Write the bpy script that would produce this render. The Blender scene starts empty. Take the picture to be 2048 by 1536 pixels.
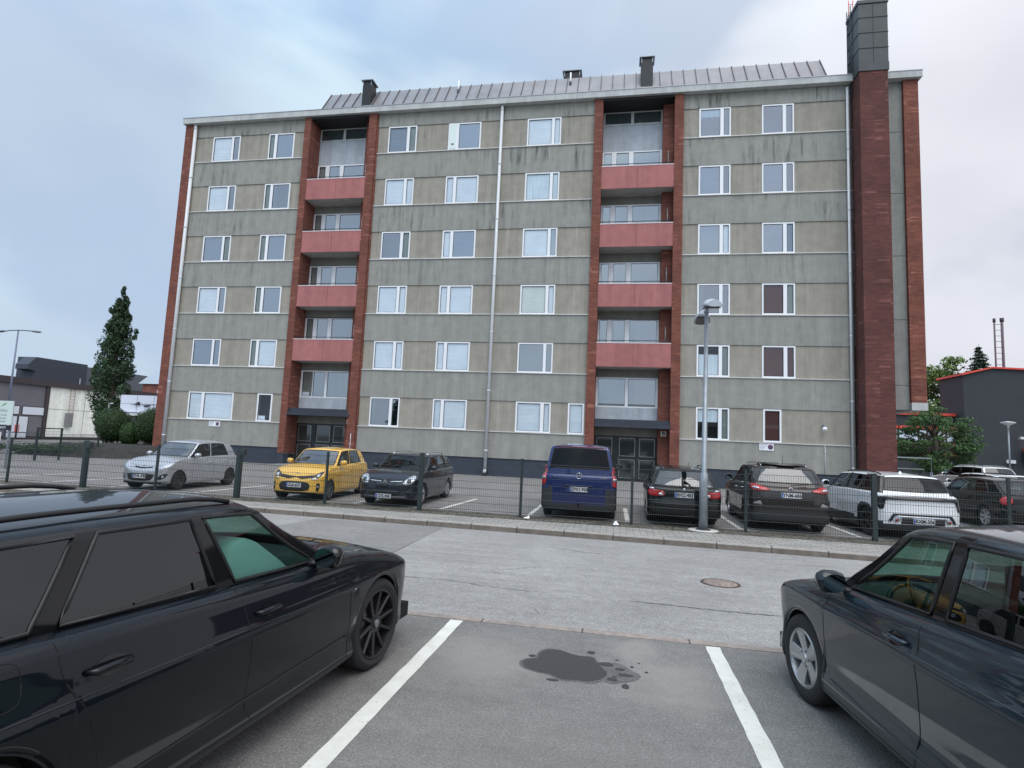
import bpy, bmesh, math, random
from math import sin, cos, pi, radians, sqrt, floor
from mathutils import Vector, Matrix
from mathutils.bvhtree import BVHTree

random.seed(7)
SC = bpy.context.scene
COL = SC.collection

# ------------------------------------------------------------------ camera
cam_d = bpy.data.cameras.new('camera')
cam = bpy.data.objects.new('camera', cam_d)
COL.objects.link(cam)
cam_d.sensor_width = 36.0
cam_d.lens = 36.0 * 1144.49 / 2048.0
cam_d.clip_start = 0.05
cam_d.clip_end = 3000.0
_y, _p, _r = 0.182368, 0.101743, 0.044374
_f = Vector((-sin(_y) * cos(_p), cos(_y) * cos(_p), sin(_p)))
_rt = Vector((cos(_y), sin(_y), 0))
_up = _rt.cross(_f)
_R = _rt * cos(_r) + _up * sin(_r)
_U = _up * cos(_r) - _rt * sin(_r)
cam.matrix_world = Matrix(((_R.x, _U.x, -_f.x, 0.0), (_R.y, _U.y, -_f.y, -29.541), (_R.z, _U.z, -_f.z, 1.792), (0, 0, 0, 1)))
SC.camera = cam

# ------------------------------------------------------------------ world, sun, exposure
SUN_EL, SUN_AZ = radians(60), radians(160)       # azimuth clockwise from +Y (behind the camera)
world = bpy.data.worlds.new('World')
SC.world = world
world.use_nodes = True
wn = world.node_tree
wn.nodes.clear()
def WN(t, **k):
    n = wn.nodes.new(t)
    for a, b in k.items():
        setattr(n, a, b)
    return n
wl = wn.links.new
out = WN('ShaderNodeOutputWorld'); bg = WN('ShaderNodeBackground')
bg.inputs['Strength'].default_value = 0.10
sky = WN('ShaderNodeTexSky', sky_type='NISHITA', sun_disc=False, sun_elevation=SUN_EL, sun_rotation=SUN_AZ)
sky.air_density = 1.0; sky.dust_density = 1.5; sky.ozone_density = 2.0
tc = WN('ShaderNodeTexCoord')
sep = WN('ShaderNodeSeparateXYZ'); wl(tc.outputs['Generated'], sep.inputs[0])
# project the view direction on a cloud layer so clouds flatten towards the horizon
ab = WN('ShaderNodeMath', operation='MAXIMUM'); wl(sep.outputs['Z'], ab.inputs[0]); ab.inputs[1].default_value = 0.0
ad = WN('ShaderNodeMath', operation='ADD'); wl(ab.outputs[0], ad.inputs[0]); ad.inputs[1].default_value = 0.22
dx = WN('ShaderNodeMath', operation='DIVIDE'); wl(sep.outputs['X'], dx.inputs[0]); wl(ad.outputs[0], dx.inputs[1])
dy = WN('ShaderNodeMath', operation='DIVIDE'); wl(sep.outputs['Y'], dy.inputs[0]); wl(ad.outputs[0], dy.inputs[1])
cb = WN('ShaderNodeCombineXYZ'); wl(dx.outputs[0], cb.inputs[0]); wl(dy.outputs[0], cb.inputs[1]); cb.inputs[2].default_value = 3.7
n1 = WN('ShaderNodeTexNoise'); wl(cb.outputs[0], n1.inputs['Vector'])
n1.inputs['Scale'].default_value = 1.9; n1.inputs['Detail'].default_value = 5.0; n1.inputs['Roughness'].default_value = 0.46; n1.inputs['Distortion'].default_value = 0.25
mp = WN('ShaderNodeMapping'); wl(tc.outputs['Generated'], mp.inputs[0]); mp.inputs['Scale'].default_value = (1.0, 1.0, 1.9); mp.inputs['Location'].default_value = (0.35, 0.9, 0.1)
wl(mp.outputs[0], n1.inputs['Vector'])
r1 = WN('ShaderNodeValToRGB'); wl(n1.outputs['Fac'], r1.inputs[0])
r1.color_ramp.interpolation = 'EASE'
r1.color_ramp.elements[0].position = 0.42; r1.color_ramp.elements[1].position = 0.58
n2 = WN('ShaderNodeTexNoise'); wl(cb.outputs[0], n2.inputs['Vector'])
n2.inputs['Scale'].default_value = 1.3; n2.inputs['Detail'].default_value = 4.0; n2.inputs['Roughness'].default_value = 0.5
mp2 = WN('ShaderNodeMapping'); wl(tc.outputs['Generated'], mp2.inputs[0]); mp2.inputs['Scale'].default_value = (1.0, 1.0, 1.6); mp2.inputs['Location'].default_value = (3.3, 1.2, 2.0)
wl(mp2.outputs[0], n2.inputs['Vector'])
r2 = WN('ShaderNodeValToRGB'); wl(n2.outputs['Fac'], r2.inputs[0])
r2.color_ramp.elements[0].position = 0.40; r2.color_ramp.elements[1].position = 0.62
# how far to the right of the view a direction lies (the pale side of the sky)
rt = WN('ShaderNodeVectorMath', operation='DOT_PRODUCT'); wl(tc.outputs['Generated'], rt.inputs[0]); rt.inputs[1].default_value = (0.98, 0.18, 0.05)
rr = WN('ShaderNodeMapRange'); wl(rt.outputs['Value'], rr.inputs[0]); rr.inputs[1].default_value = -0.25; rr.inputs[2].default_value = 0.55
SB = 10.0
def mixc(a, b, fac, c1=None, c2=None, mode='MIX'):
    m = WN('ShaderNodeMix', data_type='RGBA', blend_type=mode)
    if hasattr(fac, 'is_output'): wl(fac, m.inputs[0])
    else: m.inputs[0].default_value = fac
    for i, s in ((6, a), (7, b)):
        if hasattr(s, 'is_output'): wl(s, m.inputs[i])
        else: m.inputs[i].default_value = (s[0] * SB, s[1] * SB, s[2] * SB, 1)
    return m.outputs[2]
blue = mixc((0.37, 0.53, 0.73), (0.54, 0.59, 0.68), rr.outputs[0])
white = mixc((0.64, 0.79, 0.89), (0.84, 0.85, 0.89), rr.outputs[0])
grey = mixc((0.44, 0.53, 0.67), (0.56, 0.56, 0.63), rr.outputs[0])
c1 = mixc(blue, white, r1.outputs[0])
mg = WN('ShaderNodeMath', operation='MULTIPLY'); wl(r2.outputs[0], mg.inputs[0]); mg.inputs[1].default_value = 0.8
c2 = mixc(c1, grey, mg.outputs[0])
# clouds cover most of the sky; a little of the physical sky shows through
c3 = mixc(c2, sky.outputs[0], 0.10)
# paler, brighter cloud behind the camera and overhead (where the evening light comes from)
bk = WN('ShaderNodeVectorMath', operation='DOT_PRODUCT'); wl(tc.outputs['Generated'], bk.inputs[0]); bk.inputs[1].default_value = (0.05, -0.50, 0.86)
br = WN('ShaderNodeMapRange'); wl(bk.outputs['Value'], br.inputs[0]); br.inputs[1].default_value = 0.05; br.inputs[2].default_value = 0.95; br.inputs[3].default_value = 0.0; br.inputs[4].default_value = 1.0
vm = WN('ShaderNodeVectorMath', operation='SCALE'); wl(c3, vm.inputs[0])
sc_ = WN('ShaderNodeMath', operation='MULTIPLY_ADD'); wl(br.outputs[0], sc_.inputs[0]); sc_.inputs[1].default_value = 0.85; sc_.inputs[2].default_value = 1.0
wl(sc_.outputs[0], vm.inputs['Scale'])
wl(vm.outputs[0], bg.inputs['Color']); wl(bg.outputs[0], out.inputs[0])

sun_d = bpy.data.lights.new('sun', 'SUN'); sun_d.energy = 1.5; sun_d.angle = radians(50); sun_d.color = (1.0, 0.95, 0.88)
sun = bpy.data.objects.new('sun', sun_d); COL.objects.link(sun)
sd = Vector((sin(SUN_AZ) * cos(SUN_EL), cos(SUN_AZ) * cos(SUN_EL), sin(SUN_EL)))
sun.rotation_euler = sd.to_track_quat('Z', 'Y').to_euler()
SC.view_settings.view_transform = 'Standard'
SC.view_settings.look = 'None'
SC.view_settings.exposure = 0.24
SC.view_settings.gamma = 1.0

# ------------------------------------------------------------------ materials
MATS = {}
def mat(name, col=(0.5, 0.5, 0.5), rough=0.6, metal=0.0, coat=0.0, spec=0.5, emit=None, var=0.0, vscale=8.0, bump=0.0, bscale=60.0):
    if name in MATS: return MATS[name]
    m = bpy.data.materials.new(name); m.use_nodes = True
    nt = m.node_tree; b = nt.nodes['Principled BSDF']
    b.inputs['Base Color'].default_value = (*col, 1); b.inputs['Roughness'].default_value = rough
    b.inputs['Metallic'].default_value = metal; b.inputs['Coat Weight'].default_value = coat
    b.inputs['Coat Roughness'].default_value = 0.03; b.inputs['Specular IOR Level'].default_value = spec
    if emit:
        b.inputs['Emission Color'].default_value = (*emit[:3], 1); b.inputs['Emission Strength'].default_value = emit[3]
    if var or bump:
        t = nt.nodes.new('ShaderNodeTexCoord'); n = nt.nodes.new('ShaderNodeTexNoise')
        nt.links.new(t.outputs['Object'], n.inputs['Vector']); n.inputs['Scale'].default_value = vscale; n.inputs['Detail'].default_value = 5
        if var:
            r = nt.nodes.new('ShaderNodeMapRange'); nt.links.new(n.outputs['Fac'], r.inputs[0]); r.inputs[1].default_value = 0.3; r.inputs[2].default_value = 0.7
            r.inputs[3].default_value = 1 - var; r.inputs[4].default_value = 1 + var
            v = nt.nodes.new('ShaderNodeVectorMath'); v.operation = 'SCALE'; v.inputs[0].default_value = col
            nt.links.new(r.outputs[0], v.inputs['Scale']); nt.links.new(v.outputs[0], b.inputs['Base Color'])
        if bump:
            n2_ = nt.nodes.new('ShaderNodeTexNoise'); nt.links.new(t.outputs['Object'], n2_.inputs['Vector']); n2_.inputs['Scale'].default_value = bscale; n2_.inputs['Detail'].default_value = 3
            bb = nt.nodes.new('ShaderNodeBump'); bb.inputs['Strength'].default_value = bump; bb.inputs['Distance'].default_value = 0.01
            nt.links.new(n2_.outputs['Fac'], bb.inputs['Height']); nt.links.new(bb.outputs[0], b.inputs['Normal'])
    MATS[name] = m
    return m

class NB:
    """small node-graph builder on a material"""
    def __init__(s, name):
        s.m = bpy.data.materials.new(name); s.m.use_nodes = True; s.nt = s.m.node_tree
        s.b = s.nt.nodes['Principled BSDF']; MATS[name] = s.m
        s.tc = s.nt.nodes.new('ShaderNodeTexCoord')
    def n(s, t, _in=None, **k):
        x = s.nt.nodes.new(t)
        for a, b in k.items(): setattr(x, a, b)
        for a, b in (_in or {}).items():
            if hasattr(b, 'is_output'): s.nt.links.new(b, x.inputs[a])
            else: x.inputs[a].default_value = b
        return x
    def link(s, a, b): s.nt.links.new(a, b)
    def obj(s): return s.tc.outputs['Object']
    def mapping(s, vec, scale=(1, 1, 1), loc=(0, 0, 0), rot=(0, 0, 0)):
        return s.n('ShaderNodeMapping', {'Vector': vec, 'Scale': scale, 'Location': loc, 'Rotation': rot}).outputs[0]
    def noise(s, vec, scale, detail=4, rough=0.55, dist=0.0):
        return s.n('ShaderNodeTexNoise', {'Vector': vec, 'Scale': scale, 'Detail': detail, 'Roughness': rough, 'Distortion': dist}).outputs['Fac']
    def ramp(s, fac, stops):
        r = s.n('ShaderNodeValToRGB', {'Fac': fac}); e = r.color_ramp.elements
        while len(e) < len(stops): e.new(0.5)
        for i, (p, c) in enumerate(stops):
            e[i].position = p; e[i].color = (*c, 1) if not isinstance(c, (int, float)) else (c, c, c, 1)
        return r.outputs[0]
    def rng(s, v, a, b, c=0.0, d=1.0):
        return s.n('ShaderNodeMapRange', {0: v, 1: a, 2: b, 3: c, 4: d}).outputs[0]
    def mix(s, f, a, b, mode='MIX'):
        x = s.n('ShaderNodeMix', data_type='RGBA', blend_type=mode)
        for i, v in ((0, f), (6, a), (7, b)):
            if hasattr(v, 'is_output'): s.link(v, x.inputs[i])
            elif i == 0: x.inputs[0].default_value = v
            else: x.inputs[i].default_value = (*v, 1)
        return x.outputs[2]
    def math(s, op, a, b=0.0):
        x = s.n('ShaderNodeMath', operation=op)
        for i, v in ((0, a), (1, b)):
            if hasattr(v, 'is_output'): s.link(v, x.inputs[i])
            else: x.inputs[i].default_value = v
        return x.outputs[0]
    def out(s, col=None, rough=None, bump=None, bstr=0.3, bdist=0.01, metal=None, spec=None):
        if col is not None:
            if hasattr(col, 'is_output'): s.link(col, s.b.inputs['Base Color'])
            else: s.b.inputs['Base Color'].default_value = (*col, 1)
        for key, v in (('Roughness', rough), ('Metallic', metal), ('Specular IOR Level', spec)):
            if v is not None:
                if hasattr(v, 'is_output'): s.link(v, s.b.inputs[key])
                else: s.b.inputs[key].default_value = v
        if bump is not None:
            bb = s.n('ShaderNodeBump', {'Height': bump, 'Strength': bstr, 'Distance': bdist}); s.link(bb.outputs[0], s.b.inputs['Normal'])
        return s.m

def m_asphalt(name, base, spots=False, tint=(1.02, 1.0, 0.955)):
    g = NB(name); o = g.obj()
    fine = g.noise(o, 60, 4, 0.8); mid = g.noise(o, 9, 5, 0.6); big = g.noise(o, 0.55, 5, 0.6)
    vor = g.n('ShaderNodeTexVoronoi', {'Vector': o, 'Scale': 75.0}).outputs['Distance']
    k = g.math('MULTIPLY', g.rng(fine, 0.32, 0.68, 0.55, 1.5), g.rng(mid, 0.3, 0.7, 0.88, 1.12))
    k = g.math('MULTIPLY', k, g.rng(big, 0.3, 0.7, 0.84, 1.15))
    k = g.math('MULTIPLY', k, g.rng(vor, 0.05, 0.5, 1.25, 0.86))
    # streaks along the traffic direction
    st = g.noise(g.mapping(o, (0.35, 5.0, 1)), 1.0, 4, 0.6)
    k = g.math('MULTIPLY', k, g.rng(st, 0.35, 0.65, 0.93, 1.06))
    c = g.n('ShaderNodeVectorMath', {0: (base * tint[0], base * tint[1], base * tint[2]), 'Scale': k}, operation='SCALE').outputs[0]
    # fine cracks
    cr = g.n('ShaderNodeTexVoronoi', {'Vector': g.n('ShaderNodeVectorMath', {0: o, 1: g.n('ShaderNodeVectorMath', {0: g.n('ShaderNodeTexNoise', {'Vector': o, 'Scale': 1.6, 'Detail': 4.0}).outputs['Color'], 'Scale': 0.5}, operation='SCALE').outputs[0]}, operation='ADD').outputs[0], 'Scale': 0.2}, feature='DISTANCE_TO_EDGE').outputs['Distance']
    gate = g.rng(g.noise(o, 0.5, 2), 0.5, 0.62)
    cm = g.math('MULTIPLY', g.rng(cr, 0.0, 0.004, 0.40, 0.0), gate)
    c = g.mix(cm, c, (0.02, 0.02, 0.02))
    # pale grit / white stone specks
    sp = g.n('ShaderNodeTexVoronoi', {'Vector': o, 'Scale': 38.0}); 
    spm = g.math('MULTIPLY', g.rng(sp.outputs['Distance'], 0.10, 0.16, 1, 0), g.rng(g.n('ShaderNodeSeparateColor', {0: sp.outputs['Color']}).outputs[0], 0.93, 0.95))
    c = g.mix(g.math('MULTIPLY', spm, 0.55), c, (0.34, 0.33, 0.32))
    if spots:
        for (x, y, r, a) in spots:
            d = g.n('ShaderNodeVectorMath', {0: o, 1: (x, y, 0)}, operation='DISTANCE').outputs['Value']
            d = g.math('ADD', d, g.math('MULTIPLY', g.math('SUBTRACT', g.noise(o, 2.6, 5, 0.65), 0.5), 0.85))
            c = g.mix(g.math('MULTIPLY', g.rng(d, r * 0.25, r, 1, 0), a), c, (0.30, 0.29, 0.265))
    h = g.math('ADD', g.math('MULTIPLY', fine, 1.0), g.math('MULTIPLY', vor, 0.8))
    return g.out(c, g.rng(mid, 0.3, 0.7, 0.78, 0.95), h, 0.55, 0.006)

def wallvec(g, sx=1.0, sz=1.0):
    """(x+y, z) of the object position: a 2D frame that works on walls facing any axis"""
    s = g.n('ShaderNodeSeparateXYZ', {0: g.obj()})
    return g.n('ShaderNodeCombineXYZ', {0: g.math('MULTIPLY', g.math('ADD', s.outputs[0], s.outputs[1]), sx), 1: g.math('MULTIPLY', s.outputs[2], sz), 2: 0.0}).outputs[0], s

def m_brick(name, c1, c2, mortar, pale=0.10):
    g = NB(name); v, s = wallvec(g)
    bt = g.n('ShaderNodeTexBrick', {'Vector': v, 'Color1': (*c1, 1), 'Color2': (*c2, 1), 'Mortar': (*mortar, 1), 'Scale': 1.0, 'Mortar Size': 0.008, 'Mortar Smooth': 0.2, 'Bias': -0.2, 'Brick Width': 0.27, 'Row Height': 0.085})
    # clusters of paler, worn bricks
    cell = g.n('ShaderNodeTexWhiteNoise', {'Vector': g.n('ShaderNodeVectorMath', {0: g.n('ShaderNodeCombineXYZ', {0: g.math('DIVIDE', g.n('ShaderNodeSeparateXYZ', {0: v}).outputs[0], 0.54), 1: g.math('DIVIDE', g.n('ShaderNodeSeparateXYZ', {0: v}).outputs[1], 0.085), 2: 0.0}).outputs[0]}, operation='FLOOR').outputs[0]}, noise_dimensions='3D').outputs['Value']
    cl = g.noise(g.obj(), 1.1, 4)
    f = g.math('MULTIPLY', g.rng(cell, 0.84, 0.90), g.rng(cl, 0.48, 0.66, 0.05, 0.55))
    c = g.mix(f, bt.outputs['Color'], (c1[0] * 1.7 + pale, c1[1] * 2.1 + pale * 0.5, c1[2] * 2.2 + pale * 0.4))
    var = g.rng(g.noise(g.obj(), 0.7, 4), 0.3, 0.7, 0.78, 1.22)
    c = g.n('ShaderNodeVectorMath', {0: c, 'Scale': var}, operation='SCALE').outputs[0]
    return g.out(c, 0.9, g.math('SUBTRACT', 1.0, bt.outputs['Fac']), 0.5, 0.01)

def m_concrete(name, base, streak=0.0, grain=0.12):
    g = NB(name); o = g.obj()
    fine = g.noise(o, 22, 5, 0.7); mid = g.noise(o, 2.2, 5, 0.6)
    k = g.math('MULTIPLY', g.rng(fine, 0.3, 0.7, 1 - grain, 1 + grain), g.rng(mid, 0.3, 0.7, 0.90, 1.09))
    st = g.noise(g.mapping(o, (2.4, 2.4, 0.22)), 1.0, 5, 0.62)
    k = g.math('MULTIPLY', k, g.rng(st, 0.34, 0.62, 0.90, 1.07))
    st2 = g.noise(g.mapping(o, (7.5, 7.5, 0.16), (5, 3, 0)), 1.0, 2, 0.5)
    k = g.math('MULTIPLY', k, g.rng(st2, 0.60, 0.72, 1.0, 1.12))
    c = g.n('ShaderNodeVectorMath', {0: base, 'Scale': k}, operation='SCALE').outputs[0]
    if streak:
        # mould runs: vertical, clustered, stronger on the top storeys
        s = g.n('ShaderNodeSeparateXYZ', {0: o})
        run = g.noise(g.mapping(o, (4.2, 4.2, 0.42), (2.1, 0, 1.3)), 1.0, 5, 0.62)
        cl = g.noise(g.mapping(o, (0.35, 0.35, 0.6), (7, 1, 0)), 1.0, 3)
        hi = g.rng(s.outputs[2], 6.0, 17.0, 0.12, 1.0)
        f = g.math('MULTIPLY', g.math('MULTIPLY', g.rng(run, 0.50, 0.66), g.rng(cl, 0.42, 0.62)), g.math('MULTIPLY', hi, streak * 0.95))
        c = g.mix(f, c, (0.10, 0.103, 0.098))
    return g.out(c, 0.93, g.math('ADD', fine, mid), 0.25, 0.01)

M_NEAR = m_asphalt('near_lot_asphalt', 0.185, spots=[(-1.05, -24.72, 0.80, 0.55), (0.22, -24.05, 0.34, 0.6), (0.46, -24.75, 0.62, 0.55), (-0.2, -26.6, 1.8, 0.25)])
M_ROAD = m_asphalt('road_asphalt', 0.30)
M_PATCH = m_asphalt('patch_asphalt', 0.235)
M_FAR = m_asphalt('far_lot_asphalt', 0.225, tint=(1.05, 1.0, 0.97))
M_BRICK = m_brick('red_brick', (0.215, 0.070, 0.046), (0.140, 0.042, 0.030), (0.10, 0.055, 0.045))
M_BRICKD = m_brick('dark_red_brick', (0.130, 0.042, 0.034), (0.086, 0.029, 0.025), (0.07, 0.035, 0.032))
M_BRICKF = m_brick('far_brick', (0.26, 0.085, 0.06), (0.20, 0.06, 0.045), (0.16, 0.1, 0.085))
M_SPAN = m_concrete('spandrel_concrete', (0.283, 0.282, 0.257), streak=1.15)
M_BAND = m_concrete('window_band_concrete', (0.308, 0.288, 0.244), streak=0.5)
M_SOFFIT = m_concrete('soffit_concrete', (0.42, 0.42, 0.41))
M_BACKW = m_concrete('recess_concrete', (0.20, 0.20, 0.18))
M_FASCIA = m_concrete('fascia_sheet', (0.46, 0.48, 0.47), grain=0.03)
M_PLINTH = mat('plinth_blue_grey', (0.036, 0.047, 0.068), 0.75, var=0.12, vscale=3)
M_WHITE = mat('white_frame', (0.80, 0.82, 0.84), 0.35)
M_SILL = mat('sill_sheet', (0.62, 0.62, 0.60), 0.4, var=0.1, vscale=2)
M_PIPE = mat('downpipe_grey', (0.62, 0.64, 0.66), 0.35, var=0.06)
M_BALC = m_concrete('balcony_render', (0.37, 0.145, 0.138), grain=0.07)
M_RAIL = mat('balcony_rail', (0.06, 0.07, 0.08), 0.4, 0.6)
M_PANEL = m_concrete('recess_panel', (0.42, 0.46, 0.50), grain=0.04)
M_CANOPY = mat('canopy_steel', (0.032, 0.038, 0.052), 0.5, var=0.15, vscale=4)
M_BLACK = mat('black', (0.012, 0.012, 0.014), 0.6)
M_DOOR = mat('door_dark', (0.012, 0.017, 0.020), 0.4)
M_DTRIM = mat('door_trim_aluminium', (0.30, 0.30, 0.29), 0.4, 0.5)
M_CAPM = mat('chimney_sheet', (0.034, 0.042, 0.047), 0.45, 0.1, var=0.2, vscale=2)
M_VENT = mat('roof_vent_sheet', (0.02, 0.021, 0.024), 0.5, 0.3)
M_GALV = mat('galvanised', (0.27, 0.30, 0.325), 0.45, 0.55, var=0.12, vscale=10)
M_FENCE = mat('fence_green_grey', (0.022, 0.034, 0.036), 0.45)
M_SIGNW = mat('sign_white', (0.80, 0.82, 0.86), 0.4)
M_SIGNT = mat('sign_text_grey', (0.18, 0.18, 0.22), 0.5)
M_RED = mat('red_trim', (0.62, 0.07, 0.045), 0.5)
M_DGREY = mat('dark_grey_cladding', (0.028, 0.033, 0.041), 0.7, var=0.12, vscale=0.8)
def m_roof():
    g = NB('roof_metal'); n = g.noise(g.obj(), 0.9, 5); n2_ = g.noise(g.mapping(g.obj(), (3, .4, .4)), 1.5, 4)
    c = g.mix(g.rng(n, 0.3, 0.7), (0.20, 0.195, 0.205), (0.27, 0.27, 0.285))
    c = g.mix(g.rng(n2_, 0.45, 0.8, 0, 0.35), c, (0.33, 0.30, 0.31))
    return g.out(c, 0.42, metal=0.35)
M_ROOF = m_roof()
def m_paver():
    g = NB('sidewalk_pavers'); o = g.obj()
    bt = g.n('ShaderNodeTexBrick', {'Vector': g.mapping(o, (1, 1, 1)), 'Color1': (0.34, 0.325, 0.295, 1), 'Color2': (0.27, 0.262, 0.243, 1), 'Mortar': (0.05, 0.048, 0.042, 1), 'Scale': 1.0, 'Mortar Size': 0.007, 'Mortar Smooth': 0.3, 'Brick Width': 0.28, 'Row Height': 0.14})
    k = g.math('MULTIPLY', g.rng(g.noise(o, 30, 4), 0.3, 0.7, 0.85, 1.15), g.rng(g.noise(o, 1.1, 4), 0.3, 0.7, 0.85, 1.12))
    c = g.n('ShaderNodeVectorMath', {0: bt.outputs['Color'], 'Scale': k}, operation='SCALE').outputs[0]
    return g.out(c, 0.92, g.math('SUBTRACT', 1.0, bt.outputs['Fac']), 0.7, 0.01)
M_PAVER = m_paver()
def m_cobble():
    g = NB('mossy_cobbles'); o = g.obj()
    w = g.n('ShaderNodeVectorMath', {0: o, 1: g.n('ShaderNodeVectorMath', {0: g.n('ShaderNodeTexNoise', {'Vector': o, 'Scale': 5.0, 'Detail': 3.0}).outputs['Color'], 'Scale': 0.12}, operation='SCALE').outputs[0]}, operation='ADD').outputs[0]
    e = g.n('ShaderNodeTexVoronoi', {'Vector': g.mapping(w, (1, 1.3, 1)), 'Scale': 6.5}, feature='DISTANCE_TO_EDGE').outputs['Distance']
    st = g.mix(g.rng(g.noise(o, 12, 4), 0.3, 0.7), (0.125, 0.112, 0.094), (0.19, 0.175, 0.15))
    dirt = g.mix(g.rng(g.noise(o, 3, 4), 0.35, 0.65), (0.028, 0.026, 0.020), (0.050, 0.052, 0.030))
    c = g.mix(g.math('MULTIPLY', g.rng(e, 0.03, 0.12), g.rng(g.noise(o, 1.7, 4), 0.34, 0.52, 0.2, 1)), dirt, st)
    return g.out(c, 0.95, g.math('ADD', g.rng(e, 0, 0.15), g.math('MULTIPLY', g.noise(o, 25, 3), 0.5)), 0.9, 0.02)
M_COBBLE = m_cobble()
def m_kerb():
    g = NB('kerb_stone'); o = g.obj()
    w = g.n('ShaderNodeSeparateXYZ', {0: o})
    s = g.math('FRACT', g.math('DIVIDE', w.outputs[0], 1.0))
    j = g.rng(g.math('ABSOLUTE', g.math('SUBTRACT', s, 0.5)), 0.488, 0.495)
    c = g.mix(g.rng(g.noise(o, 6, 5), 0.3, 0.7), (0.12, 0.10, 0.085), (0.20, 0.175, 0.15))
    top = g.rng(g.n('ShaderNodeSeparateXYZ', {0: g.n('ShaderNodeNewGeometry').outputs['Normal']}).outputs[2], 0.3, 0.7)
    c = g.mix(top, c, g.mix(g.rng(g.noise(o, 15, 4), 0.3, 0.7), (0.27, 0.25, 0.23), (0.38, 0.36, 0.33)))
    c = g.mix(j, c, (0.06, 0.055, 0.05))
    return g.out(c, 0.9, g.noise(o, 60, 4), 0.4, 0.005)
M_KERB = m_kerb()
def m_gutter():
    g = NB('gutter_stone'); o = g.obj(); w = g.n('ShaderNodeSeparateXYZ', {0: o})
    s = g.math('FRACT', g.math('ADD', g.math('DIVIDE', w.outputs[0], 1.0), 0.27))
    j = g.rng(g.math('ABSOLUTE', g.math('SUBTRACT', s, 0.5)), 0.488, 0.496)
    c = g.mix(g.rng(g.noise(o, 14, 5), 0.3, 0.7), (0.24, 0.20, 0.175), (0.36, 0.31, 0.28))
    c = g.mix(g.rng(g.noise(o, 2.3, 4), 0.5, 0.72, 0, 0.7), c, (0.17, 0.16, 0.15))
    return g.out(g.mix(j, c, (0.07, 0.06, 0.055)), 0.9, g.noise(o, 60, 4), 0.4, 0.005)
M_GUTTER = m_gutter()
def m_line(name='lot_line_paint', base=(0.74, 0.74, 0.70)):
    g = NB(name); o = g.obj()
    w = g.math('MULTIPLY', g.rng(g.noise(o, 30, 5, 0.7), 0.60, 0.70), g.rng(g.noise(o, 2.5, 3), 0.35, 0.65, 0.35, 1.0))
    c = g.mix(g.rng(g.noise(o, 6, 4), 0.3, 0.7), base, (base[0] * .84, base[1] * .84, base[2] * .80))
    return g.out(g.mix(w, c, (0.15, 0.15, 0.15)), 0.75, g.noise(o, 90, 3), 0.5, 0.004)
M_LINE = m_line()
def m_wet():
    g = NB('wet_asphalt'); o = g.obj()
    k = g.rng(g.noise(o, 90, 3, .7), 0.3, 0.7, 0.6, 1.4)
    c = g.n('ShaderNodeVectorMath', {0: (0.046, 0.045, 0.045), 'Scale': k}, operation='SCALE').outputs[0]
    return g.out(c, 0.62, g.noise(o, 90, 3), 0.5, 0.005)
M_WET = m_wet()
M_DAMP = m_asphalt('damp_asphalt', 0.115)
M_GROUND = mat('ground_far', (0.075, 0.085, 0.045), 0.95, var=0.3, vscale=0.3)
M_PATHG = m_asphalt('far_path_grey', 0.20)

def m_glass(name, tint, refl=1.0, ior=1.5, rough=0.0, gmax=0.9):
    m = bpy.data.materials.new(name); m.use_nodes = True; nt = m.node_tree
    nt.nodes.remove(nt.nodes['Principled BSDF'])
    o = nt.nodes['Material Output']; tr = nt.nodes.new('ShaderNodeBsdfTransparent'); gl = nt.nodes.new('ShaderNodeBsdfGlossy')
    tr.inputs[0].default_value = (*tint, 1); gl.inputs['Roughness'].default_value = rough; gl.inputs[0].default_value = (0.95, 0.97, 1.0, 1)
    lw = nt.nodes.new('ShaderNodeLayerWeight'); lw.inputs['Blend'].default_value = 0.5     # 'Facing' is the same on both sides of the pane
    pw = nt.nodes.new('ShaderNodeMath'); pw.operation = 'POWER'; pw.inputs[1].default_value = 4.5; nt.links.new(lw.outputs['Facing'], pw.inputs[0])
    f0 = ((ior - 1) / (ior + 1)) ** 2 * refl
    mu = nt.nodes.new('ShaderNodeMapRange'); mu.inputs[3].default_value = f0; mu.inputs[4].default_value = gmax
    mx = nt.nodes.new('ShaderNodeMixShader')
    nt.links.new(pw.outputs[0], mu.inputs[0]); nt.links.new(mu.outputs[0], mx.inputs[0]); nt.links.new(tr.outputs[0], mx.inputs[1]); nt.links.new(gl.outputs[0], mx.inputs[2]); nt.links.new(mx.outputs[0], o.inputs[0])
    MATS[name] = m
    return m
M_WGLASS = m_glass('window_glass', (0.93, 0.97, 0.99), 1.2, 1.6)
M_WGLASS2 = m_glass('window_glass_coated', (0.55, 0.66, 0.72), 2.5, 2.0)
M_CGLASS = m_glass('car_glass_green', (0.42, 0.60, 0.54), 1.0, 1.5, gmax=.6)
M_CGLASSD = m_glass('car_glass_privacy', (0.030, 0.034, 0.036), 1.5, 1.6)
M_CGLASSM = m_glass('car_glass_dark', (0.22, 0.29, 0.28), 2.0, 1.55)

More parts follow.
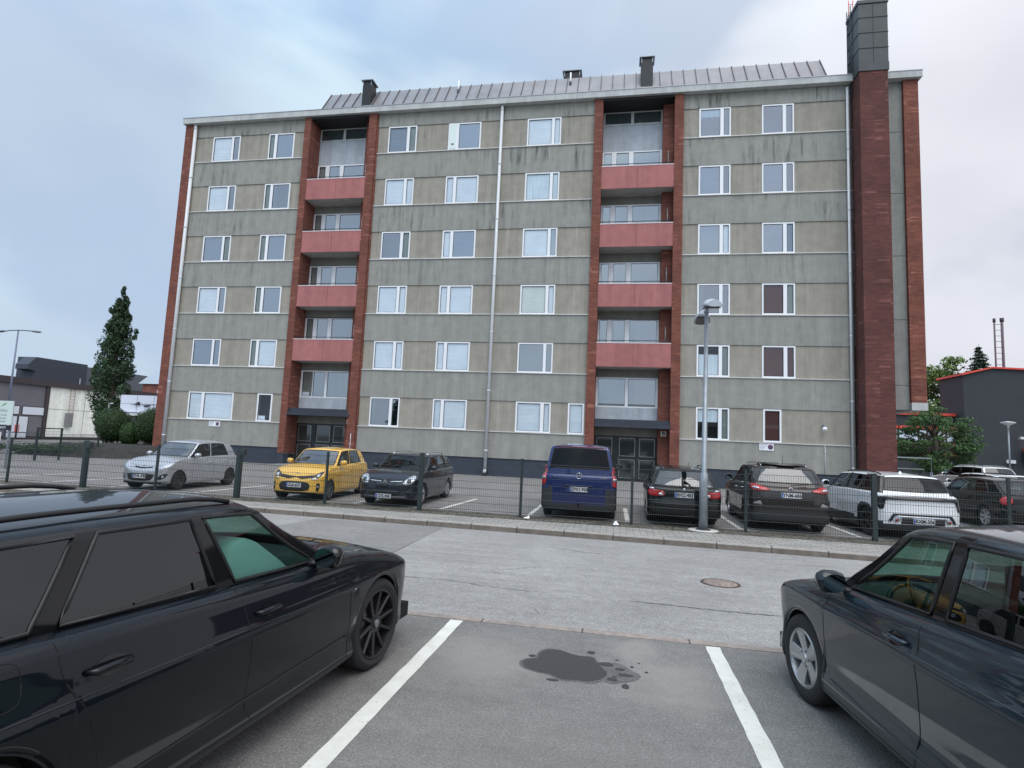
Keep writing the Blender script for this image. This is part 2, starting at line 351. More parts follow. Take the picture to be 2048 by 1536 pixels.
def m_blind(name, c1, c2, sc=(0.6, 0.6, 14)):
    g = NB(name); n = g.noise(g.mapping(g.obj(), sc), 1.0, 3); n2_ = g.noise(g.obj(), 1.3, 3)
    c = g.mix(g.rng(n, 0.3, 0.7), c1, c2)
    return g.out(g.mix(g.rng(n2_, 0.3, 0.7, 0, 0.35), c, (c1[0] * .7, c1[1] * .75, c1[2] * .8)), 0.9)
BL = {
    'L': m_blind('blind_light', (0.62, 0.67, 0.72), (0.74, 0.78, 0.82)),
    'M': m_blind('blind_grey', (0.17, 0.21, 0.26), (0.24, 0.28, 0.33)),
    'D': m_blind('dark_room_panel', (0.025, 0.03, 0.035), (0.05, 0.055, 0.06)),  # darkness of the room behind, put into the panel colour
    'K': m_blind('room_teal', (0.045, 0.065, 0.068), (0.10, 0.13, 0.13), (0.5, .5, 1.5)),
    'G': m_blind('curtain_olive', (0.16, 0.19, 0.17), (0.24, 0.27, 0.24), (14, 14, 0.5)),
    'B': m_blind('blind_brown', (0.070, 0.024, 0.020), (0.085, 0.030, 0.024)),
    'C': m_blind('curtain_white', (0.50, 0.58, 0.62), (0.72, 0.78, 0.80), (14, 14, 0.5)),
    'W': m_blind('blind_cream', (0.56, 0.58, 0.54), (0.66, 0.67, 0.62)),
}

def paint(name, col, metal=0.3, rough=0.35, flake=0.0, dirt=0.12):
    g = NB(name); o = g.obj()
    g.b.inputs['Coat Weight'].default_value = 1.0; g.b.inputs['Coat Roughness'].default_value = 0.035
    k = g.rng(g.noise(o, 700, 1), 0.3, 0.7, 1 - flake, 1 + flake)
    c = g.n('ShaderNodeVectorMath', {0: col, 'Scale': k}, operation='SCALE').outputs[0]
    s = g.n('ShaderNodeSeparateXYZ', {0: o})
    low = g.math('MULTIPLY', g.rng(s.outputs[2], 0.15, 0.62, 1, 0), g.rng(g.noise(o, 5, 5), 0.35, 0.65, 0.35, 1.0))
    c = g.mix(g.math('MULTIPLY', low, dirt), c, (0.16, 0.15, 0.135))
    rg = g.math('ADD', rough, g.math('MULTIPLY', low, dirt))
    g.link(g.rng(g.math('MULTIPLY', low, g.math('ADD', g.noise(o, 9, 4), 0.4)), 0, 1, 0.03, 0.03 + dirt * 1.3), g.b.inputs['Coat Roughness'])
    lum = sum(col) / 3
    g.b.inputs['Coat Weight'].default_value = 0.68 if lum < .01 else .9 if lum < .1 else 1.0
    return g.out(c, rg, metal=metal, spec=.08 if lum < .01 else .22 if lum < .1 else .5)

# ------------------------------------------------------------------ mesh helpers
def clean_link(o, parent=None):
    COL.objects.link(o)
    if parent: o.parent = parent
    return o
def tag(o, label=None, cat=None, group=None, kind=None):
    if label: o['label'] = label
    if cat: o['category'] = cat
    if group: o['group'] = group
    if kind: o['kind'] = kind
    return o
def thing(name, label, cat, loc=(0, 0, 0), rz=0.0, group=None, kind=None):
    o = bpy.data.objects.new(name, None); COL.objects.link(o)
    o.location = loc; o.rotation_euler = (0, 0, rz); o.empty_display_size = 0.3
    return tag(o, label, cat, group, kind)

class MB:
    def __init__(s):
        s.v = []; s.f = []; s.mi = []; s.sm = []; s.k = 0; s.smooth = False
    def add(s, vs, fs, mi=None, smooth=None):
        b = len(s.v); s.v.extend([tuple(v) for v in vs])
        for f in fs:
            s.f.append([b + i for i in f]); s.mi.append(s.k if mi is None else mi); s.sm.append(s.smooth if smooth is None else smooth)
    def box(s, x0, x1, y0, y1, z0, z1, mi=None, skip=''):
        if x0 > x1: x0, x1 = x1, x0
        if y0 > y1: y0, y1 = y1, y0
        if z0 > z1: z0, z1 = z1, z0
        v = [(x0, y0, z0), (x1, y0, z0), (x1, y1, z0), (x0, y1, z0), (x0, y0, z1), (x1, y0, z1), (x1, y1, z1), (x0, y1, z1)]
        fs = {'-z': (0, 3, 2, 1), '+z': (4, 5, 6, 7), '-y': (0, 1, 5, 4), '+y': (2, 3, 7, 6), '-x': (0, 4, 7, 3), '+x': (1, 2, 6, 5)}
        s.add(v, [f for k, f in fs.items() if k not in skip.split()], mi)
    def prism(s, pts, d0, d1, axis='y', mi=None, smooth=False):
        """polygon pts (a,b) extruded along axis from d0 to d1; y: (x,z)  x: (y,z)  z: (x,y)"""
        n = len(pts)
        def P(a, b, d): return {'y': (a, d, b), 'x': (d, a, b), 'z': (a, b, d)}[axis]
        v = [P(a, b, d0) for a, b in pts] + [P(a, b, d1) for a, b in pts]
        s.add(v, [list(range(n)), list(range(2 * n - 1, n - 1, -1))], mi, False)
        s.add(v, [(i, i + n, (i + 1) % n + n, (i + 1) % n) for i in range(n)], mi, smooth)
    def tube(s, path, r, n=8, mi=None, closed=False, caps=True, flat=1.0, up=None):
        path = [Vector(p) for p in path]; m = len(path)
        rs = r if isinstance(r, (list, tuple)) else [r] * m
        rings = []
        for i, p in enumerate(path):
            if closed: t = path[(i + 1) % m] - path[i - 1]
            else: t = path[min(i + 1, m - 1)] - path[max(i - 1, 0)]
            if t.length < 1e-9: t = Vector((0, 0, 1))
            t.normalize()
            u = Vector(up) if up else (Vector((0, 0, 1)) if abs(t.z) < 0.9 else Vector((0, 1, 0)))
            a = t.cross(u)
            if a.length < 1e-6: a = t.cross(Vector((1, 0, 0)))
            a.normalize(); b = a.cross(t)
            rings.append([p + (a * cos(2 * pi * k / n) * rs[i] + b * sin(2 * pi * k / n) * rs[i] * flat) for k in range(n)])
        vs = [q for rg in rings for q in rg]; fs = []
        for i in range(m if closed else m - 1):
            j = (i + 1) % m
            for k in range(n): fs.append((i * n + k, i * n + (k + 1) % n, j * n + (k + 1) % n, j * n + k))
        s.add(vs, fs, mi, n > 4)
        if caps and not closed:
            s.add([vs[k] for k in range(n)], [list(range(n))[::-1]], mi, False)
            s.add([vs[(m - 1) * n + k] for k in range(n)], [list(range(n))], mi, False)
    def lathe(s, prof, n=32, axis='z', c=(0, 0, 0), mi=None, smooth=True):
        vs = []; fs = []; m = len(prof)
        for k in range(n):
            a = 2 * pi * k / n
            for r, h in prof:
                p = {'z': (r * cos(a), r * sin(a), h), 'y': (r * cos(a), h, r * sin(a)), 'x': (h, r * cos(a), r * sin(a))}[axis]
                vs.append((p[0] + c[0], p[1] + c[1], p[2] + c[2]))
        for k in range(n):
            k2 = (k + 1) % n
            for i in range(m - 1): fs.append((k * m + i, k * m + i + 1, k2 * m + i + 1, k2 * m + i))
        s.add(vs, fs, mi, smooth)
    def build(s, name, mats, parent=None, local=None, sharp=None, fixn=True, bevel=0.0):
        me = bpy.data.meshes.new(name); me.from_pydata(s.v, [], s.f)
        mats = mats if isinstance(mats, (list, tuple)) else [mats]
        for m in mats: me.materials.append(m)
        me.polygons.foreach_set('material_index', s.mi); me.polygons.foreach_set('use_smooth', s.sm)
        me.update()
        bm = bmesh.new(); bm.from_mesh(me)
        bmesh.ops.remove_doubles(bm, verts=bm.verts, dist=1e-5)
        bmesh.ops.dissolve_degenerate(bm, edges=bm.edges, dist=1e-6)
        if fixn: bmesh.ops.recalc_face_normals(bm, faces=bm.faces)
        if bevel:
            es = [e for e in bm.edges if e.is_manifold and e.calc_face_angle(0) > 0.6]
            bmesh.ops.bevel(bm, geom=es, offset=bevel, segments=2, profile=0.6, affect='EDGES', clamp_overlap=True)
            for f in bm.faces: f.smooth = True
            sharp = 35
        bm.to_mesh(me); bm.free()
        if sharp is not None: me.set_sharp_from_angle(angle=radians(sharp))
        if local is not None: me.transform(Matrix.Translation(-Vector(local)))
        o = bpy.data.objects.new(name, me); clean_link(o, parent)
        return o

def smooth_curve(pts):
    """monotone cubic through (x, y) points sorted by x"""
    pts = sorted(pts); n = len(pts); xs = [p[0] for p in pts]; ys = [p[1] for p in pts]
    if n == 1: return lambda x: ys[0]
    d = [(ys[i + 1] - ys[i]) / (xs[i + 1] - xs[i]) for i in range(n - 1)]
    m = [d[0]] + [0 if d[i - 1] * d[i] <= 0 else 2 * d[i - 1] * d[i] / (d[i - 1] + d[i]) for i in range(1, n - 1)] + [d[-1]]
    def f(x):
        if x <= xs[0]: return ys[0]
        if x >= xs[-1]: return ys[-1]
        lo = 0
        while xs[lo + 1] < x: lo += 1
        h = xs[lo + 1] - xs[lo]; t = (x - xs[lo]) / h
        return (ys[lo] * (2 * t ** 3 - 3 * t * t + 1) + m[lo] * h * (t ** 3 - 2 * t * t + t) + ys[lo + 1] * (-2 * t ** 3 + 3 * t * t) + m[lo + 1] * h * (t ** 3 - t * t))
    return f
def lerp(a, b, t): return a + (b - a) * t
def text_mb(txt, size, depth=0.0, bold=0.0, align='CENTER'):
    """returns verts, faces of the text in its own xy plane"""
    c = bpy.data.curves.new('lettering', 'FONT'); c.body = txt; c.size = size; c.align_x = align; c.align_y = 'CENTER'; c.offset = bold; c.extrude = depth; c.resolution_u = 3
    o = bpy.data.objects.new('lettering', c); COL.objects.link(o)
    dg = bpy.context.evaluated_depsgraph_get(); dg.update()
    me = bpy.data.meshes.new_from_object(o.evaluated_get(dg))
    v = [tuple(x.co) for x in me.vertices]; f = [tuple(p.vertices) for p in me.polygons]
    bpy.data.objects.remove(o); bpy.data.curves.remove(c); bpy.data.meshes.remove(me)
    return v, f
def put_text(mb, txt, size, M, depth=0.0, bold=0.0, mi=None, sx=1.0, align='CENTER'):
    v, f = text_mb(txt, size, depth, bold, align)
    mb.add([M @ Vector((a * sx, b, c)) for a, b, c in v], f, mi, False)
# frame with the text facing -Y (towards the camera)
FACE_CAM = Matrix(((1, 0, 0, 0), (0, 0, -1, 0), (0, 1, 0, 0), (0, 0, 0, 1)))

# ------------------------------------------------------------------ ground
def sheet(name, poly, m, kind='structure', nx=0, zf=None):
    b = MB(); b.add([(x, y, z) for x, y, z in poly], [list(range(len(poly)))])
    o = b.build(name, m, fixn=False)
    if o.data.polygons[0].normal.z < 0: o.data.flip_normals()
    if kind: o['kind'] = kind
    return o
def kerb_y(x): return -17.47 - 0.0367 * max(-18, min(14, x))
XL, XR = -140.0, 120.0
sheet('ground', [(-900, -700, -0.30), (900, -700, -0.30), (900, 1500, -0.30), (-900, 1500, -0.30)], M_GROUND)
sheet('near_parking_ground', [(XL, -60, 0), (XR, -60, 0), (XR, -23.77, 0), (XL, -23.77, 0)], M_NEAR)
g_ = MB(); g_.box(XL, XR, -23.77, -23.655, -0.2, 0.006)
tag(g_.build('gutter_strip', M_GUTTER), kind='structure')
rb_ = MB(); rx = [XL, -18, 14, XR]
rb_.add([(x, -23.655, -0.002) for x in rx] + [(x, kerb_y(x) + 0.01, -0.10) for x in rx], [(i, i + 1, i + 5, i + 4) for i in range(3)])
tag(rb_.build('road', M_ROAD, fixn=False), kind='structure')
sheet('road_patch', [(-9.2, -23.64, 0.003), (-4.2, -23.64, 0.003), (-3.45, -20.9, -0.040), (-3.62, -17.45, -0.094), (-6.5, -17.40, -0.094), (-6.8, -20.2, -0.050)], M_PATCH)
k_ = MB()
for i in range(-120, 90):
    x0, x1 = i * 1.0, i * 1.0 + 0.992
    c0, c1 = kerb_y(x0), kerb_y(x1); j = random.uniform(-0.004, 0.004)
    pr = [(0.0, -0.2), (0.0, 0.0), (0.018, 0.022), (0.13, 0.024), (0.13, -0.2)]
    v = [(x0, c0 + a + j, z + j) for a, z in pr] + [(x1, c1 + a + j, z + j) for a, z in pr]
    k_.add(v, [(0, 5, 6, 1), (1, 6, 7, 2), (2, 7, 8, 3), (3, 8, 9, 4), (0, 1, 2, 3, 4), (9, 8, 7, 6, 5)])
tag(k_.build('kerb', M_KERB), kind='structure')
rb_ = MB()
rb_.add([(x, kerb_y(x) + .12, 0.020) for x in rx] + [(x, -16.25, 0.020) for x in rx], [(i, i + 1, i + 5, i + 4) for i in range(3)])
tag(rb_.build('sidewalk', M_PAVER, fixn=False), kind='structure')
sheet('cobble_strip', [(XL, -16.25, 0.021), (XR, -16.25, 0.021), (XR, -15.2, 0.004), (XL, -15.2, 0.004)], M_COBBLE)
sheet('far_parking_ground', [(-47, -15.2, 0.0), (XR, -15.2, 0.0), (XR, 40, 0.0), (-47, 40, 0.0)], M_FAR)
sheet('street_beyond', [(XL, -15.2, -0.004), (-47, -15.2, -0.004), (-47, 40, -0.004), (XL, 40, -0.004)], M_PATHG)

def line_strip(name, pts, w, z, m, jit=0.004, seg=0.12, cap=True):
    (x0, y0), (x1, y1) = pts; L = math.hypot(x1 - x0, y1 - y0); n = max(2, int(L / seg))
    tx, ty = (x1 - x0) / L, (y1 - y0) / L; nx_, ny_ = -ty, tx; b = MB(); v = []
    rnd = random.Random(int(x0 * 977 + y0 * 31))
    for i in range(n + 1):
        t = i / n
        for sgn in (-1, 1):
            e = w / 2 + rnd.uniform(-jit, jit)
            v.append((lerp(x0, x1, t) + nx_ * e * sgn, lerp(y0, y1, t) + ny_ * e * sgn, z))
    b.add(v, [(2 * i, 2 * i + 1, 2 * i + 3, 2 * i + 2) for i in range(n)])
    o = b.build(name, m, fixn=False)
    if o.data.polygons[0].normal.z < 0: o.data.flip_normals()
    return tag(o, kind='structure')
line_strip('parking_line', ((-1.512, -23.79), (-1.60, -29.6)), 0.125, 0.004, M_LINE)
line_strip('parking_line', ((0.925, -23.80), (0.955, -29.6)), 0.128, 0.004, M_LINE)
line_strip('parking_line', ((-3.98, -23.79), (-4.06, -29.6)), 0.12, 0.004, M_LINE)
line_strip('parking_line', ((3.36, -23.8), (3.40, -29.6)), 0.12, 0.004, M_LINE)
for x in (-24.3, -21.8, -19.2, -16.7, -14.35, -11.6, -9.2, -6.8, -4.4, -2.08, 0.33, 2.95, 5.52, 8.0, 10.5, 13.0):
    line_strip('parking_line', ((x, -15.05), (x + (0.22 if x < -4 else 0.0), -12.0)), 0.115, 0.006, M_LINE, 0.006, 0.2)

# wet patch in the empty bay
def blob(b, pts, z, it=2):
    for _ in range(it):
        q = []
        for i in range(len(pts)):
            a, c = pts[i], pts[(i + 1) % len(pts)]
            q += [(a[0] * .75 + c[0] * .25, a[1] * .75 + c[1] * .25), (a[0] * .25 + c[0] * .75, a[1] * .25 + c[1] * .75)]
        pts = q
    b.add([(x, y, z) for x, y in pts], [list(range(len(pts)))])
wet = [(-0.71, -24.67), (-0.67, -24.58), (-0.59, -24.56), (-0.6, -24.42), (-0.55, -24.34), (-0.49, -24.31), (-0.41, -24.32), (-0.28, -24.41), (-0.14, -24.38), (-0.11, -24.51), (-0.06, -24.61), (-0.01, -24.72), (-0.06, -24.84), (-0.16, -24.92), (-0.24, -24.91), (-0.37, -24.93), (-0.45, -24.85), (-0.58, -24.83), (-0.68, -24.77)]
b = MB(); blob(b, wet, 0.004, 1)
for (x, y, a, c) in ((-0.65, -24.51, 0.03, 0.03), (-0.16, -24.29, 0.04, 0.035), (-0.03, -24.53, 0.08, 0.045), (0.08, -24.6, 0.05, 0.03), (0.12, -24.71, 0.06, 0.03), (0.02, -24.82, 0.04, 0.04), (0.12, -24.93, 0.035, 0.05), (0.18, -24.52, 0.02, 0.015), (-0.43, -24.96, 0.05, 0.02), (0.06, -24.4, 0.02, 0.012), (0.04, -24.76, 0.02, 0.02), (0.24, -24.42, 0.012, 0.01), (0.29, -24.6, 0.018, 0.012)):
    blob(b, [(x + a * cos(t * pi / 4) * random.uniform(.7, 1.2), y + c * sin(t * pi / 4) * random.uniform(.7, 1.2)) for t in range(8)], 0.0045, 1)
tag(b.build('wet_patch', M_WET, fixn=False), kind='structure')
b = MB(); cx_, cy_ = -0.37, -24.62
blob(b, [(cx_ + (x - cx_) * 1.07 + random.uniform(-.012, .012), cy_ + (y - cy_) * 1.10 + random.uniform(-.012, .012)) for x, y in wet], 0.002, 2)
blob(b, [(-.06, -24.45), (.1, -24.47), (.16, -24.58), (.26, -24.68), (.2, -24.8), (.1, -24.86), (.0, -24.92), (-.1, -24.8)], 0.0022, 2)
tag(b.build('damp_patch', M_DAMP, fixn=False), kind='structure')

# manhole cover in the road
def road_z(y): return lerp(-0.002, -0.10, (y + 23.655) / 6.2)
mh = thing('manhole_cover', 'rusty round iron manhole cover set in the road', 'manhole cover', (1.50, -20.85, road_z(-20.85)))
MRUST = mat('manhole_iron', (0.30, 0.245, 0.215), 0.75, 0.2, var=0.35, vscale=14, bump=0.6, bscale=50)
MRUSTD = mat('manhole_ring_iron', (0.10, 0.070, 0.060), 0.8, 0.2, var=0.3, vscale=20)
b = MB(); b.lathe([(0.230, 0.002), (0.230, 0.008), (0.262, 0.008), (0.27, 0.0)], 48); b.build('rim', MRUSTD, mh)
b = MB(); b.lathe([(0.0001, 0.009), (0.224, 0.009), (0.226, 0.002)], 48)
for i in range(-3, 4):
    w = sqrt(max(0, 0.20 ** 2 - (i * 0.065) ** 2))
    for j in range(-3, 4):
        if abs(j * 0.065) < w: b.box(j * .065 - .02, j * .065 + .02, i * .065 - .02, i * .065 + .02, 0.0092, 0.012)
b.build('lid', MRUST, mh)

# litter
def litter(x, y, lab, s):
    b = MB(); rnd = random.Random(s); n = 5; v = []
    for i in range(n):
        for j in range(n):
            v.append((x + (i - 2) * 0.033 + rnd.uniform(-.012, .012), y + (j - 2) * 0.03 + rnd.uniform(-.012, .012), 0.03 + abs(rnd.gauss(0, 0.035)) * (1 if 0 < i < 4 and 0 < j < 4 else 0.3)))
    b.add(v, [(i * n + j, i * n + j + 1, (i + 1) * n + j + 1, (i + 1) * n + j) for i in range(n - 1) for j in range(n - 1)])
    b.add([(a[0], a[1], a[2] - 0.003) for a in v], [(i * n + j, (i + 1) * n + j, (i + 1) * n + j + 1, i * n + j + 1) for i in range(n - 1) for j in range(n - 1)])
    tag(b.build('crumpled_paper', mat('paper_white', (0.85, 0.85, 0.85), 0.8), fixn=False), lab, 'paper')
litter(-2.02, -15.92, 'crumpled white paper on the paving left of the blue van', 3)
litter(0.06, -15.98, 'crumpled white paper on the paving right of the blue van', 5)

# cracks and tar lines in the road
def crack(pts, w, seed):
    rnd = random.Random(seed); path = []
    for (a, c), (e, f) in zip(pts[:-1], pts[1:]):
        n = max(2, int(math.hypot(e - a, f - c) / .05))
        for k in range(n): path.append((lerp(a, e, k / n) + rnd.gauss(0, .006), lerp(c, f, k / n) + rnd.gauss(0, .010)))
    b = MB(); vs = []
    for i, (x, y) in enumerate(path):
        t = i / (len(path) - 1); q = w * (.25 + rnd.random() * .9) * min(1, min(t, 1 - t) * 8 + .1)
        vs += [(x, y - q, road_z(y) + .0035), (x, y + q, road_z(y) + .0035)]
    b.add(vs, [(2 * i, 2 * i + 2, 2 * i + 3, 2 * i + 1) for i in range(len(path) - 1)])
    o = b.build('road_crack', mat('crack_tar', (.13, .13, .13), .85), fixn=False)
    tag(o, kind='structure')
for i, (p, w) in enumerate((([(-4.2, -22.0), (-2.64, -22.14), (-2.07, -22.13), (-1.37, -22.30), (-.67, -22.34)], .009), ([(.1, -22.33), (.73, -22.38), (1.28, -22.42), (1.88, -22.40), (4.0, -22.3)], .013), ([(-1.12, -18.97), (-.39, -19.16), (.3, -19.15)], .010),
        ([(-1.74, -21.28), (-1.6, -21.4), (-1.52, -21.59)], .012), ([(-.83, -23.07), (-.73, -23.3)], .014), ([(.70, -20.56), (.86, -20.53), (1.06, -20.48)], .008), ([(2.6, -18.9), (3.67, -18.63), (3.99, -18.63)], .008), ([(-3.4, -19.2), (-2.2, -19.05), (-1.4, -19.1)], .007))):
    crack(p, w, 50 + i)

# ------------------------------------------------------------------ apartment block
apt = thing('apartment_building', 'seven storey grey concrete block with red brick piers and pink balconies', 'apartment building', (0, 0, 0))
SILL = [18.02, 14.88, 11.74, 8.61, 5.47, 2.34]
WH = 1.62
SECT = [(-26.07, -18.6), (-13.97, -1.55), (3.09, 11.2)]
WINS = {}   # (section, row) -> list of (x0, x1, [(pane x0, pane x1, state)], open)
def std(c, big, nar, narrow_left=False, op=None):
    X = {'a': (-24.76, -22.90, -24.68, -23.48, -23.33, -22.97), 'b': (-20.97, -19.30, -20.42, -19.38, -20.90, -20.60), 'c': (-13.34, -11.63, -13.27, -12.22, -12.05, -11.70),
         'd': (-9.74, -7.85, -9.12, -7.93, -9.66, -9.30), 'e': (-5.22, -3.35, -5.14, -3.86, -3.70, -3.42), 'f': (3.89, 5.46, 3.97, 4.94, 5.11, 5.39), 'g': (6.98, 8.51, 7.05, 7.97, 8.14, 8.44)}[c]
    return (X[0], X[1], [(X[2], X[3], big), (X[4], X[5], nar)], op)
rows = [
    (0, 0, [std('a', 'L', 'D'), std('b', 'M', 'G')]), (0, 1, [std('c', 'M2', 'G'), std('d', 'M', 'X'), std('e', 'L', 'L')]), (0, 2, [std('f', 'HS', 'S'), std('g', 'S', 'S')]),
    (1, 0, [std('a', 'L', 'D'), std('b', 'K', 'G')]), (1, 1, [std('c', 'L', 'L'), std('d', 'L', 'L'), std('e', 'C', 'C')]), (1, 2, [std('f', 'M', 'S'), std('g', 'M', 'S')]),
    (2, 0, [std('a', 'M', 'G'), std('b', 'M', 'G')]), (2, 1, [std('c', 'S', 'G'), std('d', 'MS', 'L'), std('e', 'L', 'M')]), (2, 2, [std('f', 'M', 'L'), std('g', 'M', 'M2')]),
    (3, 0, [std('a', 'L', 'M'), std('b', 'MS', 'G')]), (3, 1, [std('c', 'L', 'L'), std('d', 'L', 'L'), std('e', 'W', 'L')]), (3, 2, [std('f', 'K', 'K'), std('g', 'B', 'G')]),
    (4, 0, [std('a', 'M', 'M'), std('b', 'L', 'G')]), (4, 1, [std('c', 'L', 'L'), std('d', 'L', 'L'), std('e', 'KS', 'K')]), (4, 2, [std('f', 'HC', 'G'), std('g', 'B', 'B')]),
    (5, 0, [(-24.69, -21.75, [(-24.6, -23.84, 'L'), (-23.64, -21.84, 'L')], None), (-20.22, -19.27, [(-20.13, -19.36, 'N')], None)]),
    (5, 1, [std('c', 'K', 'K'), std('d', 'L', 'L'), (-5.2, -3.35, [(-5.11, -3.90, 'L'), (-3.71, -3.43, 'L')], None), (-2.46, -1.62, [(-2.37, -1.72, 'L')], None)]),
    (5, 2, [std('f', 'HK', 'G'), (7.03, 7.86, [(7.11, 7.78, 'B')], None)]),
]
def window(X0, X1, z0, z1, panes, y=0.0, parent=apt, fr=None):
    b = MB(); yb = y + 0.075
    xs = [X0] + [q for p in sorted(panes) for q in (p[0], p[1])] + [X1]
    b.box(X0, X1, y, yb, z1 - 0.07, z1); b.box(X0, X1, y, yb, z0, z0 + 0.075)
    for i in range(0, len(xs), 2): b.box(xs[i], xs[i + 1], y + 0.002, yb - 0.002, z0 + 0.075, z1 - 0.07)
    w = b.build('window', fr or M_WHITE, parent)
    # thin dark gasket round every pane
    gk = MB(); gl = MB(); gs = MB(); za, zb = z0 + 0.075, z1 - 0.07
    for a, c, st in sorted(panes):
        for (p0, p1, q0, q1) in ((a, a + .018, za, zb), (c - .018, c, za, zb), (a + .018, c - .018, za, za + .018), (a + .018, c - .018, zb - .018, zb)):
            gk.box(p0, p1, y + 0.012, y + 0.05, q0, q1)
        if st == 'X': continue
        tgt = gs if 'S' in st or st in 'KMD' else gl
        tgt.add([(a + .018, y + .033, za + .018), (c - .018, y + .033, za + .018), (c - .018, y + .033, zb - .018), (a + .018, y + .033, zb - .018)], [(0, 1, 2, 3)])
    gk.build('gasket', M_RAIL, w)
    if gl.v: gl.build('glass', M_WGLASS, w)
    if gs.v: gs.build('glass', M_WGLASS2, w)
    for a, c, st in panes:
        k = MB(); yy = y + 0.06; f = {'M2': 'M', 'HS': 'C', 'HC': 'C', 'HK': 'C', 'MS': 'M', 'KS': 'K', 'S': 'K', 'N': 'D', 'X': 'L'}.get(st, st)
        if st == 'HS': k.box(a, c, yy, yy + .01, lerp(za, zb, 0.72), zb)
        elif st == 'HC': k.box(a, c, yy, yy + .01, za, lerp(za, zb, 0.72))
        elif st == 'HK': k.box(a, c, yy, yy + .01, lerp(za, zb, 0.55), zb)
        elif st == 'N': k.box(a, a + 0.45, yy, yy + .01, za, za + 0.25); f = 'L'
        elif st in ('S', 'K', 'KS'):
            k.box(a - .05, c + .05, yy + 0.5, yy + .51, z0 - .1, z1 + .1)  # set-back panel, its dark colour stands for the dim room
            if st == 'K': k.box(a, a + (c - a) * .22, yy, yy + .01, za, zb)
        elif st == 'X':
            k.box(a, c, y - 0.02, y + 0.03, za, zb); k.build('vent_hatch', mat('hatch_white', (0.70, 0.80, 0.76), .5), w)
            k = MB(); k.box(a + .12, c - .09, y - .045, y - .02, za + .24, za + .29); k.build('hatch_handle', M_BLACK, w); continue
        else: k.box(a, c, yy, yy + .01, za, zb)
        k.build('blind_or_dark_room', BL[f], w)
    return w

bandw = MB()
for r, s, ws in rows:
    x0, x1 = SECT[s]; z0 = SILL[r]; z1 = z0 + WH; cur = x0
    for (a, c, panes, op) in sorted(ws):
        q_ = MB(); q_.box(cur, a, 0.045, 0.30, z0, z1); q_.build('window_band_wall', M_BAND, apt); cur = c
        window(a, c, z0 + 0.015, z1 - 0.015, panes, 0.0 + 0.012)
    q_ = MB(); q_.box(cur, x1, 0.045, 0.30, z0, z1); q_.build('window_band_wall', M_BAND, apt)
sp = MB(); sl = MB(); jt = MB()
for s, (x0, x1) in enumerate(SECT):
    tops = SILL; bots = [z + WH for z in SILL[1:]] + [0.94]
    sp.box(x0, x1, 0.0, 1.15, SILL[0] + WH, 20.42)
    for t, bt in zip(tops, bots):
        sp.box(x0, x1, 0.0, 1.15, bt, t - 0.03)
        n = max(1, round((x1 - x0) / 3)); sl = MB()
        for i in range(n):
            xa, xb = lerp(x0, x1, i / n), lerp(x0, x1, (i + 1) / n); dz = random.uniform(-.006, .006)
            sl.box(xa, xb, -0.055, 0.045, t - 0.03 + dz * .5, t + 0.006 + dz * .5)
        sl.build('sill_strip', M_SILL, apt)
sp.build('spandrel_wall', M_SPAN, apt)
# plinth
pl = MB()
for x0, x1 in SECT: pl.box(x0, x1, 0.06, 1.15, -0.3, 0.94)
for x0, x1 in ((-26.64, -26.07), (-18.6, -18.2), (-14.53, -13.97), (-1.55, -1.1), (2.64, 3.09)): pl.box(x0, x1, -0.145, 0.4, -0.3, 0.62 if x0 < -14 else 0.5)
pl.build('plinth', M_PLINTH, apt)
# dark rooms and the body of the block behind the facade
bd = MB(); bd.box(-26.5, 12.4, 1.152, 12.0, -0.2, 20.42)
bd.build('inner_wall', mat('room_wall', (0.10, 0.10, 0.095), 0.9), apt)
ew = MB(); ew.box(-26.62, -26.502, 0.40, 12.1, -0.3, 20.42); ew.box(12.40, 12.46, 0.36, 12.1, -0.3, 4.0); ew.box(-26.62, 12.46, 12.002, 12.2, -0.3, 20.42)
ew.build('end_wall', M_BRICK, apt)
# brick piers
def pier(x0, x1, y0=-0.15, y1=0.40, z0=0.5, z1=20.42, m=None, groove=None):
    b = MB(); b.box(x0, x1, y0, y1, z0, z1); return b.build('brick_pier', m or M_BRICK, apt)
pier(-26.64, -26.07, z0=0.62); pier(-18.6, -18.2, y1=1.15, z0=0.62); pier(-14.53, -14.06, z0=0.62); pier(-14.055, -13.97, -0.05, 0.4, 0.62)
pier(-1.55, -1.1, y1=1.15); pier(2.64, 3.09)
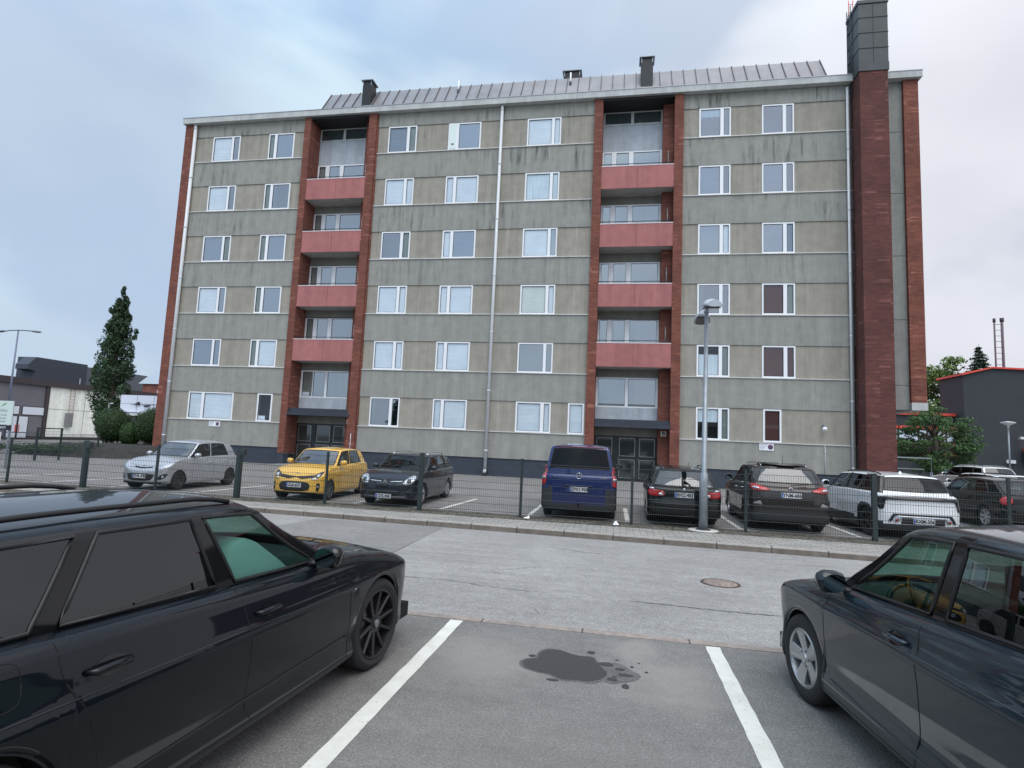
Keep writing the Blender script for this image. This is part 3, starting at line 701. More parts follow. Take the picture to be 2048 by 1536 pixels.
# recesses with balconies
BT = [16.6, 13.44, 10.22, 7.115]; BB = [15.37, 12.2, 9.015, 5.885]
bal_n = 0
for off in (0.0, -17.1):
    xl, xr, yb = -1.1 + off, 2.64 + off, 1.0
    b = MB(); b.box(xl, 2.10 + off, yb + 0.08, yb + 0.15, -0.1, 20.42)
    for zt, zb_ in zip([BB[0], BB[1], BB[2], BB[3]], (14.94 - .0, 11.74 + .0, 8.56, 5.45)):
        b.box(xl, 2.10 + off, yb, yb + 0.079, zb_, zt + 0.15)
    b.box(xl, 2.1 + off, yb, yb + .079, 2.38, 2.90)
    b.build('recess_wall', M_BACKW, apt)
    pier(2.10 + off, 2.64 + off, 0.55, 1.15, 0.0)
    # dark soffit under the roof
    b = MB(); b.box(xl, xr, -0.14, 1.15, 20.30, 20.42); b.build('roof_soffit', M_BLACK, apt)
    # top storey: strip window, panel
    window(-1.1 + off, 2.10 + off, 19.50, 20.29, [(-1.0 + off, 0.40 + off, 'KS'), (0.56 + off, 2.0 + off, 'KS')], yb, fr=M_FASCIA)
    b = MB()
    for i in range(1): b.box(-1.1 + off, 2.1 + off, yb + 0.01, yb + 0.08, 17.99, 19.49)
    for i in (1, 2, 3): b.box(lerp(-1.1, 2.1, i / 4) + off - .006, lerp(-1.1, 2.1, i / 4) + off + .006, yb + 0.004, yb + 0.01, 17.99, 19.49)
    b.build('infill_panel', M_PANEL, apt)
    for i in range(4):
        zt, zb_ = BT[i], BB[i]; ztop = 17.985 if i == 0 else zt + 1.49
        L = off < 0
        st = (['N', 'M2', 'MS'] if L else [['S', 'S', 'S'], ['S', 'S', 'S'], ['K', 'S', 'S'], ['K', 'K', 'K']][i])
        if L: st = [['N', 'S', 'S'], ['N', 'S', 'S'], ['N', 'S', 'S'], ['N', 'S', 'S']][i]
        window(-1.1 + off, 2.10 + off, zb_ + 0.16, ztop, [(-1.0 + off, -0.60 + off, st[0]), (-0.34 + off, 0.33 + off, st[1]), (0.58 + off, 1.98 + off, st[2])], yb)
        # balcony: slab, two-panel parapet, cap, rail
        bal = MB(); bal.box(xl + .004, xr - .004, -0.085, yb - .002, zb_, zb_ + 0.16)
        slab = bal.build('balcony', M_SOFFIT, apt)
        p = MB(); mid = (xl + xr) / 2
        p.box(xl + .006, mid - .008, -0.125, -0.088, zb_ - 0.01, zt - .03); p.box(mid + .008, xr - .006, -0.125, -0.088, zb_ - 0.01, zt - .03); p.box(xl + .006, xr - .006, -0.086, -0.055, zb_ + .162, zt - .03)
        p.build('parapet', M_BALC, slab)
        p = MB(); p.box(xl + .002, xr - .002, -0.14, -0.03, zt - .03, zt + .015); p.build('parapet_cap', mat('cap_pink', (0.66, 0.56, 0.57), .5), slab)
        p = MB(); p.tube([(xl, -.05, zt + .13), (xr, -.05, zt + .13)], 0.02, 6)
        for x in (xl + .5, mid, xr - .5): p.tube([(x, -.05, zt), (x, -.05, zt + .13)], 0.012, 6)
        p.build('railing', M_RAIL, slab)
        p = MB(); p.tube([(xr - .27, 0.25, zt), (xr - .27, 0.25, zt + .93)], 0.022, 6)
        p.tube([(xr - .27, 0.25, zt), (xr - .27, 0.25, zb_ + .17)], 0.022, 6)
        p.build('drain_pipe', M_GALV, slab)
    # stair window above the entrance, panel, canopy
    window(-1.1 + off, 2.10 + off, 3.87, 5.45, [(-0.98 + off, 0.42 + off, 'K'), (0.58 + off, 1.98 + off, 'K')] if off == 0 else [(-0.98 + off, -0.35 + off, 'N'), (-0.30 + off, 0.42 + off, 'S'), (0.58 + off, 1.98 + off, 'S')], yb)
    b = MB(); b.box(-1.1 + off, 2.1 + off, yb + .005, yb + .08, 3.2, 3.865); b.build('infill_panel', M_PANEL, apt)
    b = MB(); b.box(xl + .01, xr + .02, -0.02, yb - .003, 2.99, 3.20); b.box(xl + .01, xr + .02, -0.20, yb - .006, 2.79, 2.95); b.box(xl + .02, xr, -0.10, yb - .009, 2.95, 2.99)
    b.build('canopy', M_CANOPY, apt)
    # entrance: fixed light and two leaves
    for j, (a, c) in enumerate(((-1.08, -0.08), (0.10, 1.09), (1.12, 2.08))):
        b = MB(); a += off; c += off
        b.box(a, c, yb + .01, yb + .07, 0.02, 2.37)
        d = b.build('entrance_door', M_DOOR, apt)
        b = MB()
        for (z0, z1) in ((1.34, 2.28), (0.22, 1.18)):
            t = .028; a2, c2 = a + .09, c - .09
            for q in ((a2, a2 + t, z0, z1), (c2 - t, c2, z0, z1), (a2 + t, c2 - t, z0, z0 + t), (a2 + t, c2 - t, z1 - t, z1)): b.box(q[0], q[1], yb - .012, yb + .009, q[2], q[3])
        b.build('door_frame', M_DTRIM, d)
        b = MB()
        for (z0, z1) in ((1.37, 2.25), (0.25, 1.15)): b.box(a + .12, c - .12, yb, yb + .008, z0, z1)
        b.build('door_glass', mat('door_glass', (0.03, 0.036, 0.036), 0.04, spec=1.0), d)
        if j: 
            b = MB(); b.tube([(a + .05, yb - .05, 1.0), (a + .05, yb - .05, 1.3)], .012, 6); b.build('door_handle', M_DTRIM, d)
    b = MB(); b.box(-0.075 + off, 0.095 + off, yb - .01, yb + .07, 0.0, 2.37); b.build('door_post', M_DOOR, apt)
    b = MB(); b.box(xl - .2, xr + .2, -1.4, 1.0, -0.2, 0.06); b.build('entrance_step', mat('step_concrete', (0.28, 0.27, 0.26), .9, var=.1), apt)
# fascia and roofs
b = MB(); b.box(-26.74, 11.19, -0.32, 0.2, 20.43, 20.76); b.box(12.47, 14.28, -0.32, 0.2, 20.43, 20.76)
b.build('fascia', M_FASCIA, apt)
b = MB(); b.box(-26.76, 11.19, -0.34, 0.3, 20.762, 20.80); b.box(12.47, 14.30, -0.34, 0.3, 20.762, 20.80)
b.build('roof_edge_trim', mat('roof_edge', (0.33, 0.34, 0.35), .4, .4), apt)
b = MB(); b.box(-26.7, 14.2, 0.305, 12.3, 20.43, 20.74); b.build('flat_roof', M_VENT, apt)
yF, zF, yR, zR = 0.12, 20.80, 1.40, 22.78
b = MB(); b.prism([(yF, zF - .05), (yF, zF), (yR, zR), (6.5, 24.1), (11.9, zF), (11.9, zF - .05)], -17.9, 10.2, 'x')
rf = b.build('pitched_roof', M_ROOF, apt)
b = MB(); x = -17.9
while x < 10.21:
    v = [(x - .018, yF, zF), (x + .018, yF, zF), (x + .018, yF - .03, zF + .045), (x - .018, yF - .03, zF + .045), (x - .018, yR, zR), (x + .018, yR, zR), (x + .018, yR - .03, zR + .045), (x - .018, yR - .03, zR + .045)]
    b.add(v, [(0, 1, 2, 3), (7, 6, 5, 4), (3, 2, 6, 7), (0, 3, 7, 4), (1, 5, 6, 2)]); x += 0.6385
b.build('roof_seam', mat('roof_seam_dark', (0.075, 0.062, 0.07), .5, .3), rf)
b = MB(); b.box(-17.9, 10.2, -0.02, 0.118, 20.80, 20.85); b.build('eaves_gutter', M_VENT, rf)
def roof_chimney(x0, x1, y0, y1, z0, z1, cap=0.09):
    b = MB(); b.box(x0, x1, y0, y1, z0, z1 - .06); c = b.build('chimney', M_VENT, rf)
    b = MB(); b.box(x0 - cap, x1 + cap, y0 - cap, y1 + cap, z1 - .05, z1); b.build('chimney_cap', M_GALV, c)
    b = MB()
    for x in (x0 + .03, x1 - .03): b.box(x - .02, x + .02, y0 - .02, y0, z1 - .35, z1 - .05)
    b.build('cap_bracket', M_GALV, c)
roof_chimney(-15.42, -14.86, 0.5, 1.15, 21.0, 22.98); roof_chimney(0.86, 1.50, 0.5, 1.15, 21.0, 23.12)
roof_chimney(-3.58, -2.62, 2.5, 3.3, 22.8, 24.02)
for px in (-9.62, -3.03):
    b = MB(); b.tube([(px, 1.0, 22.05), (px, 1.0, 22.85)], .045, 10); v = b.build('vent_pipe', M_WHITE, rf)
    b = MB(); b.tube([(px, 1.0, 21.9), (px, 1.0, 22.3)], [.12, .06], 10); b.build('pipe_collar', M_VENT, v)
# big brick chimney stack at the right corner, sheet metal head
b = MB(); b.box(11.2, 12.45, -1.0, 0.34, -0.2, 20.48); st = b.build('chimney_stack', M_BRICKD, apt)
b = MB(); b.box(11.17, 12.48, -1.03, 0.36, 20.481, 23.95); b.box(11.15, 12.50, -1.045, 0.375, 20.44, 20.86)
b.box(11.13, 12.52, -1.07, 0.40, 23.95, 24.12)
hd = b.build('stack_head', M_CAPM, st)
b = MB()
for z in (21.6, 22.4, 23.2): b.box(11.15, 12.50, -1.05, 0.372, z, z + .018)
b.box(11.82, 11.84, -1.042, -1.03, 20.87, 23.94)
b.build('head_seam', M_VENT, hd)
b = MB(); b.tube([(11.12, -0.25, 19.6), (11.12, -0.25, 24.5)], .025, 6); b.tube([(11.12, 0.2, 19.6), (11.12, 0.2, 24.5)], .025, 6)
for i in range(14): b.tube([(11.12, -.25, 19.9 + i * .33), (11.12, .2, 19.9 + i * .33)], .014, 5)
b.build('stack_ladder', M_RAIL, st)
b = MB(); b.tube([(11.25, 0.3, 24.1), (11.25, 0.3, 25.2)], .02, 6); b.tube([(11.45, 0.3, 24.1), (11.45, 0.3, 25.2)], .02, 6); b.tube([(11.25, .3, 25.0), (11.45, .3, 25.0)], .015, 5)
b.build('antenna_rod', M_RED, st)
# overhanging end bay
b = MB(); b.box(12.46, 13.55, 0.06, 0.30, 4.12, 20.42); b.box(12.46, 14.1, 0.31, 12.0, 4.12, 4.3); eb = b.build('end_bay_wall', m_concrete('end_bay_concrete', (0.235, 0.24, 0.225), .3), apt)
b = MB()
for z in SILL + [4.3 + .0]: b.box(12.47, 13.54, 0.052, 0.06, z - .2, z - .185)
b.build('panel_joint', M_VENT, eb)
pier(13.50, 14.16, -0.12, 12.0, 4.46, 20.42)
b = MB(); b.box(13.50, 14.18, -0.14, 12.02, 4.10, 4.455); b.build('bay_foot', M_FASCIA, apt)
# downpipes and conduits
def pipe(x, r, z0, z1, m, y=-0.12, foot=True, nm='downpipe'):
    b = MB(); b.tube([(x, y, z0), (x, y, z1)], r, 12)
    z = z0 + 1.0
    while z < z1: b.tube([(x, y, z), (x, y, z + .07)], r + .012, 12); z += 3.14
    if foot: b.tube([(x, y, z0 + .02), (x, y - .14, z0 - .10)], r, 12)
    return b.build(nm, m, apt)
pipe(-25.96, .10, 0.3, 20.42, M_PIPE); pipe(-6.66, .085, 0.28, 20.42, M_PIPE); pipe(10.96, .06, 0.25, 20.2, M_PIPE)
b = MB(); b.box(-6.78, -6.54, -.24, -.0, -.02, .22); b.build('pipe_foot', M_BLACK, apt)
pipe(11.12, .03, 0.3, 20.42, M_BLACK, -.1, False, 'conduit'); pipe(9.78, .016, 0.95, 2.32, M_PIPE, -.03, False, 'conduit'); pipe(-14.25, .016, .6, 1.9, M_PIPE, -.18, False, 'conduit')

# things fixed to the facade
def house_letter(x, z, ch, lab):
    t = thing('house_letter_sign', lab, 'sign', (x, 0.54, z))
    b = MB(); b.box(-.14, .14, -.04, 0, -.14, .14); b.build('lamp_box', mat('sign_cream', (.62, .60, .54), .5), t, bevel=.02)
    b = MB(); put_text(b, ch, .26, Matrix.Translation((0, -.043, 0)) @ FACE_CAM, bold=.006); b.build('lettering', M_BLACK, t, fixn=False)
house_letter(-14.78, 2.55, 'A', 'small pale square sign with letter beside the left entrance')
house_letter(2.38, 2.57, 'B', 'small pale square sign with letter beside the right entrance')
def park_sign(x, z, w, h, lab):
    t = thing('no_parking_sign', lab, 'sign', (x, -0.02, z))
    b = MB(); b.box(-w / 2, w / 2, -.012, 0.0, -h / 2, h / 2); b.build('sign_plate', M_SIGNW, t)
    b = MB(); b.box(-w / 2 + .0, w / 2, -.016, -.013, h / 2 - .02, h / 2 - .012)
    for i, tx in enumerate(('Yksityisalue', 'Pysakointi', 'kielletty', 'Hinaus')): put_text(b, tx, h * .22, Matrix.Translation((-w * .45, -.015, h * (.32 - i * .2))) @ FACE_CAM, align='LEFT')
    b.build('lettering', M_SIGNT, t, fixn=False)
    b = MB(); b.lathe([(0.0001, -.016), (h * .36, -.016), (h * .36, -.012)], 28, 'y', (w * .27, 0, 0)); d = b.build('symbol_disc', mat('symbol_red', (.20, .05, .07), .5), t)
    b = MB(); b.lathe([(0.0001, -.018), (h * .26, -.018)], 28, 'y', (w * .27, 0, 0)); b.build('symbol_centre', mat('symbol_blue', (.06, .07, .16), .5), d)
    b = MB(); b.prism([(w * .27 - h * .2, h * .15), (w * .27 - h * .15, h * .2), (w * .27 + h * .2, -h * .15), (w * .27 + h * .15, -h * .2)], -.021, -.0185, 'y'); b.build('symbol_bar', mat('symbol_red'), d)
park_sign(-22.78, 2.11, .72, .30, 'white no parking sign on the wall above the silver car')
park_sign(7.17, 2.12, .66, .34, 'white no parking sign on the wall under the brown window')
t = thing('wall_lamp', 'small round white wall lamp on a bracket near the brick chimney', 'lamp', (9.72, -.02, 3.1))
b = MB(); b.tube([(0, 0, .14), (0, -.16, .16), (0, -.2, .08)], .02, 8); b.box(-.05, .05, -.02, 0.02, .07, .2); b.build('bracket', M_GALV, t)
b = MB(); b.lathe([(0.0001, -.13), (.07, -.11), (.11, -.05), (.115, 0.0), (.07, .06), (0.0001, .08)], 20, 'z', (0, -.2, 0)); b.build('lamp_globe', M_WHITE, t)

# ------------------------------------------------------------------ fence along the far lot
def fence_run(name, label, posts, tops, panel_z=(0.10, 1.22), boxes=(), pw=0.06, thick=()):
    t = thing(name, label, 'fence', (posts[0][0], posts[0][1], 0))
    L = Vector((posts[0][0], posts[0][1], 0))
    for i, (x, y) in enumerate(posts):
        b = MB(); w = 0.05 if i in thick else pw / 2; h = tops[i]
        b.box(x - w, x + w, y - w * 0.8, y + w * 0.8, -0.1, h); b.box(x - w - .004, x + w + .004, y - w * .8 - .004, y + w * .8 + .004, h, h + .012)
        p = b.build('post', M_FENCE, t, local=L)
        if i in boxes:
            b = MB(); b.box(x + w, x + w + .13, y - .06, y + .06, h - .2, h - .015); b.build('latch_box', M_FENCE, p, local=L, bevel=.01)
            b = MB(); b.box(x + w, x + w + .06, y - .03, y + .03, 0.02, h - .21); b.build('gate_stile', M_FENCE, p, local=L)
    for i in range(len(posts) - 1):
        (x0, y0), (x1, y1) = posts[i], posts[i + 1]
        d = Vector((x1 - x0, y1 - y0, 0)); n = int(d.length / 0.05); b = MB(); zt = min(tops[i], tops[i + 1]) - 0.06; r = 0.0023
        for k in range(1, n):
            q = Vector((x0, y0, 0)) + d * (k / n) + Vector((0, -0.04, 0)); b.box(q.x - r, q.x + r, q.y - r, q.y + r, 0.09, zt)
        m = int((zt - .1) / 0.19) + 1
        for k in range(m + 1):
            z = 0.11 + k * (zt - .13) / m
            for oy in (-0.033, -0.047): b.tube([(x0, y0 + oy, z), (x1, y1 + oy, z)], 0.0042, 4, caps=False)
        b.build('mesh_panel', M_FENCE, t, local=L)
    return t
px = [-25.0, -22.4, -19.8, -17.25, -14.69, -12.35, -9.88, -7.32, -4.77, -2.22, 0.41, 2.93, 5.58, 8.2, 10.8, 13.4]
fence_run('mesh_fence', 'long dark wire mesh fence between the sidewalk and the far parked cars', [(x, -15.66 + (0.06 if x > 6 else 0)) for x in px],
          [1.25, 1.25, 1.26, 1.27, 1.30, 1.30, 1.33, 1.33, 1.42, 1.40, 1.38, 1.40, 1.45, 1.5, 1.5, 1.5], boxes=(4, 6), thick=(4, 6, 8, 12))
# side fence with gate frame on the left
sp_ = [(-26.30, -14.5), (-26.30, -12.0), (-26.28, -9.7), (-26.28, -7.3)]
fence_run('mesh_fence', 'wire mesh side fence with a gate frame at the left end of the car park', sp_ + [(-26.24, -6.15), (-27.9, -2.5)], [1.35, 1.35, 1.35, 1.45, 1.45, 1.3], pw=.07)
g = thing('gate_frame', 'dark square steel gate frame standing at the left car park edge', 'gate', (-26.3, -7.0, 0))
b = MB()
for z in (0.25, 1.02, 1.46): b.box(.03, .08, -.28, .82, z, z + .05)
b.build('crossbar', M_FENCE, g)
b = MB(); b.box(.02, .09, -.34, -.28, 0, 1.52); b.box(.02, .09, .82, .88, 0, 1.52); b.build('gate_post', M_FENCE, g)

# street lamp in front of the fence
def lamp_head(t, loc, yaw, s=1.0):
    b = MB(); n = 9; pts = []
    M = Matrix.Translation(loc) @ Matrix.Rotation(yaw, 4, 'Z') @ Matrix.Rotation(radians(10), 4, 'X')
    rings = []
    for i in range(n):
        u = i / (n - 1); y = -0.62 * u * s; w = (0.07 + 0.125 * sin(min(1, u * 1.25) * pi / 2)) * (1 if u < .85 else 1 - (u - .85) * 2.2) * s; h = (0.05 + .09 * sin(pi * min(1, u + .15) * .8)) * s
        rings.append([M @ Vector((w * cos(a), y, (h if sin(a) > 0 else .035 * s) * sin(a))) for a in [2 * pi * k / 16 for k in range(16)]])
    vs = [p for r in rings for p in r]
    fs = [(i * 16 + k, i * 16 + (k + 1) % 16, (i + 1) * 16 + (k + 1) % 16, (i + 1) * 16 + k) for i in range(n - 1) for k in range(16)]
    b.add(vs, fs, None, True); b.add(rings[0], [list(range(16))]); b.add(rings[-1], [list(range(16))])
    h_ = b.build('lamp_head', mat('lamp_shell', (0.50, 0.53, 0.58), .35, var=.05), t)
    b = MB(); b.add([M @ Vector(p) for p in ((-.14 * s, -.12 * s, -.038 * s), (.14 * s, -.12 * s, -.038 * s), (.15 * s, -.56 * s, -.038 * s), (-.15 * s, -.56 * s, -.038 * s), (-.12 * s, -.14 * s, -.06 * s), (.12 * s, -.14 * s, -.06 * s), (.13 * s, -.52 * s, -.06 * s), (-.13 * s, -.52 * s, -.06 * s))], [(0, 1, 5, 4), (1, 2, 6, 5), (2, 3, 7, 6), (3, 0, 4, 7), (4, 5, 6, 7)])
    b.build('lamp_lens', mat('lamp_lens_dark', (0.05, 0.05, 0.05), .2), h_)
lp = thing('street_lamp', 'tall galvanised street lamp with two flat heads on the sidewalk by the fence', 'street lamp', (1.99, -15.82, 0.02))
b = MB(); b.tube([(0, 0, 0), (0, 0, 1.25), (0.005, 0, 1.3), (0.03, 0, 5.02)], [.098, .095, .062, .042], 18); b.build('pole', M_GALV, lp)
b = MB(); b.lathe([(0.0001, .03), (.15, .03), (.17, 0.0)], 24); b.build('base_plate', mat('base_dark', (.04, .04, .045), .6), lp)
b = MB(); b.lathe([(.13, .012), (.31, .012), (.33, 0.0)], 32); b.build('base_ring', mat('ring_concrete', (.50, .49, .46), .9, var=.2, vscale=9), lp)
b = MB(); b.box(-.03, .035, -.1, -.09, .75, 1.1); b.build('service_door', M_GALV, lp)
b = MB(); b.tube([(0.03, 0, 4.98), (0.03, 0, 5.08)], .05, 12); b.tube([(0.03, -.16, 5.12), (0.03, 0, 5.04), (0.0, .2, 5.06)], .03, 8); b.build('bracket', M_GALV, lp)
lamp_head(lp, (0.045, -0.05, 5.12), radians(4), 1.12); lamp_head(lp, (-0.02, 0.10, 5.0), radians(176), 1.05)
M_POLE_L = mat('pole_blue_grey', (0.15, 0.17, 0.24), .5, .3)
lp2 = thing('street_lamp', 'thin double armed street lamp standing before the low grey building', 'street lamp', (-54.9, 13.9, 0))
b = MB(); b.tube([(0, 0, 0), (0, 0, 10.1)], [.11, .06], 10); b.tube([(-1.9, 0, 9.95), (-1.0, 0, 10.12), (0, 0, 10.15), (1.0, 0, 10.12), (1.9, 0, 10.05)], .05, 8); b.build('pole', M_POLE_L, lp2)
for sx in (-1, 1):
    b = MB(); b.tube([(sx * 1.45, 0, 10.08), (sx * 1.7, 0, 10.05), (sx * 2.3, 0, 10.0), (sx * 2.6, 0, 10.0)], [.05, .15, .17, .05], 10, flat=.55); b.build('lamp_head', mat('lamp_head_brown', (.13, .12, .13), .5), lp2)
lp3 = thing('street_lamp', 'short grey post top lamp before the dark grey building', 'street lamp', (29.3, 20, 0))
b = MB(); b.tube([(0, 0, 0), (0, 0, 4.6)], [.07, .05], 10); b.build('pole', M_GALV, lp3)
b = MB(); b.lathe([(.05, 4.55), (.1, 4.75), (.46, 4.92), (.48, 4.98), (0.0001, 5.06)], 20); b.build('lamp_head', M_PIPE, lp3)

# info signs at the left edge
si = thing('info_sign', 'pale green information board on a post at the left edge', 'sign', (-22.3, -12.0, 0))
b = MB(); b.box(.30, .36, -.02, .04, 0, 2.4); b.box(-.50, -.44, -.02, .04, 0, 2.4); b.build('post', M_GALV, si)
b = MB(); b.box(-.6, .42, -.05, -.021, 1.62, 2.50); p = b.build('sign_board', mat('board_green_white', (.58, .68, .64), .5), si)
b = MB(); b.prism([(-.12, 2.28), (.10, 2.38), (.12, 2.42), (.02, 2.40)], -.056, -.051); b.build('leaf_logo', mat('leaf_green', (.12, .28, .10), .5), p)
b = MB()
put_text(b, 'Asukas', .17, Matrix.Translation((-.05, -.053, 2.15)) @ FACE_CAM)
for i, tx in enumerate(('Vain luvalla', 'Pysakointi', 'asukkaille')): put_text(b, tx, .11, Matrix.Translation((-.05, -.053, 1.98 - i * .12)) @ FACE_CAM)
b.build('lettering', M_SIGNT, p, fixn=False)
b = MB(); b.box(-.62, .40, -.054, -.02, 1.42, 1.60); q = b.build('black_strip', M_BLACK, si)
b = MB(); put_text(b, 'PYSAKOINTI', .13, Matrix.Translation((-.15, -.056, 1.51)) @ FACE_CAM); b.build('lettering', M_SIGNW, q, fixn=False)
si2 = thing('tow_away_sign', 'white sign with black pictogram below the green board', 'sign', (-22.55, -12.05, 0))
b = MB(); b.box(-.25, -.2, .0, .05, 0, 1.3); b.build('post', M_GALV, si2)
b = MB(); b.box(-.45, .30, -.04, 0, .72, 1.34); p = b.build('sign_board', M_SIGNW, si2)
b = MB(); b.prism([(-.12, 1.0), (.10, 1.0), (.12, 1.06), (.05, 1.08), (.0, 1.12), (-.04, 1.12), (-.06, 1.2), (-.08, 1.2), (-.08, 1.07), (-.12, 1.06)], -.045, -.041); b.prism([(-.14, .84), (.06, .84), (.06, .9), (-.14, .9)], -.045, -.041); b.prism([(-.4, 1.26), (.25, 1.26), (.25, 1.29), (-.4, 1.29)], -.045, -.041)
b.build('pictogram', M_BLACK, p)

# ------------------------------------------------------------------ other buildings
def building(name, lab, loc): return thing(name, lab, 'building', loc)
# low commercial hall, left; its long face looks towards +X
HX = -56.7
M_HG = mat('hall_grey_panel', (0.17, 0.17, 0.19), .8, var=.08, vscale=.6); M_HW = m_concrete('hall_white_wall', (0.93, 0.96, 0.88), .0, .02)
M_HB = mat('hall_fascia_dark', (0.055, 0.045, 0.05), .6)
hall = building('commercial_hall', 'long low hall of grey and white wall panels left of the tall tree', (HX, 20, 0))
hl = (HX, 20, 0)
b = MB(); b.box(HX - 25, HX, -40, 18.75, 0.3, 5.35); b.build('grey_wall', M_HG, hall, local=hl)
b = MB(); b.box(HX - 25, HX, 19.15, 38, 0.3, 5.35); w_ = b.build('white_wall', M_HW, hall, local=hl)
b = MB()
for y in (23.2, 27.4, 31.6): b.box(HX, HX + .01, y, y + .03, .3, 5.3)
b.box(HX, HX + .012, 19.15, 38, 3.1, 3.13); b.build('panel_joint', M_HB, w_, local=hl)
b = MB(); b.box(HX - 25, HX + .12, 18.752, 19.148, 0, 5.35); b.build('corner_pillar', M_HB, hall, local=hl)
b = MB(); b.box(HX - 25, HX + .25, -40.1, 38.1, 5.36, 5.95); b.build('fascia', M_HB, hall, local=hl)
b = MB(); b.box(HX - 24.9, HX - .02, -40, 38, -.1, .29); b.build('base', M_HB, hall, local=hl)
M_HWIN = mat('hall_window_white', (0.72, 0.78, 0.86), .3)
for y0 in (3.2, 5.9, 8.6, 11.4, 14.1, 16.6):
    b = MB(); b.box(HX, HX + .05, y0, y0 + 2.3, 2.35, 3.25); f = b.build('window_frame', M_HB, hall, local=hl)
    b = MB(); b.box(HX + .051, HX + .06, y0 + .08, y0 + 2.22, 2.43, 3.17); b.build('window_panel', M_HWIN, f, local=hl)
for y0 in (15.3, 16.35):
    b = MB(); b.box(HX, HX + .05, y0, y0 + 1.0, 0.12, 2.25); f = b.build('door', M_HB, hall, local=hl)
    b = MB(); b.box(HX + .051, HX + .06, y0 + .08, y0 + .92, 0.7, 2.2); b.box(HX + .051, HX + .06, y0 + .08, y0 + .92, 0.18, .62); b.build('door_panel', M_HWIN, f, local=hl)
    b = MB(); b.box(HX + .06, HX + .12, y0 + (.84 if y0 < 16 else .1), y0 + (.88 if y0 < 16 else .14), .7, 1.4); b.build('door_handle', M_RED, f, local=hl)
b = MB()
for y in (21.35, 21.85): b.box(HX + .1, HX + .15, y, y + .04, 1.6, 5.9)
z = 2.9
while z < 5.8: b.box(HX + .11, HX + .14, 21.35, 21.89, z, z + .03); z += .33
b.build('wall_ladder', mat('ladder_rust', (.40, .28, .25), .7), hall, local=hl)
b = MB(); b.box(HX, HX + .35, 21.1, 21.75, 1.35, 2.8); b.build('wall_cabinet', mat('cabinet_grey', (.22, .23, .23), .6), hall, local=hl)
ub = building('dark_upper_building', 'dark blue grey clad block rising behind the low white hall', (-80, 40, 0)); ul = (-80, 40, 0)
b = MB(); b.box(-78, -75, 32.6, 40.0, 0, 10.2); b.build('wall', mat('upper_dark_cladding', (.045, .055, .075), .7), ub, local=ul)
b = MB(); b.box(-78, -75.2, 40.01, 55, 0, 9.9); b.build('wall', mat('upper_grey_cladding', (.12, .13, .155), .7), ub, local=ul)
b = MB(); b.prism([(32.59, 10.2), (31.6, 9.1), (31.6, 8.5), (32.59, 8.35)], -77, -75, 'x'); b.build('eave', mat('upper_dark_cladding'), ub, local=ul)
b = MB()
for y in (39.0, 41.0):
    for z in (6.6, 7.4): b.box(-75, -74.9, y, y + .07, 5.9, 8.1)
b.box(-75, -74.9, 39.0, 41.0, 6.6, 6.67); b.build('roof_rail', M_PIPE, ub, local=ul)
rb2 = building('red_brick_house', 'red brick house with pale metal roof far behind the round shrubs', (-60, 40, 0)); rl = (-60, 40, 0)
b = MB(); b.box(-65.5, -45, 40, 52, 0, 7.7); b.build('wall', M_BRICKF, rb2, local=rl)
b = MB(); b.prism([(39.7, 7.7), (42.5, 9.9), (49, 9.9), (52.3, 7.7)], -66, -44.5, 'x'); b.build('roof', mat('pale_metal_roof', (.36, .42, .47), .5, .2), rb2, local=rl)
b = MB(); b.box(-63.1, -62.4, 39.95, 40, 5.3, 6.9); f = b.build('window_frame', M_WHITE, rb2, local=rl)
b = MB(); b.box(-63.0, -62.5, 39.93, 39.949, 5.4, 6.8); b.build('pane', mat('dark_pane', (.03, .035, .04), .05), f, local=rl)
pb = building('low_panel_building', 'low building faced with white square panels behind the round shrubs', (-33, 6, 0)); pl_ = (-33, 6, 0)
b = MB(); b.box(-35.1, -27.0, 6.02, 14, 0, 2.7); b.build('wall', mat('low_wall_grey', (.20, .20, .19), .8, var=.1), pb, local=pl_)
for i in range(6):
    for j in range(2):
        b = MB(); b.box(-35.1 + i * 1.38, -35.1 + i * 1.38 + 1.34, 5.92, 6.0, 2.75 + j * .62, 2.75 + j * .62 + .6); b.build('wall_panel', mat('panel_white', (.70, .74, .84), .5), pb, local=pl_)
b = MB(); b.box(-35.14, -26.9, 6.001, 14, 2.72, 4.0); b.build('parapet_core', M_HB, pb, local=pl_)
b = MB(); b.box(-35.4, -27, 5.5, 6.0, 2.50, 2.68); b.build('canopy', M_PIPE, pb, local=pl_)
b = MB(); b.tube([(-35.5, 5.4, 0), (-35.5, 5.4, 3.3), (-35.2, 5.4, 3.3)], .05, 6); b.build('post', M_PIPE, pb, local=pl_)
b = MB(); b.prism([(-33.9, 3.3), (-33.5, 3.5), (-33.45, 3.28)], 5.80, 5.9); b.prism([(-33.1, 3.25), (-32.6, 3.3), (-32.7, 3.2), (-33.0, 3.15)], 5.80, 5.9); b.tube([(-34.2, 5.85, 3.3), (-32.0, 5.85, 3.32)], .015, 5)
b.build('facade_figure', M_BLACK, pb, local=pl_)

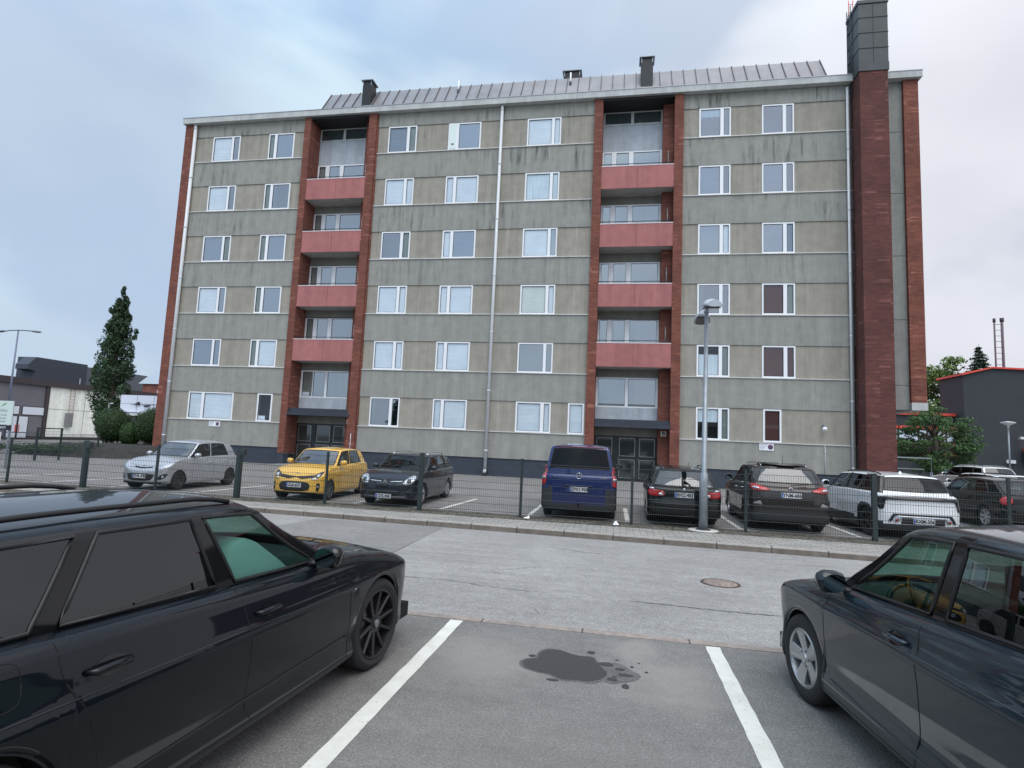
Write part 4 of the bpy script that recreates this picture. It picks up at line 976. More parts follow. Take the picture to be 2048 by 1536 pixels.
# dark grey building with red trims, right
gb = building('dark_grey_building', 'dark grey building with red roof trim right of the apartment block', (32, 30, 0)); gl_ = (32, 30, 0)
b = MB(); b.prism([(31.7, 0), (31.7, 9.95), (34.0, 10.55), (60, 9.6), (60, 0)], 30, 34, 'y'); b.build('wall', M_DGREY, gb, local=gl_)
b = MB(); b.prism([(31.5, 9.86), (31.5, 10.06), (34.0, 10.70), (60.2, 9.76), (60.2, 9.60), (34.0, 10.55)], 29.75, 34.2, 'y'); b.build('roof_trim', M_RED, gb, local=gl_)
b = MB(); b.box(22, 31.69, 31.5, 46, 0, 6.1); b.build('wing_wall', M_DGREY, gb, local=gl_)
b = MB(); b.box(21.9, 31.69, 31.3, 46, 6.12, 6.38); b.build('roof_trim', M_RED, gb, local=gl_)
for (x0, x1) in ((24.3, 26.6), (26.8, 29.1), (29.3, 31.4)):
    b = MB(); b.box(x0 - .1, x1 + .1, 31.38, 31.5, 3.55, 5.05); f = b.build('window_frame', M_HB, gb, local=gl_)
    b = MB(); b.box(x0, x0 + (x1 - x0) * .68, 31.35, 31.379, 3.7, 4.7); b.box(x0 + (x1 - x0) * .76, x1, 31.35, 31.379, 3.7, 4.7); b.build('pane', mat('pale_pane', (.55, .66, .74), .15), f, local=gl_)
    b = MB(); b.box(x0 - .15, x1 + .15, 31.2, 31.379, 4.80, 5.06); b.box(x0 - .15, x1 + .15, 31.26, 31.379, 3.40, 3.54); b.build('window_trim', M_RED, f, local=gl_)
b = MB(); b.box(28.6, 31.0, 30.2, 31.3, 2.35, 2.65); b.build('door_canopy', M_RED, gb, local=gl_)
for x in (29.4, 30.4):
    b = MB(); b.box(x, x + .85, 31.38, 31.49, .1, 2.3); b.build('door', mat('pale_pane'), gb, local=gl_)
b = MB(); b.box(36.3, 44, 28.4, 29.98, 3.0, 3.3); b.build('canopy', M_RED, gb, local=gl_)
b = MB(); b.box(36.2, 44, 28.9, 29.97, 2.0, 2.98); b.build('canopy_wall', M_DGREY, gb, local=gl_)
b = MB(); b.tube([(35.9, 29.9, 4.1), (35.9, 29.4, 4.3)], .04, 6); b.box(35.7, 36.0, 29.2, 29.45, 4.1, 4.3); b.build('wall_lamp', M_PIPE, gb, local=gl_)
b = MB(); b.box(34.9, 35.6, 29.8, 29.99, 1.9, 2.2); b.build('wall_cabinet', M_PIPE, gb, local=gl_)
for x, h in ((38.2, 16.7), (38.9, 16.75)):
    t = thing('flue_pipe', 'thin tall ' + ('left' if x < 38.5 else 'right') + ' steel flue pipe of the pair behind the dark grey building', 'flue pipe', (x, 36.5, 0), group='pair of flue pipes')
    b = MB(); b.tube([(0, 0, 0), (0, 0, h - .3), (0, 0, h)], [.08 if x < 38.5 else .12] * 3, 10); b.build('pipe', mat('flue_brown', (.22, .18, .21), .5, .3), t)
    b = MB(); b.tube([(0, 0, h - .35), (0, 0, h + .05)], .13 if x < 38.5 else .18, 10); b.build('pipe_cap', M_HB, t)
    if x < 38.5:
        b = MB()
        for k in range(12): b.box(0, .6, -.02, .02, 9.5 + k * .6, 9.54 + k * .6)
        b.build('rung', M_HB, t)
# dark fence and railing on the right
rt_ = thing('carpet_rack', 'grey steel tube rack between the brick chimney and the bushy tree', 'rack', (15.6, 6, 0))
b = MB(); b.tube([(-3.0, 0, 0), (-3.0, 0, 1.9), (1.6, 0, 1.93), (1.6, 0, 0)], .04, 8); b.tube([(-3, .8, 0), (-3, .8, 1.3), (1.6, .8, 1.3), (1.6, .8, 0)], .03, 8); b.build('tube_frame', M_GALV, rt_)
fence_run('mesh_fence', 'low grey fence in front of the dark grey building', [(17 + i * 2.6, 19.0) for i in range(9)], [1.6] * 9, pw=.08)

# ------------------------------------------------------------------ buildings and trees behind the camera (they show in window and car reflections)
ob = building('white_banded_building', 'long low white banded building seen only as a reflection in the windows', (0, -78, 0)); ol = (0, -78, 0)
b = MB(); b.box(-40, 34, -92, -78, 0, 9.5); b.build('wall', mat('opposite_wall', (.16, .16, .15), .8), ob, local=ol)
b = MB()
for z in (3.0, 6.2, 9.2): b.box(-40.1, 34.1, -77.99, -77.8, z, z + .7)
b.build('white_band', M_WHITE, ob, local=ol)
# ------------------------------------------------------------------ plants
def leaf_mat(name, c1, c2):
    g = NB(name); gi = g.n('ShaderNodeNewGeometry').outputs['Random Per Island']
    c = g.mix(gi, c1, c2); k = g.rng(g.noise(g.obj(), 1.2, 4), 0.3, 0.7, 0.65, 1.35)
    c = g.n('ShaderNodeVectorMath', {0: c, 'Scale': k}, operation='SCALE').outputs[0]
    g.b.inputs['Subsurface Weight'].default_value = 0.0
    return g.out(c, 0.65, spec=0.3)
def leaves(name, pts, size, m, parent, rnd, local):
    b = MB()
    for (x, y, z, nx_, ny_, nz_) in pts:
        n = Vector((nx_ + rnd.gauss(0, .6), ny_ + rnd.gauss(0, .6), nz_ + rnd.gauss(0, .6)))
        if n.length < .01: n = Vector((0, 0, 1))
        n.normalize(); a = n.orthogonal().normalized(); a.rotate(Matrix.Rotation(rnd.uniform(0, 6.28), 3, n)); c = n.cross(a); s = size * rnd.uniform(.6, 1.35)
        p = Vector((x, y, z))
        b.add([p - a * s, p - c * s * .42, p + a * s, p + c * s * .42], [(0, 1, 2, 3)])
    me = bpy.data.meshes.new(name); me.from_pydata(b.v, [], b.f); me.materials.append(m); me.transform(Matrix.Translation(-Vector(local)))
    o = bpy.data.objects.new(name, me); clean_link(o, parent); return o
def clump_pts(rnd, c, r, n, flat=1.0):
    out_ = []
    for _ in range(n):
        v = Vector((rnd.gauss(0, 1), rnd.gauss(0, 1), rnd.gauss(0, 1))).normalized(); q = r * rnd.uniform(.45, 1.0) ** .5 * rnd.choice((1, 1, .9, .8))
        out_.append((c[0] + v.x * q, c[1] + v.y * q, c[2] + v.z * q * flat, v.x, v.y, v.z))
    return out_
def limbs(b, rnd, base, top, r, targets):
    base = Vector(base); top = Vector(top)
    b.tube([base, base.lerp(top, .35) + Vector((rnd.uniform(-.1, .1), rnd.uniform(-.1, .1), 0)), base.lerp(top, .7), top], [r, r * .8, r * .5, r * .15], 9)
    for t in targets:
        t = Vector(t); s = base.lerp(top, min(.9, max(.15, (t.z - base.z) / max(.1, (top.z - base.z)) * .75)))
        m = s.lerp(t, .5) + Vector((0, 0, (t - s).length * .12)); b.tube([s, m, t], [r * .32, r * .2, r * .06], 6)
M_BARK = mat('bark', (.10, .085, .065), .9, var=.3, vscale=12)
# tall columnar tree
rnd = random.Random(11); TX, TY = -38.0, 7.9
tr = thing('columnar_tree', 'tall dark green columnar tree left of the apartment block', 'tree', (TX, TY, 0))
def colr(z):
    f = smooth_curve([(1.4, .25), (2.2, .95), (4, 1.30), (6, 1.22), (8, .98), (10, .62), (11.3, .28), (12.2, .05)]); return f(z)
P = []; T = []
for i in range(190):
    z = rnd.uniform(1.5, 11.4); R = colr(z); a = rnd.uniform(0, 6.28); q = R * rnd.uniform(.35, .95); r = rnd.uniform(.24, .42) * (0.7 if z > 9 else 1)
    c = (TX + q * cos(a), TY + q * sin(a), z); P += clump_pts(rnd, c, r, 95, 1.5); T.append(c)
for (x0, x1, z0, z1, r) in ((.8, 1.45, 5.5, 9.0, .34), (-1.1, -1.7, 3.4, 6.2, .40), (.2, .35, 10.3, 12.3, .26), (-.55, -.75, 8.6, 10.6, .30), (.8, .7, 9, 10.4, .25)):
    for k in range(9):
        t = k / 8; c = (TX + lerp(x0, x1, t), TY + rnd.uniform(-.3, .3), lerp(z0, z1, t)); P += clump_pts(rnd, c, r * (1.1 - t * .6), 80, 1.5)
M_LF1 = leaf_mat('leaf_columnar', (.028, .060, .030), (.060, .105, .050))
leaves('crown', P, .105, M_LF1, tr, rnd, (TX, TY, 0))
b = MB(); limbs(b, rnd, (TX, TY, 0), (TX, TY, 11.6), .2, T[::5]); b.build('trunk', M_BARK, tr, local=(TX, TY, 0))
# rounded clipped shrubs
M_LF2 = leaf_mat('leaf_clipped', (.018, .048, .014), (.045, .085, .022))
for i, (x, y, z, r, h, lab) in enumerate(((-32.2, 2.6, 1.75, 1.06, 1.15, 'large round clipped shrub on the left of the planted mound'), (-30.55, 2.3, 1.25, .62, .75, 'smaller round clipped shrub between the two large ones'), (-29.2, 2.6, 1.78, 1.10, 1.2, 'large round clipped shrub beside the brick corner of the block'))):
    rnd = random.Random(20 + i); t = thing('clipped_shrub', lab, 'shrub', (x, y, 0), group='round clipped shrubs')
    P = []
    for k in range(5200):
        v = Vector((rnd.gauss(0, 1), rnd.gauss(0, 1), rnd.gauss(0, 1))).normalized(); q = rnd.uniform(.93, 1.03) * (1 + .05 * sin(v.x * 7 + i) * cos(v.y * 6)) ; w = 1.0 if v.z > 0 else .94
        P.append((x + v.x * r * q * w, y + v.y * r * q * w, z + v.z * h * q, v.x * 2, v.y * 2, v.z * 2))
    leaves('foliage', P, .055, M_LF2, t, rnd, (x, y, 0))
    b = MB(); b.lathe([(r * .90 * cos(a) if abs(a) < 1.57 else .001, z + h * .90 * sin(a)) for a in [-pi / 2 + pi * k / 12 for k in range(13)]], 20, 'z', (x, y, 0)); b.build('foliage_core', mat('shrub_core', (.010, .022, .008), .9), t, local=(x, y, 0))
    b = MB(); b.tube([(x, y, 0), (x, y, z)], .07, 8); b.build('stem', M_BARK, t, local=(x, y, 0))
# mound with ground cover
b = MB(); N = 22; vs = []
for i in range(N + 1):
    for j in range(N + 1):
        u, v = i / N * 2 - 1, j / N * 2 - 1; x, y = -29.3 + u * 4.6, 0.7 + v * 4.4; d = max(0, 1 - (abs(u) ** 2.5 + abs(v) ** 2.5)); vs.append((x, y, .62 * min(1, d * 1.6) ** .7 + (.05 * sin(x * 3) * cos(y * 4) if d > .1 else -.02)))
b.add(vs, [(i * (N + 1) + j, (i + 1) * (N + 1) + j, (i + 1) * (N + 1) + j + 1, i * (N + 1) + j + 1) for i in range(N) for j in range(N)], None, True)
tag(b.build('planted_mound', mat('mound_soil', (.035, .032, .028), .95, var=.4, vscale=4, bump=.8, bscale=12), fixn=False), kind='structure')
rnd = random.Random(5); P = []
for k in range(60):
    x, y = rnd.uniform(-33.6, -28.6), rnd.uniform(-3.8, -1.6); P += clump_pts(rnd, (x, y, .25 + .18 * rnd.random()), rnd.uniform(.3, .5), 120, .45)
o = leaves('ground_cover_juniper', P, .06, M_LF1, None, rnd, (0, 0, 0)); tag(o, 'low spreading dark green juniper on the mound edge', 'ground cover', kind='stuff')
rnd = random.Random(6)
P = []
for k in range(5): P += clump_pts(rnd, (-60 + rnd.uniform(-3.8, 3.0), 36.5 + rnd.uniform(-1, 1), 4.4 + rnd.uniform(-1, 1)), 1.5, 500)
t = thing('yellow_green_tree', 'yellowish green bushy tree before the distant red brick house', 'tree', (-60, 36.5, 0))
leaves('crown', P, .2, leaf_mat('leaf_yellow', (.13, .15, .03), (.20, .19, .05)), t, rnd, (-60, 36.5, 0))
b = MB(); b.tube([(-60, 36.5, 0), (-60, 36.5, 4.4)], [.2, .1], 8); b.build('trunk', M_BARK, t, local=(-60, 36.5, 0))
def deciduous(name, lab, x, y, z0, z1, R, n, m, seed, ls=.16, shape=1.0, dens=110, cr=(.5, .95), squash=.8):
    rnd = random.Random(seed); t = thing(name, lab, 'tree', (x, y, 0)); P = []; T = []; zc = (z0 + z1) / 2; hz = (z1 - z0) / 2
    for i in range(n):
        v = Vector((rnd.gauss(0, 1), rnd.gauss(0, 1), rnd.gauss(0, 1))).normalized(); q = rnd.uniform(.35, 1) ** .6
        wob = 1 + .22 * sin(v.x * 5 + seed) * cos(v.z * 4 + seed)
        c = (x + v.x * R * q * wob * (1 - .35 * max(0, v.z) * shape), y + v.y * R * q, zc + v.z * hz * q * wob); P += clump_pts(rnd, c, rnd.uniform(*cr), dens, squash); T.append(c)
    leaves('crown', P, ls, m, t, rnd, (x, y, 0))
    b = MB(); limbs(b, rnd, (x, y, 0), (x, y, z1 - .5), R * .07 + .05, T[::3]); b.build('trunk', M_BARK, t, local=(x, y, 0))
    return t
M_LF3 = leaf_mat('leaf_linden', (.070, .135, .025), (.130, .20, .055)); M_LF4 = leaf_mat('leaf_rowan', (.040, .095, .030), (.090, .165, .060))
deciduous('deciduous_tree', 'tall bright green tree standing behind the dark grey building wing', 38.6, 46, 4.0, 14.0, 4.2, 85, M_LF3, 3, .24, dens=120, cr=(.7, 1.4), squash=.6)
deciduous('rowan_tree', 'bushy dark green tree between the apartment block and the dark grey building', 21.6, 14.5, 0.5, 5.6, 2.75, 120, M_LF4, 8, .085, 1.5, dens=150, cr=(.35, .7), squash=.45)
def spruce(lab, x, y, h, R, seed, z0=.8, ls=.12):
    rnd = random.Random(seed); t = thing('spruce_tree', lab, 'tree', (x, y, 0)); P = []; b = MB()
    b.tube([(x, y, 0), (x, y, h)], [.16, .02], 8); z = z0
    while z < h - .15:
        r = R * (1 - (z - z0) / (h - z0)) ** .9 + .06; k = max(5, int(10 * r + 4))
        for i in range(k):
            a = rnd.uniform(0, 6.28); rr_ = r * rnd.uniform(.7, 1.12)
            e = Vector((x + rr_ * cos(a), y + rr_ * sin(a), z - rr_ * .28)); b.tube([(x, y, z), e], [.02, .006], 4, caps=False)
            for s in range(int(10 + rr_ * 22)):
                q = rnd.uniform(.15, 1); p = Vector((x, y, z)).lerp(e, q); P.append((p.x + rnd.gauss(0, .07 * (1 + r)), p.y + rnd.gauss(0, .07 * (1 + r)), p.z + rnd.gauss(-.03, .06), 0, 0, 1))
        z += .30 + .05 * h / 10
    leaves('crown', P, ls, M_LFS, t, rnd, (x, y, 0)); b.build('trunk', M_BARK, t, local=(x, y, 0))
M_LFS = leaf_mat('needle_spruce', (.018, .042, .024), (.038, .070, .040))
spruce('spruce with its top showing above the dark grey building', 44.2, 50, 16.6, 3.6, 31, 6.5, .16)
spruce('dark spruce at the right edge before the dark grey building', 27.9, 13.5, 4.1, 1.7, 33, .3)

spruce('tall spruce behind the photographer reflected in the stair windows', -34, -62, 17, 4.2, 41, 1.5, .28)
deciduous('deciduous_tree', 'broad tree behind the photographer reflected in the facade windows', -10, -66, 3, 11, 4.5, 40, M_LF3, 9, .4, dens=60, cr=(.8, 1.6), squash=.7)

# ------------------------------------------------------------------ cars
M_TYRE = mat('tyre_rubber', (0.018, 0.018, 0.019), 0.8, bump=.25, bscale=120)
M_TRIM = mat('car_trim_black', (0.012, 0.012, 0.013), 0.45)
M_GLOSS = mat('car_gloss_black', (0.006, 0.006, 0.007), 0.06)
M_PLAST = mat('car_plastic_grey', (0.030, 0.031, 0.033), 0.6, bump=.15, bscale=200)
M_CHROME = mat('car_chrome', (0.75, 0.76, 0.78), 0.12, 1.0)
M_ALLOY = mat('alloy_silver', (0.46, 0.47, 0.48), 0.3, 0.8)
M_ALLOYD = mat('alloy_black', (0.022, 0.022, 0.024), 0.35, 0.4)
M_ALLOYG = mat('alloy_grey', (0.16, 0.17, 0.18), 0.35, 0.6)
M_HUBC = mat('steel_wheel_dark', (0.055, 0.048, 0.046), .6, .3, var=.2, vscale=20)
M_WELL = mat('wheel_well', (0.006, 0.006, 0.006), 0.95)
M_SEATD = mat('seat_dark', (0.035, 0.036, 0.040), .85); M_SEATL = mat('seat_light_grey', (0.36, 0.42, 0.44), .8)
M_DASH = mat('dash_dark', (0.028, 0.028, 0.030), .7)
M_REDL = mat('tail_red', (0.42, 0.012, 0.014), 0.12, spec=.8); M_REDD = mat('tail_red_dark', (0.16, 0.008, 0.012), 0.12)
M_CLEARL = mat('lamp_clear', (0.62, 0.65, 0.70), 0.10, .55); M_AMBER = mat('lamp_amber', (.55, .2, .03), .2)
M_LENS = mat('lamp_dark_lens', (.05, .055, .06), .05, .2)
M_PLATE = mat('plate_white', (.70, .71, .73), .4); M_PBLUE = mat('plate_blue', (.05, .12, .42), .4); M_PTXT = mat('plate_black', (.02, .02, .02), .5)

def sgnpow(v, e): return math.copysign(abs(v) ** e, v)
class Car:
    def __init__(c, name, label, spec, loc, heading, paint_m, group=None, near=False):
        c.s = spec; c.near = near; c.paint = paint_m
        c.t = thing(name, label, spec.get('cat', 'car'), (loc[0], loc[1], loc[2] if len(loc) > 2 else 0.0), 0.0, group)
        c.t.rotation_euler = (0, 0, heading); c.t.scale = (spec.get('scale', 1.0),) * 3
        c.body()
        c.gh()
        me = bpy.data.meshes.new('body'); c.finish_body()
        c.wheels()
        c.inside()
    # ---- lower shell
    def shell(c):
        s = c.s; L, W = s['L'], s['W']; f = c.f = {}
        f['top'] = smooth_curve(s['top']); f['bot'] = smooth_curve(s['bot']); f['crown'] = smooth_curve(s['crown'])
        f['fp'] = smooth_curve(s['fp']); f['rp'] = smooth_curve(s['rp']); f['sp'] = smooth_curve(s['sp'])
        xf = L / 2 - s['fa']; xr = -L / 2 + s['ra']; c.axf = L / 2 - s['fo']; c.axr = c.axf - s['wb']; AR = s['ar']
        bow = s.get('bow', .035)
        def hw(x): return W / 2 * (1 - bow * (abs(x) / (L / 2)) ** 2.4)
        pts = []
        nc = 22 if c.near else 16
        for i in range(nc):
            th = (i / nc) * pi / 2; pts.append((xf + s['fa'] * cos(th) ** (2 / s['fn']), hw(xf) * sin(th) ** (2 / s['fn']), cos(th) ** 1.0, 1))
        xs = set([xf, xr])
        for ax in (c.axf, c.axr):
            for k in range(0, 37 if c.near else 25): xs.add(ax + AR * cos(pi * k / (36 if c.near else 24)))
            xs.add(ax + AR + .004); xs.add(ax - AR - .004)
        x = xr
        while x < xf: xs.add(round(x, 3)); x += .09 if c.near else .14
        xs = sorted([x for x in xs if xr <= x <= xf], reverse=True); q = []
        for x in xs:
            if not q or q[-1] - x > .003: q.append(x)
        pts += [(x, hw(x), 0.0, 0) for x in q]
        for i in range(nc - 1, -1, -1):
            th = (i / nc) * pi / 2
            pts.append((xr - s['ra'] * cos(th) ** (2 / s['rn']), hw(xr) * sin(th) ** (2 / s['rn']), cos(th), -1))
        return pts
    def P(c, p, z, T, B):
        s = c.s; x, y, w, sd = p; b = s['W'] / 2
        if sd > 0: x += c.f['fp'](z) * w ** 1.0
        elif sd < 0: x -= c.f['rp'](z) * w ** 1.0
        k = 1 - c.f['sp'](z) / b
        r = s.get('r', .07); e = 0
        if z > T - r: q = min(1, (z - (T - r)) / r); e = r * (1 - sqrt(max(0, 1 - q * q)))
        rb = .035
        if z < B + rb: q = min(1, (B + rb - z) / rb); e += rb * .6 * (1 - sqrt(max(0, 1 - q * q)))
        y = y * k * (1 - e / b); x -= e * w * sd * (.35 if sd < 0 else .8)
        return (x, y, z)
    def body(c):
        s = c.s; pts = c.shell(); K = 26 if c.near else 16; n = len(pts); c.bm_v = []; F = []; f = c.f; AR = s['ar']; wz = s['wr']
        rows = []; c.rim = []
        for p in pts:
            x = p[0]; T = f['top'](x); B = f['bot'](x)
            for ax in (c.axf, c.axr):
                d = abs(x - ax)
                if d <= AR: B = max(B, wz + sqrt(max(0, AR * AR - d * d)) + .0)
            col = []
            for k in range(K + 1):
                t = k / K; t = 1 - (1 - t) ** 1.25
                col.append(c.P(p, lerp(B, T, t), T, B))
            rows.append(col)
        KC = 6; ye = [r[-1][1] for r in rows]
        tw = []
        for r in sorted(rows, key=lambda r: r[-1][0]):
            if not tw or r[-1][0] - tw[-1][0] > .006: tw.append((r[-1][0], r[-1][1]))
        _tw = smooth_curve(tw); _lo = -s['L'] / 2 + s['ra'] * .55; _hi = s['L'] / 2 - s['fa'] * .55
        c.topw = lambda x: max(.2, _tw(max(_lo, min(_hi, x))))
        for i, r in enumerate(rows):
            x, y, z = r[-1]; cr = f['crown'](x)
            hwf = max(.05, c.topw(max(min(x, s['L'] / 2 - s['fa'] * .7), -s['L'] / 2 + s['ra'] * .7)))
            for k in range(1, KC + 1):
                yy = y * (1 - k / KC); r.append((x, yy, z + cr * ((y / hwf) ** 2 - (yy / hwf) ** 2)))
        M = len(rows[0])
        c.ws0, c.rg0 = s['ws'][0], s['rg'][0]
        b = c.mb = MB(); b.smooth = True
        cab = lambda x, y: x < c.ws0 - s['ws'][2] * (abs(y) / max(.1, c.topw(x))) ** 2 - .015 and x > c.rg0 + s['rg'][2] * (abs(y) / max(.1, c.topw(x))) ** 2 + .015
        for sgn in (1, -1):
            vs = [(x, y * sgn, z) for r in rows for (x, y, z) in r]; fs = []; mi = []
            for i in range(n - 1):
                for k in range(M - 1):
                    q = [(i * M + k), ((i + 1) * M + k), ((i + 1) * M + k + 1), (i * M + k + 1)]
                    cx = sum(vs[j][0] for j in q) / 4; cy = abs(sum(vs[j][1] for j in q) / 4); cz = sum(vs[j][2] for j in q) / 4
                    if k >= K and cab(cx, cy): continue
                    m = 0
                    if cz < s.get('clad', 0) and k < K: m = 1
                    if s.get('cladf') and s['cladf'](cx, cz, pts[i]): m = 1
                    fs.append(q if sgn > 0 else q[::-1]); mi.append(m)
            bb = len(b.v); b.v += vs
            for q, m in zip(fs, mi): b.f.append([bb + j for j in q]); b.mi.append(m); b.sm.append(True)
        c.low = [r[0] for r in rows]
    # ---- greenhouse
    def gh(c):
        s = c.s; W = s['W']; roof = smooth_curve(s['roof']); tum = s['tum']; b = c.mb; f = c.f
        ws, rg = s['ws'], s['rg']   # (x base centre, x top centre, corner setback base, corner setback top)
        cols = s['cols']            # side columns: (x at belt, x at roof, kind of the field behind the line)
        V = [0, .045, .2, .4, .6, .78, s.get('vt', .90), .95, 1.0]
        gv0, gv1 = 1, 6
        rc = s.get('rc', .05)
        def yw(x, v):
            y0 = c.topw(x) - .006; y1 = W / 2 - tum - .06 * (abs(x) / (s['L'] / 2)) ** 2 * W / 2
            y = lerp(y0, y1, v ** 1.12)
            if v > V[6]: q = (v - V[6]) / (1 - V[6]); y -= .035 * q * q
            return y
        def zz(x, y, v):
            h = max(.05, yw(x, v)); T = f['top'](x) - .004; zb = T + f['crown'](x) * max(0, 1 - (y / c.topw(x)) ** 2) if abs(y) < h - .001 else T
            zr = roof(x) - rc * (y / h) ** 2
            return lerp(zb, zr, v)
        segs = []   # list of columns: each fn v-> (x,y), and kind of field to the next column
        NW = 6
        def wsx(v): return lerp(ws[0], ws[1], v) + s.get('wbulge', .02) * sin(pi * v)
        def rgx(v): return lerp(rg[0], rg[1], v) - s.get('rbulge', .02) * sin(pi * v)
        colf = []
        for i in range(NW + 1):
            fr = i / NW
            def fn(v, fr=fr):
                ca = lerp(ws[2], ws[3], v); yo = yw(wsx(v) - ca, v) - .055; y = yo * fr; return (wsx(v) - ca * (y / (yo + .055)) ** 2, y)
            colf.append((fn, 'ws' if i < NW else s.get('apil', 'body')))
        colf.append((lambda v: (wsx(v) - lerp(ws[2], ws[3], v), yw(wsx(v) - lerp(ws[2], ws[3], v), v)), s.get('apil2', 'trim')))
        for j, (x0, x1, kind) in enumerate(cols):
            nx_ = cols[j + 1] if j + 1 < len(cols) else None
            m = max(1, int(abs(x0 - nx_[0]) / .22)) if nx_ else 1
            for k in range(m):
                t = k / m
                def fn(v, x0=x0, x1=x1, nx_=nx_, t=t):
                    x = lerp(x0, x1, v)
                    if nx_ and t: x = lerp(x, lerp(nx_[0], nx_[1], v), t)
                    return (x, yw(x, v))
                colf.append((fn, kind))
        colf.append((lambda v: (rgx(v) + lerp(rg[2], rg[3], v), yw(rgx(v) + lerp(rg[2], rg[3], v), v)), s.get('dpil', 'body')))
        for i in range(NW, -1, -1):
            fr = i / NW
            def fn(v, fr=fr):
                ca = lerp(rg[2], rg[3], v); yo = yw(rgx(v) + ca, v) - .075; y = yo * fr; return (rgx(v) + ca * (y / (yo + .075)) ** 2, y)
            colf.append((fn, 'rg'))
        grid = []
        for fn, kind in colf:
            grid.append([(lambda x, y: (x, y, zz(x, y, v)))(*fn(v)) for v in V])
        c.glass = {}; tr = {'ws': 'windscreen', 'rg': 'rear_window'}
        NV = len(V); NCc = len(grid)
        for sgn in (1, -1):
            vs = [(x, y * sgn, z) for col in grid for (x, y, z) in col]; bb = len(b.v); b.v += vs
            for i in range(NCc - 1):
                kind = colf[i][1]
                for k in range(NV - 1):
                    q = [i * NV + k, (i + 1) * NV + k, (i + 1) * NV + k + 1, i * NV + k + 1]
                    if sgn < 0: q = q[::-1]
                    g0, g1 = (s.get('rgv', (1, 6)) if kind == 'rg' else (gv0, gv1))
                    isg = kind in ('ws', 'rg') or kind.startswith('g')
                    if isg and g0 <= k < g1:
                        key = (kind, 0 if kind in tr else sgn)
                        c.glass.setdefault(key, []).append([vs[j] for j in q]); continue
                    m = 0
                    if kind == 'black' or (isg and kind not in tr and k in (0, 5, 6) and s.get('blackrim')): m = 2
                    if kind == 'trim' and k < 6: m = 2
                    b.f.append([bb + j for j in q]); b.mi.append(m); b.sm.append(True)
            # roof skin
            KC = 6; vs = []
            for i, col in enumerate(grid):
                x, y, z = col[-1]; fn = colf[i][0]
                for k in range(KC + 1):
                    yy = y * (1 - k / KC); h = yw(x, 1.0); vs.append((x, yy * sgn, roof(x) - rc * (yy / h) ** 2))
            bb = len(b.v); b.v += vs
            for i in range(NCc - 1):
                for k in range(KC):
                    q = [i * (KC + 1) + k, (i + 1) * (KC + 1) + k, (i + 1) * (KC + 1) + k + 1, i * (KC + 1) + k + 1]
                    b.f.append([bb + j for j in (q if sgn > 0 else q[::-1])]); b.mi.append(s.get('roofmat', 0)); b.sm.append(True)
        c.yw, c.zz, c.roof, c.V = yw, zz, roof, V
    def finish_body(c):
        s = c.s
        # sill / arch return flange so the shell has an edge
        b = c.mb
        for sgn in (1, -1):
            vs = []; 
            for (x, y, z) in c.low: vs += [(x, y * sgn, z), (x * .985, (y - .05 * (1 if y > .1 else 0)) * sgn, z + .012)]
            b.add(vs, [(2 * i, 2 * i + 1, 2 * i + 3, 2 * i + 2) for i in range(len(c.low) - 1)], 0 if c.near else 1, False)
        mats = [c.paint, s.get('cladm', M_PLAST), M_GLOSS]
        c.body_o = b.build('body', mats, c.t, fixn=False)
        bm = bmesh.new(); bm.from_mesh(c.body_o.data); bmesh.ops.remove_doubles(bm, verts=bm.verts, dist=.0008); bmesh.ops.recalc_face_normals(bm, faces=bm.faces)
        # make sure normals point out
        up_f = max(bm.faces, key=lambda f_: f_.calc_center_median().z)
        if up_f.normal.z < 0: bmesh.ops.reverse_faces(bm, faces=bm.faces)
        bm.to_mesh(c.body_o.data); c.bvh = BVHTree.FromBMesh(bm); bm.free()
        c.body_o.data.set_sharp_from_angle(angle=radians(40))
        kinds = {'ws': ('windscreen', s.get('gm_f', M_CGLASSM)), 'rg': ('rear_window', s.get('gm_r', M_CGLASSM))}
        for (kind, sg), quads in c.glass.items():
            g = MB(); g.smooth = True
            for q in quads: g.add(q, [(0, 1, 2, 3)], 0, True)
            nm, m = kinds.get(kind, ('side_window', s.get('gm_s', {}).get(kind, s.get('gm_side', M_CGLASSM))))
            o = g.build(nm, m, c.t, fixn=True)
            bm = bmesh.new(); bm.from_mesh(o.data)
            for v in bm.verts: v.co -= v.normal * 0.0
            # seal tube round the pane
            be = [e for e in bm.edges if e.is_boundary]; nxt = {}
            for e in be:
                nxt.setdefault(e.verts[0].index, []).append(e.verts[1]); nxt.setdefault(e.verts[1].index, []).append(e.verts[0])
            loop = []; 
            if be:
                st = be[0].verts[0]; cur = st; prev = None; seen = set()
                while cur.index not in seen:
                    seen.add(cur.index); loop.append(cur.co.copy()); cand = [v for v in nxt[cur.index] if v.index not in seen]
                    if not cand: break
                    cur = cand[0]
            bm.free()
            if len(loop) > 3:
                t_ = MB(); t_.tube(loop, .011 if c.near else .013, 6, closed=True); t_.build('window_seal', M_TRIM, o)
                if s.get('winchrome') and kind not in ('ws', 'rg'):
                    pass
    # ---- conforming patches
    def hit(c, o, d):
        r = c.bvh.ray_cast(Vector(o), Vector(d)); return r[0], r[1]
